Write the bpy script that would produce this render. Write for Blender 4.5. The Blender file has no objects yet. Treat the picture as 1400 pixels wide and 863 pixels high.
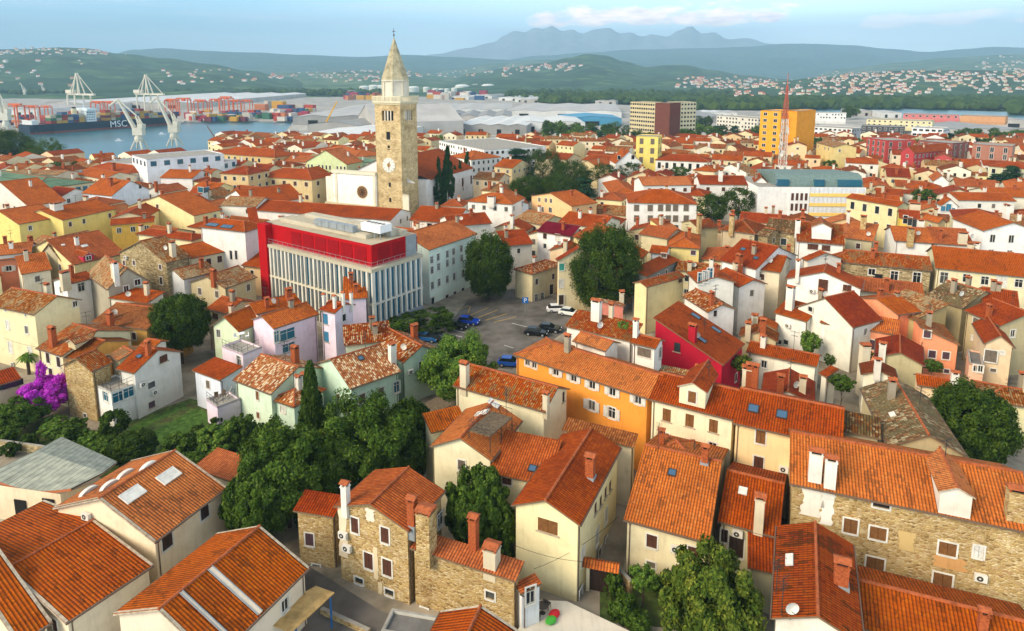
DBG=False
import bpy, math, random
import numpy as np
from math import radians, sin, cos, pi, sqrt, atan2
from mathutils import Vector, Matrix
random.seed(7)
scene = bpy.context.scene
C = scene.collection
# ---------------------------------------------------------------- camera
CH = 46.0; FPX = 902.0; PY0 = 250.0; PITCH = math.atan(145/902.0)
F_ = Vector((0, cos(PITCH), -sin(PITCH))); U_ = Vector((0, sin(PITCH), cos(PITCH)))
def ray(px, py): return Vector((1,0,0))*((px-700)/FPX) + F_ - U_*((py-PY0)/FPX)
def at(px, py, z=0.0):
    d = ray(px, py); t = (z-CH)/d.z
    return Vector((d.x*t, d.y*t, z))
def proj(p):
    q = Vector(p)-Vector((0,0,CH)); dep = q.dot(F_)
    return 700+FPX*q.x/dep, PY0-FPX*q.dot(U_)/dep
def height_at(px, py, Y):
    """height seen at pixel row py when the thing stands at world depth Y"""
    d = ray(px, py); return CH + d.z*(Y/d.y)
cam_d = bpy.data.cameras.new('camera'); cam = bpy.data.objects.new('camera', cam_d); C.objects.link(cam)
cam.location = (0,0,CH); cam.rotation_euler = (pi/2-PITCH, 0, 0)
cam_d.sensor_width = 36; cam_d.lens = FPX/1400*36; cam_d.shift_y = -(431.5-PY0)/1400
cam_d.clip_start = 1; cam_d.clip_end = 60000
scene.camera = cam
# ---------------------------------------------------------------- materials
def _n(nt, t, **kw):
    n = nt.nodes.new(t)
    for k, v in kw.items(): setattr(n, k, v)
    return n
def newmat(name, rough=0.85, spec=0.25):
    m = bpy.data.materials.new(name); m.use_nodes = True
    b = m.node_tree.nodes['Principled BSDF']
    b.inputs['Roughness'].default_value = rough; b.inputs['Specular IOR Level'].default_value = spec
    return m, m.node_tree, b
def lin(c):
    if isinstance(c, str):
        c = tuple(int(c[i:i+2],16)/255 for i in (0,2,4))
        c = tuple(x/12.92 if x<=0.04045 else ((x+0.055)/1.055)**2.4 for x in c)
    return (*c[:3], 1)
def ramp(nt, fac, stops):
    r = _n(nt,'ShaderNodeValToRGB'); e = r.color_ramp.elements
    e[0].position, e[0].color = stops[0][0], lin(stops[0][1]); e[1].position, e[1].color = stops[-1][0], lin(stops[-1][1])
    for p, c in stops[1:-1]:
        x = e.new(p); x.color = lin(c)
    nt.links.new(fac, r.inputs[0]); return r.outputs[0]
def mixc(nt, fac, a, b, mode='MIX'):
    m = _n(nt,'ShaderNodeMix', data_type='RGBA', blend_type=mode)
    L = nt.links
    for i, v in ((0,fac),(6,a),(7,b)):
        if isinstance(v,(int,float)): m.inputs[i].default_value = v
        elif isinstance(v,(tuple,str)): m.inputs[i].default_value = lin(v)
        else: L.new(v, m.inputs[i])
    return m.outputs[2]
def math_(nt, op, a, b=None, c=None):
    m = _n(nt,'ShaderNodeMath', operation=op)
    for i, v in enumerate((a,b,c)):
        if v is None: continue
        if isinstance(v,(int,float)): m.inputs[i].default_value = v
        else: nt.links.new(v, m.inputs[i])
    return m.outputs[0]
def noise(nt, vec, scale, detail=3, rough=0.55, dist=0.0):
    n = _n(nt,'ShaderNodeTexNoise'); n.inputs['Scale'].default_value = scale; n.inputs['Detail'].default_value = detail
    n.inputs['Roughness'].default_value = rough; n.inputs['Distortion'].default_value = dist
    if vec is not None: nt.links.new(vec, n.inputs['Vector'])
    return n.outputs[0]
def mapping(nt, vec, sc=(1,1,1), loc=(0,0,0)):
    m = _n(nt,'ShaderNodeMapping'); m.inputs['Scale'].default_value = sc; m.inputs['Location'].default_value = loc
    nt.links.new(vec, m.inputs[0]); return m.outputs[0]
def objrand_vec(nt, vec, k=37.0):
    oi = _n(nt,'ShaderNodeObjectInfo'); a = _n(nt,'ShaderNodeVectorMath', operation='ADD')
    s = math_(nt,'MULTIPLY', oi.outputs['Random'], k); nt.links.new(vec, a.inputs[0]); nt.links.new(s, a.inputs[1])
    return a.outputs[0], oi.outputs['Random']
def bump(nt, b, h, strength=0.5, dist=0.05):
    n = _n(nt,'ShaderNodeBump'); n.inputs['Strength'].default_value = strength; n.inputs['Distance'].default_value = dist
    nt.links.new(h, n.inputs['Height']); nt.links.new(n.outputs[0], b.inputs['Normal'])
MATS = {}
def roof_mat(key, stops, patch=None, patch_amt=0.5, colw=0.27, roww=0.36, tilevar=1.0, lich=0.0):
    m, nt, b = newmat('roof_'+key, 0.9, 0.15); L = nt.links
    tc = _n(nt,'ShaderNodeTexCoord'); uv = tc.outputs['UV']
    sep = _n(nt,'ShaderNodeSeparateXYZ'); L.new(uv, sep.inputs[0])
    u = math_(nt,'DIVIDE', sep.outputs[0], colw); v = math_(nt,'DIVIDE', sep.outputs[1], roww)
    fu = math_(nt,'FLOOR', u); fv = math_(nt,'FLOOR', v)
    cmb = _n(nt,'ShaderNodeCombineXYZ'); L.new(fu, cmb.inputs[0]); L.new(fv, cmb.inputs[1])
    oi = _n(nt,'ShaderNodeObjectInfo'); L.new(math_(nt,'MULTIPLY', oi.outputs['Random'], 91.0), cmb.inputs[2])
    wn = _n(nt,'ShaderNodeTexWhiteNoise', noise_dimensions='3D'); L.new(cmb.outputs[0], wn.inputs[0])
    vec, rnd = objrand_vec(nt, uv)
    big = noise(nt, mapping(nt, vec, (1,1,1)), 0.22, 4, 0.6)
    big2 = noise(nt, mapping(nt, vec, (1.0,0.4,1), (5,9,0)), 0.9, 5, 0.65)
    base = ramp(nt, wn.outputs[0], stops)
    # merge tile-to-tile variation toward the mean with distance-free strength
    c = mixc(nt, 1.0-tilevar, base, stops[len(stops)//2][1]) if tilevar < 1 else base
    if patch:
        f = ramp(nt, big2, [(0.48,(0,0,0)),(0.62,(1,1,1))])
        f2 = math_(nt,'MULTIPLY', f, patch_amt)
        sel = math_(nt,'GREATER_THAN', math_(nt,'ADD', f2, math_(nt,'MULTIPLY', wn.outputs[0], 0.55)), 0.62)
        c = mixc(nt, math_(nt,'MULTIPLY', sel, 0.85), c, patch)
    # streak weathering
    c = mixc(nt, 0.8, c, ramp(nt, big, [(0.28,(0.66,0.60,0.56)),(0.5,(1,1,1)),(0.72,(1.18,1.1,1.0))]), 'MULTIPLY')
    c = mixc(nt, 0.7, c, ramp(nt, big2, [(0.3,(0.72,0.70,0.68)),(0.55,(1,1,1)),(0.8,(1.1,1.08,1.05))]), 'MULTIPLY')
    # channel between tile columns is darkened into valley lines
    fr = math_(nt,'FRACT', u); w = math_(nt,'SINE', math_(nt,'MULTIPLY', fr, pi))
    fr2 = math_(nt,'FRACT', v)
    c = mixc(nt, 1.0, c, ramp(nt, w, [(0.0,(0.25,0.20,0.18)),(0.5,(0.9,0.88,0.86)),(1.0,(1.12,1.08,1.02))]), 'MULTIPLY')
    c = mixc(nt, 0.75, c, ramp(nt, fr2, [(0.0,(0.35,0.3,0.28)),(0.16,(1,1,1)),(1.0,(1.04,1.04,1.04))]), 'MULTIPLY')
    if lich:
        vo = noise(nt, vec, 2.6, 3, 0.7)
        c = mixc(nt, math_(nt,'MULTIPLY', ramp(nt, vo, [(0.58,(0,0,0)),(0.66,(1,1,1))]), lich), c, '4a3a24')
    hs = _n(nt,'ShaderNodeHueSaturation'); L.new(c, hs.inputs['Color'])
    L.new(math_(nt,'MULTIPLY_ADD', rnd, 0.018, 0.4975), hs.inputs['Hue']); L.new(math_(nt,'MULTIPLY_ADD', rnd, 0.38, 0.56), hs.inputs['Value'])
    L.new(math_(nt,'MULTIPLY_ADD', rnd, -0.22, 1.15), hs.inputs['Saturation'])
    L.new(hs.outputs[0], b.inputs['Base Color'])
    hgt = math_(nt,'ADD', w, math_(nt,'MULTIPLY', fr2, -0.35))
    bump(nt, b, hgt, 0.9, 0.07)
    MATS[key] = m; return m
roof_mat('new',  [(0.0,'a23f03'),(0.3,'ba4809'),(0.6,'c14f0b'),(1.0,'d1671d')], tilevar=0.75)
roof_mat('red',  [(0.0,'8a2e06'),(0.4,'a33908'),(0.7,'af430c'),(1.0,'be551c')], tilevar=0.6)
roof_mat('crisp',[(0.0,'a2420c'),(0.35,'ba4f0f'),(0.7,'c55913'),(1.0,'d57936')], tilevar=0.45,patch='8a4018',patch_amt=0.42,lich=0.3)
roof_mat('brown',[(0.0,'742f0b'),(0.4,'8d3f10'),(0.7,'994915'),(1.0,'aa612c')], tilevar=0.7)
roof_mat('old',  [(0.0,'854821'),(0.3,'a25826'),(0.55,'ae632d'),(0.8,'b98a5e'),(1.0,'cdb08a')], patch='a08a68', patch_amt=0.9, lich=0.55)
roof_mat('oldred',[(0.0,'973b09'),(0.4,'b2490e'),(0.7,'b75e24'),(1.0,'c29066')], patch='8c6a48', patch_amt=0.75, lich=0.45)
roof_mat('mix',  [(0.0,'8b370c'),(0.35,'aa4b13'),(0.6,'b2652d'),(0.8,'cfa684'),(1.0,'e0c8a8')], lich=0.1)
roof_mat('moss', [(0.0,'5c4830'),(0.3,'784e30'),(0.55,'955d34'),(0.8,'a89270'),(1.0,'c0b090')], patch='6a5c3c', patch_amt=0.9, lich=0.7)
roof_mat('spot', [(0.0,'893308'),(0.12,'b24b0e'),(0.6,'ba5312'),(1.0,'c5621f')], patch='663a19', patch_amt=0.55, tilevar=0.9)
def wall_mat(hexc, dirt=0.36):
    key = 'w'+hexc+str(dirt)
    if key in MATS: return MATS[key]
    m, nt, b = newmat('plaster_'+hexc, 0.92, 0.15); L = nt.links
    tc = _n(nt,'ShaderNodeTexCoord'); vec, rnd = objrand_vec(nt, tc.outputs['UV'])
    n1 = noise(nt, vec, 0.45, 5, 0.65); n2 = noise(nt, mapping(nt, vec, (2.2,0.28,1)), 1.0, 5, 0.7); n3 = noise(nt, vec, 9, 3, 0.6)
    c = mixc(nt, 1.0, hexc, ramp(nt, n1, [(0.3,(1-0.42*dirt,1-0.46*dirt,1-0.52*dirt)),(0.52,(1,1,1)),(0.8,(1.05,1.04,1.0))]), 'MULTIPLY')
    c = mixc(nt, 0.9, c, ramp(nt, n2, [(0.25,(1-0.5*dirt,1-0.52*dirt,1-0.56*dirt)),(0.48,(1,1,1))]), 'MULTIPLY')
    # rising damp: darker grimy band above the ground
    sep = _n(nt,'ShaderNodeSeparateXYZ'); L.new(tc.outputs['UV'], sep.inputs[0])
    lo = math_(nt,'ADD', sep.outputs[1], math_(nt,'MULTIPLY', n1, -2.0))
    c = mixc(nt, dirt, c, ramp(nt, math_(nt,'MULTIPLY', lo, 0.5), [(0.0,(0.72,0.68,0.62)),(0.55,(1,1,1))]), 'MULTIPLY')
    L.new(c, b.inputs['Base Color']); bump(nt, b, n3, 0.25, 0.02)
    MATS[key] = m; return m
def stone_mat(key, cols, mortar, sx=1.9, sy=4.6, mort=0.06):
    m, nt, b = newmat('stone_'+key, 0.93, 0.15); L = nt.links
    tc = _n(nt,'ShaderNodeTexCoord'); vec, rnd = objrand_vec(nt, tc.outputs['UV'])
    nz = _n(nt,'ShaderNodeTexNoise'); nz.inputs['Scale'].default_value = 1.6; L.new(vec, nz.inputs[0])
    mv = _n(nt,'ShaderNodeVectorMath', operation='MULTIPLY_ADD'); L.new(nz.outputs[1], mv.inputs[0]); mv.inputs[1].default_value = (0.3,0.18,0); L.new(vec, mv.inputs[2])
    mp = mapping(nt, mv.outputs[0], (sx,sy,1))
    v1 = _n(nt,'ShaderNodeTexVoronoi', feature='F1', voronoi_dimensions='2D'); L.new(mp, v1.inputs[0]); v1.inputs['Scale'].default_value = 1
    v2 = _n(nt,'ShaderNodeTexVoronoi', feature='DISTANCE_TO_EDGE', voronoi_dimensions='2D'); L.new(mp, v2.inputs[0]); v2.inputs['Scale'].default_value = 1
    sp = _n(nt,'ShaderNodeSeparateColor'); L.new(v1.outputs['Color'], sp.inputs[0])
    c = ramp(nt, sp.outputs[0], cols)
    big = noise(nt, vec, 0.35, 5, 0.65)
    c = mixc(nt, 0.85, c, ramp(nt, big, [(0.3,(0.5,0.44,0.36)),(0.5,(0.95,0.95,0.95)),(0.7,(1.2,1.2,1.18))]), 'MULTIPLY')
    big3 = noise(nt, mapping(nt, vec, (1,1,1),(40,3,0)), 0.5, 4, 0.6)
    c = mixc(nt, ramp(nt, big3, [(0.6,(0,0,0)),(0.72,(0.7,0.7,0.7))]), c, mortar)
    e = ramp(nt, v2.outputs['Distance'], [(0.0,(1,1,1)),(mort,(0.75,0.75,0.75)),(mort*2.2,(0,0,0))])
    c = mixc(nt, e, c, mortar)
    L.new(c, b.inputs['Base Color'])
    bump(nt, b, ramp(nt, v2.outputs['Distance'], [(0.0,(0,0,0)),(0.25,(1,1,1))]), 0.7, 0.06)
    MATS[key] = m; return m
stone_mat('stone', [(0.0,'80643c'),(0.15,'a4864e'),(0.4,'b89a62'),(0.6,'c2a872'),(0.8,'d0bc92'),(1.0,'a47a4c')], 'b49a6c', 3.0, 6.6, 0.07)
stone_mat('stonegrey', [(0.0,'6c5c40'),(0.3,'94825c'),(0.6,'ac9a72'),(0.85,'c4b48c'),(1.0,'8a6a44')], '9c8c68')
stone_mat('ashlar', [(0.0,'b49c6c'),(0.3,'c4aa7c'),(0.6,'ceb688'),(1.0,'d6c094')], 'a8946c', 1.5, 3.0, 0.03)
def flat_mat(key, hexc, rough=0.7, spec=0.3, var=0.15, sc=1.5, metal=0):
    m, nt, b = newmat(key, rough, spec); L = nt.links
    tc = _n(nt,'ShaderNodeTexCoord'); vec, rnd = objrand_vec(nt, tc.outputs['Object'])
    n1 = noise(nt, vec, sc, 4, 0.6)
    c = mixc(nt, 1.0, hexc, ramp(nt, n1, [(0.3,(1-var*1.6,1-var*1.6,1-var*1.7)),(0.6,(1,1,1)),(0.9,(1+var*.5,)*3)]), 'MULTIPLY')
    L.new(c, b.inputs['Base Color']); b.inputs['Metallic'].default_value = metal
    MATS[key] = m; return m
def fm(hexc, rough=0.7, var=0.12, metal=0):
    k = 'paint_'+hexc+('_%d'%(rough*100))
    return MATS.get(k) or flat_mat(k, hexc, rough, 0.3, var, 1.5, metal)
flat_mat('gutter','6a5240',0.5); flat_mat('ridge','a85a34',0.9,0.2,0.3,3); flat_mat('mortar','b8a890',0.9,0.2,0.3,3)
flat_mat('brick','a8562e',0.9,0.2,0.35,6); flat_mat('zinc','8c9294',0.45,0.5,0.15,1); flat_mat('soffit','7a6248',0.9)
flat_mat('whitewood','d8d4c8',0.7); flat_mat('brownwood','4a2c1c',0.8,0.2,0.3,4); flat_mat('greywood','6c5c48',0.9,0.2,0.35,4)
flat_mat('dark','1c1a18',0.8,0.2); flat_mat('iron','3a3632',0.6); flat_mat('concrete','9c968a',0.9,0.2,0.2,0.8)
flat_mat('bitumen','74706a',0.9,0.2,0.25,0.5); flat_mat('asphalt','6e6860',0.95,0.15,0.35,0.25); flat_mat('paving','988c78',0.95,0.15,0.35,0.3)
roof_mat('greenroof',[(0.0,'7c9c84'),(0.5,'86a88e'),(1.0,'90b096')],tilevar=0.2,colw=0.6,roww=6)
roof_mat('marroof',[(0.0,'7c2434'),(0.5,'862838'),(1.0,'8c3040')],tilevar=0.2,colw=0.5,roww=5)
flat_mat('bluegreen','6a7e78',0.8); flat_mat('redclad','a80c14',0.85,0.1,0.12,0.5); flat_mat('redclad2','8c0a12',0.85,0.1); flat_mat('mastred','b85848',0.6)
flat_mat('spire','b4a888',0.9,0.2,0.35,0.5)
def glass_mat():
    m, nt, b = newmat('glass', 0.12, 0.6); L = nt.links
    tc = _n(nt,'ShaderNodeTexCoord'); vec, rnd = objrand_vec(nt, tc.outputs['Object'])
    L.new(ramp(nt, rnd, [(0.0,'14181a'),(0.5,'20262a'),(0.8,'343a3c'),(1.0,'5a5850')]), b.inputs['Base Color']); MATS['glass'] = m
    m, nt, b = newmat('skylight_glass', 0.08, 0.8); b.inputs['Base Color'].default_value = lin('3a5870'); MATS['skyglass'] = m
    m, nt, b = newmat('blue_glass', 0.12, 0.8); b.inputs['Base Color'].default_value = lin('1a5a70'); MATS['blueglass'] = m
glass_mat()
def shutter_mat(key, hexc):
    m, nt, b = newmat(key, 0.75, 0.25); L = nt.links
    tc = _n(nt,'ShaderNodeTexCoord'); sep = _n(nt,'ShaderNodeSeparateXYZ'); L.new(tc.outputs['Object'], sep.inputs[0])
    fr = math_(nt,'FRACT', math_(nt,'MULTIPLY', sep.outputs[2], 9.0))
    n1 = noise(nt, tc.outputs['Object'], 3, 4, 0.6)
    c = mixc(nt, 0.8, hexc, ramp(nt, n1, [(0.3,(0.6,0.6,0.6)),(0.6,(1,1,1)),(0.8,(1.3,1.3,1.3))]), 'MULTIPLY')
    c = mixc(nt, 0.5, c, ramp(nt, fr, [(0.0,(0.5,0.5,0.5)),(0.3,(1,1,1))]), 'MULTIPLY')
    L.new(c, b.inputs['Base Color']); bump(nt, b, fr, 0.6, 0.03); MATS[key] = m
for k, h in (('sh_brown','5a3626'),('sh_wood','80552c'),('sh_dark','3c2a20'),('sh_white','dcd8cc'),('sh_grey','74685a'),('sh_blue','3a7c9c'),('sh_plum','5a4048'),('sh_teal','3c9c86')):
    shutter_mat(k, h)
def M(k):
    if k in MATS: return MATS[k]
    if len(k) == 6:
        try: int(k,16); return wall_mat(k)
        except ValueError: pass
    raise KeyError(k)
# ---------------------------------------------------------------- mesh builder
class MB:
    def __init__(s): s.v=[]; s.f=[]; s.m=[]; s.uv=[]; s.mats=[]
    def slot(s, mat):
        mat = M(mat) if isinstance(mat,str) else mat
        if mat not in s.mats: s.mats.append(mat)
        return s.mats.index(mat)
    def face(s, pts, mat, uvs=None):
        i = len(s.v); s.v += [tuple(p) for p in pts]; s.f.append(tuple(range(i,i+len(pts)))); s.m.append(s.slot(mat))
        if uvs is None:
            p0 = Vector(pts[0]); n = Vector((0,0,0))
            for k in range(1,len(pts)-1): n += (Vector(pts[k])-p0).cross(Vector(pts[k+1])-p0)
            if n.length > 0: n.normalize()
            if abs(n.z) > 0.85: uvs = [(p[0],p[1]) for p in pts]
            else:
                t = Vector((-n.y,n.x,0)); t = t.normalized() if t.length>0 else Vector((1,0,0))
                uvs = [(Vector(p).dot(t), p[2]) for p in pts]
        s.uv += list(uvs)
    def box(s, x0,x1,y0,y1,z0,z1, mat, top=None):
        top = top or mat
        P = lambda *a: a
        s.face([(x0,y0,z0),(x1,y0,z0),(x1,y0,z1),(x0,y0,z1)], mat); s.face([(x1,y0,z0),(x1,y1,z0),(x1,y1,z1),(x1,y0,z1)], mat)
        s.face([(x1,y1,z0),(x0,y1,z0),(x0,y1,z1),(x1,y1,z1)], mat); s.face([(x0,y1,z0),(x0,y0,z0),(x0,y0,z1),(x0,y1,z1)], mat)
        s.face([(x0,y0,z1),(x1,y0,z1),(x1,y1,z1),(x0,y1,z1)], top); s.face([(x0,y0,z0),(x0,y1,z0),(x1,y1,z0),(x1,y0,z0)], mat)
    def cbox(s, cx,cy,cz,dx,dy,dz, mat): s.box(cx-dx/2,cx+dx/2,cy-dy/2,cy+dy/2,cz-dz/2,cz+dz/2,mat)
    def tube(s, a, b, r0, mat, r1=None, n=6, cap=True):
        r1 = r0 if r1 is None else r1; a=Vector(a); b=Vector(b); d=(b-a)
        if d.length < 1e-6: return
        d.normalize(); x = d.orthogonal().normalized(); y = d.cross(x)
        ra = [a+(x*cos(2*pi*k/n)+y*sin(2*pi*k/n))*r0 for k in range(n)]; rb = [b+(x*cos(2*pi*k/n)+y*sin(2*pi*k/n))*r1 for k in range(n)]
        for k in range(n):
            k2=(k+1)%n; s.face([ra[k],ra[k2],rb[k2],rb[k]], mat)
        if cap: s.face(list(reversed(ra)), mat); s.face(rb, mat)
    def lathe(s, prof, mat, n=16, c=(0,0,0)):
        for (r0,z0),(r1,z1) in zip(prof[:-1],prof[1:]):
            for k in range(n):
                a0=2*pi*k/n; a1=2*pi*(k+1)/n
                q=[(c[0]+r0*cos(a0),c[1]+r0*sin(a0),c[2]+z0),(c[0]+r0*cos(a1),c[1]+r0*sin(a1),c[2]+z0),(c[0]+r1*cos(a1),c[1]+r1*sin(a1),c[2]+z1),(c[0]+r1*cos(a0),c[1]+r1*sin(a0),c[2]+z1)]
                if r0<1e-6: q=q[1:] if False else [q[0],q[2],q[3]]
                elif r1<1e-6: q=q[:3]
                s.face(q, mat)
    def prism(s, pts, z0, z1, mat, top=None):
        n=len(pts)
        for k in range(n):
            a=pts[k]; b=pts[(k+1)%n]; s.face([(a[0],a[1],z0),(b[0],b[1],z0),(b[0],b[1],z1),(a[0],a[1],z1)], mat)
        s.face([(p[0],p[1],z1) for p in pts], top or mat); s.face([(p[0],p[1],z0) for p in reversed(pts)], mat)
    def mesh(s, name):
        me = bpy.data.meshes.new(name); me.from_pydata(s.v, [], s.f)
        for m in s.mats: me.materials.append(m)
        me.polygons.foreach_set('material_index', s.m)
        uv = me.uv_layers.new(name='UVMap'); uv.data.foreach_set('uv', [c for p in s.uv for c in p])
        me.update(); return me
    def build(s, name, parent=None): return obj(name, s.mesh(name), parent)
def obj(name, me, parent=None, loc=None, rz=None):
    o = bpy.data.objects.new(name, me); C.objects.link(o)
    if parent: o.parent = parent
    if loc is not None: o.location = loc
    if rz is not None: o.rotation_euler = (0,0,rz)
    return o
def empty(name, loc, rz=0): return obj(name, None, None, loc, rz)
USED = {}
def tag(o, label=None, cat=None, group=None, kind=None):
    if label:
        if label in USED and not group: print('DUP LABEL', label)
        USED[label]=1; o['label'] = label
        n = len(label.split())
        if n>16 or n<4: print('LABEL LEN', n, label)
    if cat: o['category'] = cat
    if group: o['group'] = group
    if kind: o['kind'] = kind
    return o
def copy_tree(o, parent=None):
    c = o.copy(); C.objects.link(c)
    if parent: c.parent = parent
    for ch in o.children: copy_tree(ch, c)
    return c
CACHE = {}
def cached(key, fn):
    if key not in CACHE: CACHE[key] = fn()
    return CACHE[key]
# ---------------------------------------------------------------- windows (local: x across, -y outwards, z up, origin at centre of the wall face)
def win_meshes(w, h, style, frame, near):
    """returns (window mesh, [(child name, mesh)])"""
    def mk():
        mb = MB(); kids = []
        if not near:
            fw = 0.13
            if frame: mb.box(-w/2-fw,w/2+fw,-0.05,0.02,-h/2-fw,h/2+fw,frame)
            g = {'gl':'glass','dk':'glass','os':'glass','bl':'blueglass'}.get(style, style)
            mb.box(-w/2,w/2,-0.09,0.0,-h/2,h/2,g)
            if style in ('gl','os') and w>0.6:
                mb.box(-0.04,0.04,-0.12,-0.09,-h/2,h/2,'whitewood')
            if style=='os':
                for sx in (-1,1): mb.box(sx*(w/2+0.27)-0.25, sx*(w/2+0.27)+0.25, -0.16,-0.055,-h/2,h/2,'sh_white')
            return mb.mesh('window'), kids
        f = 0.14; d = 0.04
        if frame:
            mb.box(-w/2-f,-w/2,-d,0.0,-h/2-f,h/2+f,frame); mb.box(w/2,w/2+f,-d,0.0,-h/2-f,h/2+f,frame)
            mb.box(-w/2,w/2,-d,0.0,h/2,h/2+f,frame)
        mb.box(-w/2-f-0.03,w/2+f+0.03,-0.12,0.0,-h/2-0.1-(0.0 if frame is None else f*0.0),-h/2,frame or 'mortar') if not frame else mb.box(-w/2,w/2,-0.1,0.0,-h/2-f,-h/2,frame)
        # sash
        t=0.06; y0,y1=0.06,0.10
        if style in ('gl','os','bl'):
            for a in (-w/2,w/2-t): mb.box(a,a+t,y0,y1,-h/2,h/2,'whitewood')
            mb.box(-w/2+t,w/2-t,y0,y1,h/2-t,h/2,'whitewood'); mb.box(-w/2+t,w/2-t,y0,y1,-h/2,-h/2+t,'whitewood')
            if w>0.55: mb.box(-t/2,t/2,y0,y1,-h/2+t,h/2-t,'whitewood')
            if h>1.3: mb.box(-w/2+t,w/2-t,y0+0.005,y1-0.005,h*0.18,h*0.18+0.05,'whitewood')
        if style in ('gl','dk','os','bl'):
            p = MB(); p.box(-w/2,w/2,0.11,0.14,-h/2,h/2,'blueglass' if style=='bl' else 'glass'); kids.append(('pane', p.mesh('pane')))
        if style=='os':
            for sx in (-1,1):
                p = MB(); p.box(-0.02,w/2+0.02,-0.03,0.03,-h/2,h/2,'sh_white'); kids.append(('shutter', p.mesh('shutter'), (sx*(w/2+0.15) if sx>0 else -(w/2+0.15)-w/2, -0.085, 0)))
        if style.startswith('sh_'):
            for sx in (-1,1):
                p = MB(); a,b_ = (-w/2+0.01,-0.015) if sx<0 else (0.015,w/2-0.01)
                p.box(a,b_,0.02,0.06,-h/2+0.01,h/2-0.01,style); kids.append(('shutter', p.mesh('shutter'), (0,0,0)))
        return mb.mesh('window'), kids
    return cached(('win',round(w,2),round(h,2),style,frame,near), mk)
def add_window(parent, loc, rz, w, h, style, frame, near, name='window'):
    me, kids = win_meshes(w,h,style,frame,near)
    o = obj(name, me, parent, loc, rz)
    for k in kids: obj(k[0], k[1], o, k[2] if len(k)>2 else (0,0,0))
    return o
# ---------------------------------------------------------------- chimneys
def chimney_mesh(kind, w, h, wd):
    def mk():
        mb = MB()
        body = {'r':'a81c2c','b':'brick','p':'d0c4a8','w':'e0dcd0','s':'stone','g':'9a907c'}[kind[0]]
        mb.box(-w/2,w/2,-wd/2,wd/2,-1.2,h,body)
        mb.box(-w/2-0.06,w/2+0.06,-wd/2-0.06,wd/2+0.06,h,h+0.09,body)
        for sx in (-1,1):
            for sy in (-1,1): mb.cbox(sx*(w/2-0.07),sy*(wd/2-0.07),h+0.24,0.12,0.12,0.3,'brick' if kind[0]!='w' else body)
        mb.box(-w/2+0.14,w/2-0.14,-wd/2+0.14,wd/2-0.14,h+0.09,h+0.3,'dark')
        # little tiled gable cap
        z=h+0.39; a=w/2+0.12; b_=wd/2+0.12; r=0.24
        mb.face([(-a,-b_,z),(a,-b_,z),(a,0,z+r),(-a,0,z+r)],'ridge'); mb.face([(a,b_,z),(-a,b_,z),(-a,0,z+r),(a,0,z+r)],'ridge')
        mb.face([(-a,-b_,z),(-a,0,z+r),(-a,b_,z)],'ridge'); mb.face([(a,-b_,z),(a,b_,z),(a,0,z+r)],'ridge'); mb.face([(-a,-b_,z),(-a,b_,z),(a,b_,z),(a,-b_,z)],'ridge')
        mb.box(-w/2-0.1,w/2+0.1,-wd/2-0.1,wd/2+0.1,-1.2,0.0+0.08,'zinc') if kind[-1]=='z' else None
        return mb.mesh('chimney')
    return cached(('ch',kind,round(w,2),round(h,2),round(wd,2)), mk)
def antenna_mesh(h):
    def mk():
        mb=MB(); mb.tube((0,0,-0.3),(0,0,h),0.035,'iron',n=4)
        for z,l in ((h-0.1,1.3),(h-0.7,0.9)):
            mb.tube((-l/2,0,z),(l/2,0,z),0.025,'iron',n=4)
            for k in range(6): x=-l/2+l*k/5; mb.tube((x,-0.3,z),(x,0.3,z),0.015,'iron',n=3)
        return mb.mesh('antenna')
    return cached(('ant',h),mk)
def ac_mesh():
    def mk():
        mb=MB(); mb.box(-0.45,0.45,-0.42,-0.08,-0.32,0.32,'whitewood'); 
        for k in range(14):
            a0=2*pi*k/14;a1=2*pi*(k+1)/14
            mb.face([(-0.08,-0.425,0),(-0.08+0.25*cos(a0),-0.425,0.25*sin(a0)),(-0.08+0.25*cos(a1),-0.425,0.25*sin(a1))],'iron')
            mb.face([(-0.08,-0.43,0),(-0.08+0.08*cos(a0),-0.43,0.08*sin(a0)),(-0.08+0.08*cos(a1),-0.43,0.08*sin(a1))],'whitewood')
        for x in (-0.35,0.35): mb.box(x-0.02,x+0.02,-0.42,0.0,-0.38,-0.32,'iron')
        return mb.mesh('air_conditioner')
    return cached('ac',mk)
def skylight_mesh(w,h,st):
    def mk():
        mb=MB(); f={'w':'whitewood','d':'iron'}[st]; t=0.08
        mb.box(-w/2,w/2,-h/2,-h/2+t,-0.05,0.12,f); mb.box(-w/2,w/2,h/2-t,h/2,-0.05,0.12,f)
        mb.box(-w/2,-w/2+t,-h/2+t,h/2-t,-0.05,0.12,f); mb.box(w/2-t,w/2,-h/2+t,h/2-t,-0.05,0.12,f)
        mb.box(-w/2+t,w/2-t,-h/2+t,h/2-t,-0.04,0.09,'skyglass' if st=='d' else 'whitewood')
        return mb.mesh('skylight')
    return cached(('sky',round(w,2),round(h,2),st),mk)
def dish_mesh():
    def mk():
        mb=MB(); mb.tube((0,0,-0.3),(0,0,0.7),0.03,'iron',n=5)
        n=14; c=Vector((0,-0.1,0.8))
        for k in range(n):
            a0=2*pi*k/n;a1=2*pi*(k+1)/n
            P=lambda r,a,y:(c.x+r*cos(a),c.y-y,c.z+r*sin(a))
            mb.face([P(0,0,0.0),P(0.25,a0,0.03),P(0.25,a1,0.03)],'whitewood'); mb.face([P(0.25,a0,0.03),P(0.25,a1,0.03),P(0.48,a1,0.14),P(0.48,a0,0.14)],'whitewood')
        mb.tube((0,-0.1,0.45),(0,-0.65,0.75),0.02,'iron',n=4); return mb.mesh('satellite_dish')
    return cached('dish',mk)
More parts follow.
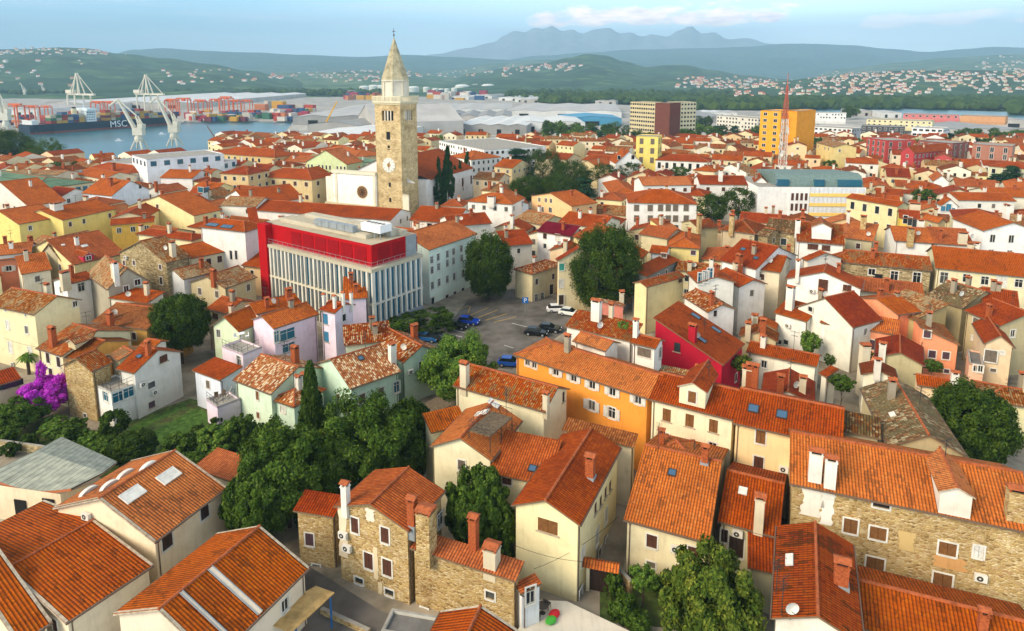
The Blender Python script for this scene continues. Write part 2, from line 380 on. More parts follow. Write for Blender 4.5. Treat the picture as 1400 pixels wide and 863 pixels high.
# ---------------------------------------------------------------- tile origin used when reading positions
TX=[0,0,1.0]
def tile(x,y,s): TX[0],TX[1],TX[2]=x,y,s
def P_(p): return (TX[0]+p[0]/TX[2], TX[1]+p[1]/TX[2])
HREG=[]
OV={'raised tiled roof with a pale':7.5,'white enclosed balcony':5.0,'mint house with a large':6.0,'mint corner wing':4.6,'mint house with mottled':5.8,'mint gabled end':6.6,'upper mottled roof':7.2,'lilac house with glazed':8.4,'tall lilac house':10.0,
'lilac house with a glass':6.3,'pale blue annex with':5.4,'lilac garage':3.4,'taller salmon':8.2,'small salmon house':6.2,'derelict grey':5.4,'crumbling stone house':8.4,'narrow pale house':7.2,'low pink walled':4.6,'roof of broken black':8,'rambling old roof':7.4,
'white house with a large red':7.6,'white walled extension with':6.4,'white walled extension facing':6.6,'brown tiled roof with a small':7.4,'cream house with dark open':7.8,'small gabled roof with a mortar':7.4,'wide orange roof with brick':8.6,'pale green house with a chimney':7.2,'orange roof partly hidden':7.2,'small tiled roof behind':7.0}
class House: pass
def H(label, A, B, Cc, h=9.0, wall='e2d2a8', roof='new', rt='g', ridge='u', t=0.42, r=None, base=None, oh=0.3, name='house', cat='house',
      near=None, win=(), ws=(0.85,1.25,'sh_brown','whitewood'), ch=(), sky=(), ac=(), ant=(), dish=(), auto=None, group=None, gut=True, pipe=True, rake=None,
      drop=0.0, chk='b', extra_base=0.0, dormer=(), door=()):
    B=P_(B); A=P_(A)
    for k_,v_ in OV.items():
        if label.startswith(k_): h=v_; base=None
    if base is not None:
        bx,by=P_(base); G=at(bx,by,extra_base); h=height_at(B[0],B[1],G.y)
    Bw=at(B[0],B[1],h); Aw=at(A[0],A[1],h)
    u=(Aw-Bw); u.z=0; Lu=u.length; u.normalize(); perp=Vector((-u.y,u.x,0))
    if isinstance(Cc,tuple) and isinstance(Cc[0],str):
        s = 1 if perp.y>0 else -1
        P0 = Bw if Cc[0]=='rB' else Aw; rx,ry=P_(Cc[1:]); best=None
        if abs(perp.y)<0.5:                       # side walls: pick the sign from x as well
            cands=(1,-1)
        else: cands=(s,)
        for sg in cands:
            for k in range(10,200):
                dh=k*0.1; q=P0+perp*sg*dh; q.z=h+t*dh; X,Y=proj(q); e=abs(Y-ry)+0.5*abs(X-rx)
                if best is None or e<best[0]: best=(e,dh,sg)
        s=best[2]; Lv=best[1]*(1 if rt=='s' else 2)
    elif isinstance(Cc,(int,float)):
        s = 1 if perp.y>0 else -1          # away from the camera
        if abs(perp.y)<0.25 and Cc<0: s=-s
        Lv=abs(Cc)
    else:
        Cw=at(*P_(Cc),h); d=(Cw-Bw).dot(perp); s=1 if d>0 else -1; Lv=abs(d)
    o=House(); o.h=h; o.Lu=Lu; o.Lv=Lv; o.s=s
    # local: a along u, b along v
    if r is not None:
        rp=P_(r)
        if ridge=='u': mid=Bw+perp*s*(Lv/2); half=Lv/2
        else: mid=Bw+u*(Lu/2); half=Lu/2
        zr=height_at(rp[0],rp[1],mid.y); t=max(0.12,min(0.9,(zr-h)/half))
    root=empty(name,(Bw.x,Bw.y,0),atan2(u.y,u.x)); tag(root,label,cat,group)
    if DBG: print('HH %.1f  Lu %.1f Lv %.1f t %.2f D %.0f ang %.0f %s | %s'%(h,Lu,Lv,t,Bw.y,math.degrees(atan2(u.y,-u.x)),'base' if base else '',label[:60]))
    o.root=root; o.label=label
    dist=Bw.length
    if near is None: near = dist<170
    def zr_(a,b):
        if rt=='f': return h
        if rt=='g':
            if ridge=='u': return h+t*min(b,Lv-b)
            return h+t*min(a,Lu-a)
        if rt=='h': return h+t*max(0,min(b,Lv-b,a,Lu-a))
        if rt=='hA': return h+t*max(0,min(b,Lv-b,Lu-a))
        if rt=='hB': return h+t*max(0,min(b,Lv-b,a))
        if rt=='s': return h+t*{'v':b,'-v':Lv-b,'u':a,'-u':Lu-a}[ridge]
    o.zr=zr_
    P=lambda a,b,z:(a,s*b,z)
    # ---- roof
    mb=MB(); th=0.16
    def rf(pts, eave):   # pts list of (a,b); eave index pair gives uv axes
        q=[P(a,b,zr_(a,b)) for a,b in pts]
        e0=Vector(q[eave[0]]); e1=Vector(q[eave[1]]); ax=(e1-e0).normalized()
        n=(Vector(q[1])-Vector(q[0])).cross(Vector(q[2])-Vector(q[0])).normalized(); up=n.cross(ax)
        if up.z<0: up=-up
        uvs=[((Vector(p)-e0).dot(ax),(Vector(p)-e0).dot(up)) for p in q]
        mb.face(q,roof,uvs); mb.face([(p[0],p[1],p[2]-th) for p in reversed(q)],'soffit')
    caps=[]
    if rt=='g':
        if ridge=='u':
            m=Lv/2; rf([(0,0),(Lu,0),(Lu,m),(0,m)],(0,1)); rf([(Lu,Lv),(0,Lv),(0,m),(Lu,m)],(0,1)); caps=[((0,m),(Lu,m))]
            outline=[(0,0),(Lu,0),(Lu,m),(Lu,Lv),(0,Lv),(0,m)]
        else:
            m=Lu/2; rf([(0,0),(0,Lv),(m,Lv),(m,0)],(0,1)); rf([(Lu,0),(Lu,Lv),(m,Lv),(m,0)],(0,1)); caps=[((m,0),(m,Lv))]
            outline=[(0,0),(m,0),(Lu,0),(Lu,Lv),(m,Lv),(0,Lv)]
    elif rt=='h':
        m=min(Lu,Lv)/2; outline=[(0,0),(Lu,0),(Lu,Lv),(0,Lv)]
        if Lu>=Lv: r0=(m,m); r1=(Lu-m,m); q=[[(0,0),(Lu,0),r1,r0],[(Lu,0),(Lu,Lv),r1],[(Lu,Lv),(0,Lv),r0,r1],[(0,Lv),(0,0),r0]]
        else: r0=(m,m); r1=(m,Lv-m); q=[[(0,0),(Lu,0),r0],[(Lu,0),(Lu,Lv),r1,r0],[(Lu,Lv),(0,Lv),r1],[(0,Lv),(0,0),r0,r1]]
        for poly in q: rf(poly,(0,1))
        caps=[(r0,r1),((0,0),r0),((Lu,0),r1 if Lu>=Lv else r0),((Lu,Lv),r1),((0,Lv),r0 if Lu>=Lv else r1)]
    elif rt in ('hA','hB'):
        m=Lv/2; outline=[(0,0),(Lu,0),(Lu,Lv),(0,Lv)]
        if rt=='hA':
            R0=(0,m); R1=(max(Lu-m,0.1),m); q=[[(0,0),(Lu,0),R1,R0],[(Lu,0),(Lu,Lv),R1],[(Lu,Lv),(0,Lv),R0,R1]]; caps=[(R0,R1),((Lu,0),R1),((Lu,Lv),R1)]; outline=[(0,0),(Lu,0),(Lu,Lv),(0,Lv),(0,m)]
        else:
            R0=(min(m,Lu-0.1),m); R1=(Lu,m); q=[[(0,0),(Lu,0),R1,R0],[(0,Lv),(0,0),R0],[(Lu,Lv),(0,Lv),R0,R1]]; caps=[(R0,R1),((0,0),R0),((0,Lv),R0)]; outline=[(0,0),(Lu,0),(Lu,m),(Lu,Lv),(0,Lv)]
        for poly in q: rf(poly,(0,1))
    elif rt=='s':
        e={'v':[(0,0),(Lu,0),(Lu,Lv),(0,Lv)],'-v':[(Lu,Lv),(0,Lv),(0,0),(Lu,0)],'u':[(0,Lv),(0,0),(Lu,0),(Lu,Lv)],'-u':[(Lu,0),(Lu,Lv),(0,Lv),(0,0)]}[ridge]
        rf(e,(0,1)); outline=[(0,0),(Lu,0),(Lu,Lv),(0,Lv)]
    elif rt=='f':
        outline=[(0,0),(Lu,0),(Lu,Lv),(0,Lv)]
        mb.face([P(a,b,h-0.25) for a,b in outline],roof)
        pw=0.22
        mb.prism([P(0,0,0)[:2],P(Lu,0,0)[:2],P(Lu,pw,0)[:2],P(0,pw,0)[:2]],h-0.3,h+0.02,wall,'concrete'); mb.prism([P(0,Lv-pw,0)[:2],P(Lu,Lv-pw,0)[:2],P(Lu,Lv,0)[:2],P(0,Lv,0)[:2]],h-0.3,h+0.02,wall,'concrete')
        mb.prism([P(0,pw,0)[:2],P(pw,pw,0)[:2],P(pw,Lv-pw,0)[:2],P(0,Lv-pw,0)[:2]],h-0.3,h+0.02,wall,'concrete'); mb.prism([P(Lu-pw,pw,0)[:2],P(Lu,pw,0)[:2],P(Lu,Lv-pw,0)[:2],P(Lu-pw,Lv-pw,0)[:2]],h-0.3,h+0.02,wall,'concrete')
    if rt!='f':
        n=len(outline)
        for k in range(n):
            a=outline[k]; b=outline[(k+1)%n]; za=zr_(*a); zb=zr_(*b)
            mb.face([P(*a,za-th),P(*b,zb-th),P(*b,zb),P(*a,za)],'soffit' if not rake else rake)
        for a,b in caps:
            pa=Vector(P(*a,zr_(*a)+0.02)); pb=Vector(P(*b,zr_(*b)+0.02)); mb.tube(pa,pb,0.13,'ridge',n=5)
        if rake:
            if rt=='g':
                for x0,x1 in ((0.0,0.22),(Lu-0.22,Lu)) if ridge=='u' else ((0.0,0.22),(Lv-0.22,Lv)):
                    mid=(Lv if ridge=='u' else Lu)/2
                    for b0,b1 in ((0,mid),(mid,mid*2)):
                        f=(lambda x,y:(x,y)) if ridge=='u' else (lambda x,y:(y,x))
                        q=[f(x0,b0),f(x1,b0),f(x1,b1),f(x0,b1)]
                        mb.face([P(a,b,zr_(a,b)+0.06) for a,b in q],rake)
    ro=mb.build('roof',root); o.roof=ro
    # ---- walls
    ohx=0 if rt=='f' else oh
    W=[((Lu-ohx,ohx),(ohx,ohx)), ((ohx,ohx),(ohx,Lv-ohx)), ((ohx,Lv-ohx),(Lu-ohx,Lv-ohx)), ((Lu-ohx,Lv-ohx),(Lu-ohx,ohx))]
    # wall k goes p->q ; outward normal: k=0 -> b-, 1 -> a-, 2 -> b+, 3 -> a+
    NRM=[(0,-1),(-1,0),(0,1),(1,0)]
    wins=[[] for _ in range(4)]; camL=root.matrix_basis.inverted() @ Vector((0,0,CH))
    Minv=Matrix.Rotation(-atan2(u.y,u.x),3,'Z')
    def hit(px,py,zlim=True):
        d=Minv @ ray(px,py); o3=Minv @ (Vector((0,0,CH))-Vector((Bw.x,Bw.y,0))); best=None
        o3=Vector((o3.x,s*o3.y,o3.z)); d=Vector((d.x,s*d.y,d.z))      # now (a,b,z) coords
        for k in range(4):
            p,q=W[k]
            if k in (0,2):
                if abs(d.y)<1e-6: continue
                tt=(p[1]-o3.y)/d.y
            else:
                if abs(d.x)<1e-6: continue
                tt=(p[0]-o3.x)/d.x
            if tt<=0: continue
            X=o3+d*tt; nd=d.x*NRM[k][0]+d.y*NRM[k][1]
            if nd>0: continue
            pos=(Vector((X.x,X.y))-Vector(p)).length*(1 if (Vector((X.x,X.y))-Vector(p)).dot(Vector(q)-Vector(p))>0 else -1); L=(Vector(q)-Vector(p)).length
            slack=0
            if pos<0.2 or pos>L-0.2: 
                slack=max(0.2-pos,pos-L+0.2)
                if slack>1.5: continue
                pos=min(max(pos,0.6),max(L-0.6,0.6))
            sc_=slack*50+tt
            if best is None or sc_<best[0]: best=(sc_,k,pos,X.z)
        return best
    def wtop(k,pos):
        p,q=W[k]; L=(Vector(q)-Vector(p)).length; f=pos/L; a=p[0]+(q[0]-p[0])*f; b=p[1]+(q[1]-p[1])*f
        return zr_(a,b)
    def wloc(k,pos,z,out=0.0):
        p,q=W[k]; L=(Vector(q)-Vector(p)).length; f=pos/L; a=p[0]+(q[0]-p[0])*f; b=p[1]+(q[1]-p[1])*f
        return P(a+NRM[k][0]*out,b+NRM[k][1]*out,z)
    def wrz(k):   # rotation so that local -y is the outward normal
        nx,ny=NRM[k][0],s*NRM[k][1]; return atan2(ny,nx)+pi/2
    for wv in list(win)+[tuple(d)+(1.0,2.1,'sh_dark')[len(d)-2:] + ('door',) for d in door]:
        isdoor = wv[-1]=='door'; 
        if isdoor: wv=wv[:-1]
        x,y=P_(wv[:2]); hh=hit(x,y)
        if not hh: 
            continue
        w=wv[2] if len(wv)>2 and wv[2] else ws[0]; ht=wv[3] if len(wv)>3 and wv[3] else ws[1]; st=wv[4] if len(wv)>4 and wv[4] else ws[2]; fr=wv[5] if len(wv)>5 else ws[3]
        z=hh[3]
        if isdoor: z=max(ht/2+0.12,min(z,99)) if z<ht else z
        wins[hh[1]].append([hh[2],z,w,ht,st,fr,'door' if isdoor else 'window'])
    o.hit=hit; o.wloc=wloc; o.wrz=wrz
    if name=='house' and not auto and rt!='f':
        ks=[k for k in ((0,1) if not win else (1,)) if not wins[k] and (Lu if k==0 else Lv)>4.5]
        if ks: auto=dict(rows=1 if Bw.y>110 else 2,sp=3.2,fl=2.9,st=['sh_brown','sh_grey','dk','gl'],k=ks,skip=0.4,w=0.8,h=1.15)
    if auto:
        rows=auto.get('rows',2); sp=auto.get('sp',2.9); fl=auto.get('fl',3.0); st=auto.get('st',ws[2]); w=auto.get('w',ws[0]); ht=auto.get('h',ws[1]); fr=auto.get('fr',ws[3])
        for k in auto.get('k',(0,1)):
            p,q=W[k]; L=(Vector(q)-Vector(p)).length; n=max(0,int((L-1.2)/sp))
            if n==0 and L>2.4: n=1
            for j in range(n):
                pos=(j+0.5)*L/n
                for rr in range(rows):
                    z=h-0.95-ht/2-rr*fl
                    if z-ht/2<0.5: break
                    if random.random()<auto.get('skip',0.12): continue
                    stt=random.choice(st) if isinstance(st,(list,tuple)) else st
                    wins[k].append([pos,z,w,ht,stt,fr,'window'])
    wm=MB()
    for k in range(4):
        p,q=W[k]; L=(Vector(q)-Vector(p)).length
        if L<=0.1: continue
        brk=[0,L]
        if (rt=='hA' and k==1) or (rt=='hB' and k==3): brk=[0,L/2,L]
        if rt=='g' and ((ridge=='u' and k in (1,3)) or (ridge=='v' and k in (0,2))): brk=[0,L/2,L]
        zt=[wtop(k,x)-0.02 for x in brk]; z1=min(zt[0],zt[-1])
        holes=[]
        for wv in wins[k]:
            x0,x1,z0_,z1_=wv[0]-wv[2]/2,wv[0]+wv[2]/2,wv[1]-wv[3]/2,wv[1]+wv[3]/2
            ok = near and x0>0.05 and x1<L-0.05 and z0_>0.05 and z1_<z1-0.05 and not any(x0<hx1+0.02 and x1>hx0-0.02 and z0_<hz1+0.02 and z1_>hz0-0.02 for hx0,hx1,hz0,hz1 in holes)
            wv.append(ok)
            if ok: holes.append((x0,x1,z0_,z1_))
        def wf(x0,x1,zz0,zz1): wm.face([wloc(k,x0,zz0),wloc(k,x1,zz0),wloc(k,x1,zz1),wloc(k,x0,zz1)],wall,[(x0,zz0),(x1,zz0),(x1,zz1),(x0,zz1)])
        if holes:
            xs=sorted(set([0,L]+[x for hh in holes for x in hh[:2]])); zs=sorted(set([-1.0,z1]+[x for hh in holes for x in hh[2:]]))
            for zi in range(len(zs)-1):
                run=None
                for xi in range(len(xs)-1):
                    cx=(xs[xi]+xs[xi+1])/2; cz=(zs[zi]+zs[zi+1])/2
                    inh=any(a<cx<b and c<cz<d for a,b,c,d in holes)
                    if inh:
                        if run is not None: wf(run,xs[xi],zs[zi],zs[zi+1]); run=None
                    elif run is None: run=xs[xi]
                if run is not None: wf(run,L,zs[zi],zs[zi+1])
            for x0,x1,a,b in holes:
                dd=-0.16
                for (xa,za),(xb,zb) in (((x0,a),(x1,a)),((x1,a),(x1,b)),((x1,b),(x0,b)),((x0,b),(x0,a))):
                    wm.face([wloc(k,xa,za),wloc(k,xb,zb),wloc(k,xb,zb,dd),wloc(k,xa,za,dd)],wall)
        else: wf(0,L,-1.0,z1)
        pts=[(x,z) for x,z in zip(brk,zt)]; poly=[(0,z1),(L,z1)]+[(x,z) for x,z in reversed(pts) if z>z1+0.01]
        if len(poly)>2: wm.face([wloc(k,x,z) for x,z in poly],wall,poly)
        for wv in wins[k]:
            pos,z,w,ht,st,fr,nm,ok=wv
            outp=0.0 if ok else (0.19 if near else 0.0)
            add_window(root,wloc(k,pos,z,outp if (near and not ok) else 0.0),wrz(k),w,ht,st,fr,near,nm)
    wm.build('wall',root)
    # ---- gutters and pipes
    if gut and near and rt!='f':
        ed=[((0,0),(Lu,0)),((0,Lv),(Lu,Lv))] if (rt in ('hA','hB') or (rt=='g' and ridge=='u')) else [((0,0),(0,Lv)),((Lu,0),(Lu,Lv))] if (rt=='g') else [((0,0),(Lu,0)),((0,0),(0,Lv)),((Lu,0),(Lu,Lv)),((0,Lv),(Lu,Lv))] if rt=='h' else []
        for a,b in ed:
            nx=-1 if (a[0]==0 and b[0]==0) else (1 if a[0]==b[0] else 0); ny=0 if nx else (-1 if a[1]==0 else 1)
            o_=0.07; g=MB(); g.tube(P(a[0]+nx*o_,a[1]+ny*o_,h-0.1),P(b[0]+nx*o_,b[1]+ny*o_,h-0.1),0.07,'gutter',n=5); g.build('gutter',root)
        if pipe:
            g=MB(); x,y=(Lu-ohx-0.25,ohx-0.07) if (ridge=='u' or rt=='h') else (ohx-0.07,ohx+0.25)
            if rt=='g' and ridge=='v': g.tube(P(-0.05,y,h-0.12),P(x,y,h-0.5),0.05,'gutter',n=5)
            else: g.tube(P(x,-0.05,h-0.12),P(x,y,h-0.5),0.05,'gutter',n=5)
            g.tube(P(x,y,0),P(x,y,h-0.45),0.05,'gutter',n=5); g.build('drainpipe',root)
    # ---- on the roof
    def on_roof(px,py):
        z=h+t*2
        for _ in range(60):
            w=at(px,py,z)-Vector((Bw.x,Bw.y,0)); a=w.dot(u); b=w.dot(perp)*s
            zz=zr_(min(max(a,0),Lu),min(max(b,0),Lv)); z+= (zz-z)*0.4
        return min(max(a,0.1),Lu-0.1),min(max(b,0.1),Lv-0.1),z
    def slope(a,b):
        e=0.05; return ((zr_(min(a+e,Lu),b)-zr_(max(a-e,0),b))/(min(a+e,Lu)-max(a-e,0)),(zr_(a,min(b+e,Lv))-zr_(a,max(b-e,0)))/(min(b+e,Lv)-max(b-e,0)))
    o.on_roof=on_roof
    for c in ch:
        a,b,z=on_roof(*P_(c[:2])); ht=c[2] if len(c)>2 else 1.3; kd=c[3] if len(c)>3 else chk; w=c[4] if len(c)>4 else 0.6; wd=c[5] if len(c)>5 else 0.6
        obj('chimney',chimney_mesh(kd,w,ht,wd),ro,P(a,b,z),0)
    if name=='house' and rt!='f' and Lu>4 and Lv>4:
        rr=random.Random(label)
        if not ch and Bw.y>62:
            for _ in range(rr.choice((1,1,2))):
                a,b=Lu*rr.uniform(.2,.8),Lv*rr.uniform(.25,.7); obj('chimney',chimney_mesh(rr.choice('bpwg'),0.7,rr.choice((1.0,1.4,1.9)),0.6),ro,P(a,b,zr_(a,b)),0)
        if near and Bw.y>62 and not ant and rr.random()<0.5:
            a,b=Lu*rr.uniform(.3,.7),Lv*rr.uniform(.35,.6); obj('antenna',antenna_mesh(rr.choice((1.8,2.4,3.0))),ro,P(a,b,zr_(a,b)),rr.uniform(0,3))
        if near and Bw.y>62 and not dish and rr.random()<0.18:
            a,b=Lu*rr.uniform(.2,.8),Lv*0.2; obj('satellite_dish',dish_mesh(),ro,P(a,b,zr_(a,b)),rr.uniform(-0.5,0.5)-root.rotation_euler.z)
    for c in sky:
        a,b,z=on_roof(*P_(c[:2]))
        if min(a,b,Lu-a,Lv-b)<0.3: continue
        w=c[2] if len(c)>2 else 0.8; ht=c[3] if len(c)>3 else 1.1; st=c[4] if len(c)>4 else 'd'
        sa,sb=slope(a,b); so=obj('skylight',skylight_mesh(w,ht,st),ro,P(a,b,z+0.02))
        nrm=Vector((-sa,-s*sb,1)).normalized(); up=Vector((sa,s*sb,0)); up=(up-nrm*up.dot(nrm))
        up = up.normalized() if up.length>1e-3 else Vector((0,1,0)); xx=up.cross(nrm)
        so.rotation_euler=Matrix((xx,up,nrm)).transposed().to_euler()
    for c in ant:
        a,b,z=on_roof(*P_(c[:2])); obj('antenna',antenna_mesh(c[2] if len(c)>2 else 2.6),ro,P(a,b,z),random.uniform(0,3))
    for c in dish:
        a,b,z=on_roof(*P_(c[:2])); obj('satellite_dish',dish_mesh(),ro,P(a,b,z),random.uniform(-0.5,0.5)-root.rotation_euler.z)
    for c in ac:
        hh=hit(*P_(c[:2]))
        if hh: obj('air_conditioner',ac_mesh(),root,wloc(hh[1],hh[2],hh[3]),wrz(hh[1]))
    # dormers: (px,py front bottom centre, width, height, depth) on the slope facing wall k
    for c in dormer:
        a,b,z=on_roof(*P_(c[:2])); w,ht=c[2],c[3]; wc=c[4] if len(c)>4 else wall; st=c[5] if len(c)>5 else 'sh_wood'
        sa,sb=slope(a,b); up=Vector((sa,s*sb,0)).normalized(); sl=sqrt(sa*sa+sb*sb); dep=(ht+0.3+w/2*0.45)/max(sl,0.15)
        d=MB(); r0=0.2; z1=ht; zz=ht+w/2*0.45
        # local frame: y = up-slope direction, x across
        dl=min(dep,ht/max(sl,0.15)); rd=dep
        d.face([(-w/2,0,-0.1),(w/2,0,-0.1),(w/2,0,z1),(0,0,zz),(-w/2,0,z1)],wc)
        d.face([(-w/2,0,-0.1),(-w/2,0,z1),(-w/2,dl,z1),(-w/2,dl,dl*sl-0.1)],wc); d.face([(w/2,0,-0.1),(w/2,0,z1),(w/2,dl,z1),(w/2,dl,dl*sl-0.1)],wc)
        q=w/2+r0; ze=z1-r0*0.45
        for sx in (-1,1):
            pts=[(sx*q,-r0,ze),(sx*q,ze/sl if sl>0.1 else dl,ze),(0,zz/sl,zz+0.06),(0,-r0,zz+0.06)]
            d.face(pts,roof,[(p[1],abs(p[0])) for p in pts]); d.face([(p[0],p[1],p[2]-0.12) for p in pts],'soffit')
            d.face([(sx*q,-r0,ze-0.12),(0,-r0,zz-0.06),(0,-r0,zz+0.06),(sx*q,-r0,ze)],'mortar')
        d.tube((0,-r0,zz+0.07),(0,zz/sl,zz+0.07),0.11,'ridge',n=5)
        dob=d.build('dormer',ro); dob.location=P(a,b,z); dob.rotation_euler=(0,0,atan2(up.y,up.x)-pi/2)
        if st: add_window(dob,(0,-0.17 if False else -0.02,ht*0.5),0,min(0.85,w*0.5),ht*0.62,st,'whitewood',False)
    HREG.append(o); 
    px,py=proj((Bw.x,Bw.y,h)); o.px=px; o.py=py; o.Bw=Bw; o.perp=perp*s; o.u=u
    return o
WS=lambda w,h,st,fr='whitewood':(w,h,st,fr)
# ================================================================= bottom left
tile(0,600,3.28)
H('low gabled house with two white skylights and four arched roof vents',(235,312),(692,465),(1005,214),6.0,'e4d2b0','crisp','g','v',r=(447,268),
  win=[(750,455,1.1,1.6,'sh_dark'),(918,325,1.0,1.5,'sh_dark')],ac=[(398,340)],sky=[(595,250,2.0,1.3,'w'),(757,168,2.0,1.3,'w')],rake='mortar')
H('crisp tiled gable roof below the skylight house, reaching the left edge',(-190,470),(293,828),(650,542),5.0,'e0d0b0','crisp','g','v',r=(38,590),rake='mortar')
H('lowest tiled roof in the bottom left corner with a pale parapet',(-230,420),(235,820),(90,930),4.6,'e0d0b0','crisp','g','v',t=0.36,rake='mortar')
tile(0,0,1)
H('broad new tiled roof at the bottom edge beside the timber awning',(297,729),(423,776),(290,905),5.2,'d8cbb4','crisp','g','v',r=(346,719),rake='mortar')
H('low flat tiled lean-to behind the skylight house',(262,640),(333,664),(300,618),3.6,'d8cbb4','red','s','v',t=0.15)
# ================================================================= stone house group
tile(350,600,3.28)
H('tall rubble stone house with brown shutters and white frames on its gable',(348,302),(683,415),(902,248),5,'stone','red','g','v',r=(508,293),base=(688,762),
  win=[(443,388,0.8,1.5,'sh_brown'),(578,433,0.85,1.5,'sh_brown'),(505,548,0.95,1.6,'sh_brown'),(588,578,0.95,1.6,'sh_brown'),(462,637,0.9,0.6,'dk'),(598,690,0.9,0.6,'dk'),(820,360,1.0,1.4,'gl')],
  ac=[(398,425),(415,483)],ch=[(403,292,1.7,'w'),(703,385,2.2,'bz',0.7,0.7)],rake=None)
H('low stone wing left of the tall stone house under a dull red roof',(165,322),(348,352),('rB',395,255),5.6,'stone','red','s','v',t=0.3,
  win=[(240,452,0.85,1.3,'sh_plum'),(275,575,0.8,0.8,'dk')])
H('long low stone wing with brick chimneys beside the tall stone house',(688,489),(1165,640),(1246,582),5.6,'stone','red','s','v',t=0.22,
  win=[(760,775,0.7,1.0,'dk'),(1050,703,0.8,0.7,'dk')],ch=[(766,500,3.6,'s',1.3,1.3),(977,487,2.6,'b',0.7,0.7),(1058,562,1.4,'p',1.1,1.1)])
H('red tiled roof peak at the bottom edge below the stone wing',(830,772),(1195,872),(1060,1000),6.2,'d8cbb4','crisp','g','v',r=(1045,748),rake='mortar')
H('flat gravel roof with a pale parapet beside the red roof peak',(560,862),(800,905),(655,768),4.0,'b8b4a8','bitumen','f','v')
# ================================================================= bottom centre
tile(700,600,3.28)
H('tall pale yellow house with a closed brown shutter in its gable',(-2,298),(305,388),(537,50),8,'e8d8a6','red','g','v',r=(145,276),base=(287,748),
  win=[(160,393,1.9,1.3,'sh_wood',None),(318,525,0.9,1.7,'sh_white'),(382,440,0.9,1.7,'sh_white'),(422,345,0.9,1.6,'sh_white'),(375,310,0.7,1.1,'sh_brown',None),(398,280,0.7,1.1,'sh_brown',None),(420,240,0.7,1.1,'sh_brown',None),(440,213,0.7,1.1,'sh_brown',None),(498,115,0.7,1.1,'sh_brown',None),(385,520,0.8,1.5,'sh_brown'),(415,470,0.8,1.4,'gl'),(300,690,0.8,1.0,'gl')],
  ch=[(350,168,1.8,'bz',0.8,0.8)])
H('beige house with maroon shuttered windows above the walled garden',(500,362),(885,467),('rA',662,25),5.6,'ddcfa8','crisp','g','u',t=0.36,
  win=[(627,460,0.95,1.3,'sh_brown'),(813,515,0.95,1.3,'sh_brown'),(623,565,0.8,0.6,'sh_grey'),(775,625,0.8,0.9,'gl')],ac=[(737,487)],sky=[(718,153,0.8,0.8,'d')],ch=[(864,105,1.4,'bz')],ant=[(655,45)])
H('low cream house with a tall plaster chimney and a dark doorway',(922,368),(1200,445),('rA',890,140),5.2,'d8cba0','red','g','u',t=0.4,
  win=[(953,435,0.6,1.3,'sh_dark')],door=[(1005,485,1.3,2.0,'sh_dark')],ac=[(1013,418)],sky=[(1035,235,0.8,0.8,'w'),(890,182,0.5,0.5,'d')],ch=[(1105,405,3.0,'p',0.8,0.8)])
tile(0,0,1)
H('low red tiled shed roof beside the bottom garden tree',(1022,776),(1062,785),(1052,742),4.2,'b0a888','red','s','v',t=0.2)
H('cream house under a red roof with a brown shutter, left of the yellow house',(666,646),(748,664),(788,628),7.0,'e6d8b0','red','s','v',t=0.34,
  win=[(693,657,1.0,0.9,'sh_brown')],sky=[(728,641,0.8,0.8,'d')])
H('low brown tiled roof in front of the orange house',(768,588),(866,612),('rA',773,570),7.2,'e0d0b0','brown','s','v',t=0.32)
# ================================================================= bottom right
tile(1050,600,3.28)
H('long rubble stone building with wooden shutters, a white dormer and downpipes',(97,200),(1230,432),('rA',128,-33),9.2,'stone','crisp','g','u',t=0.42,
  win=[(370,392,1.1,1.4,'sh_wood'),(493,425,1.3,1.2,'sh_wood'),(508,300,1.3,0.4,'dk'),(480,563,1.4,1.3,'sh_wood'),(805,495,1.3,1.2,'sh_wood'),(945,508,0.7,1.1,'sh_white'),(782,640,1.4,1.5,'sh_wood')],ac=[(950,615)],
  ch=[(208,180,2.5,'w',1.1,0.8),(275,208,2.4,'w',0.95,0.8),(1100,350,2.3,'s',1.2,0.9)],ant=[(790,120)],dormer=[(835,350,2.3,2.2,'e0d8c8',None)],pipe=False)
H('red roof with dark lichen spots and a brick chimney at the bottom edge',(40,388),(382,473),(440,930),7.6,'d8d0c0','spot','g','v',r=(210,372),ch=[(325,650,1.6,'bz',1.0,0.8)],sky=[(97,545,1.3,0.6,'w')],ant=[(35,700,3.0),(60,790,3.0)],dish=[(100,800)])
H('long low red roof with a pale mortar ridge in the bottom right corner',(425,850),(1280,1085),('rA',405,632),4.8,'e0d8c4','crisp','g','u',t=0.36,ch=[(960,850,1.2,'b')])
# ================================================================= middle right foreground
tile(700,400,3.995)
H('long orange house with white open shutters facing the camera',(8,338),(745,580),('rB',815,455),9.6,'e4943a','crisp','hA','u',t=0.38,
  win=[(85,382,0.75,0.95,'gl'),(122,395,0.75,0.95,'gl'),(240,435,0.85,0.95,'os'),(337,468,0.85,0.95,'os'),(438,505,0.85,1.05,'os'),(548,543,0.85,1.05,'os'),(688,588,0.85,1.0,'os'),(435,617,0.95,1.3,'os'),(545,658,0.95,1.4,'os')])
H('short tiled wing with white walls joined behind the orange house',(330,262),(512,320),(602,276),11,'e4dfd2','crisp','g','u',t=0.4,ac=())
H('small white rooftop apartment with a grey shutter behind the orange house',(645,272),(785,306),(857,266),11.4,'e6e2d8','crisp','g','u',t=0.4,win=[(722,328,1.9,1.2,'sh_grey'),(810,330,0.9,1.5,'gl')],ch=[(675,240,2.0,'w')])
H('white house with a broad white chimney and a planted roof terrace',(285,182),(650,268),('rA',440,92),11,'e6e0d4','oldred','s','v',t=0.3,ch=[(460,150,2.6,'w',1.3,0.9),(545,130,1.6,'p')],ant=[(620,180,3.2)])
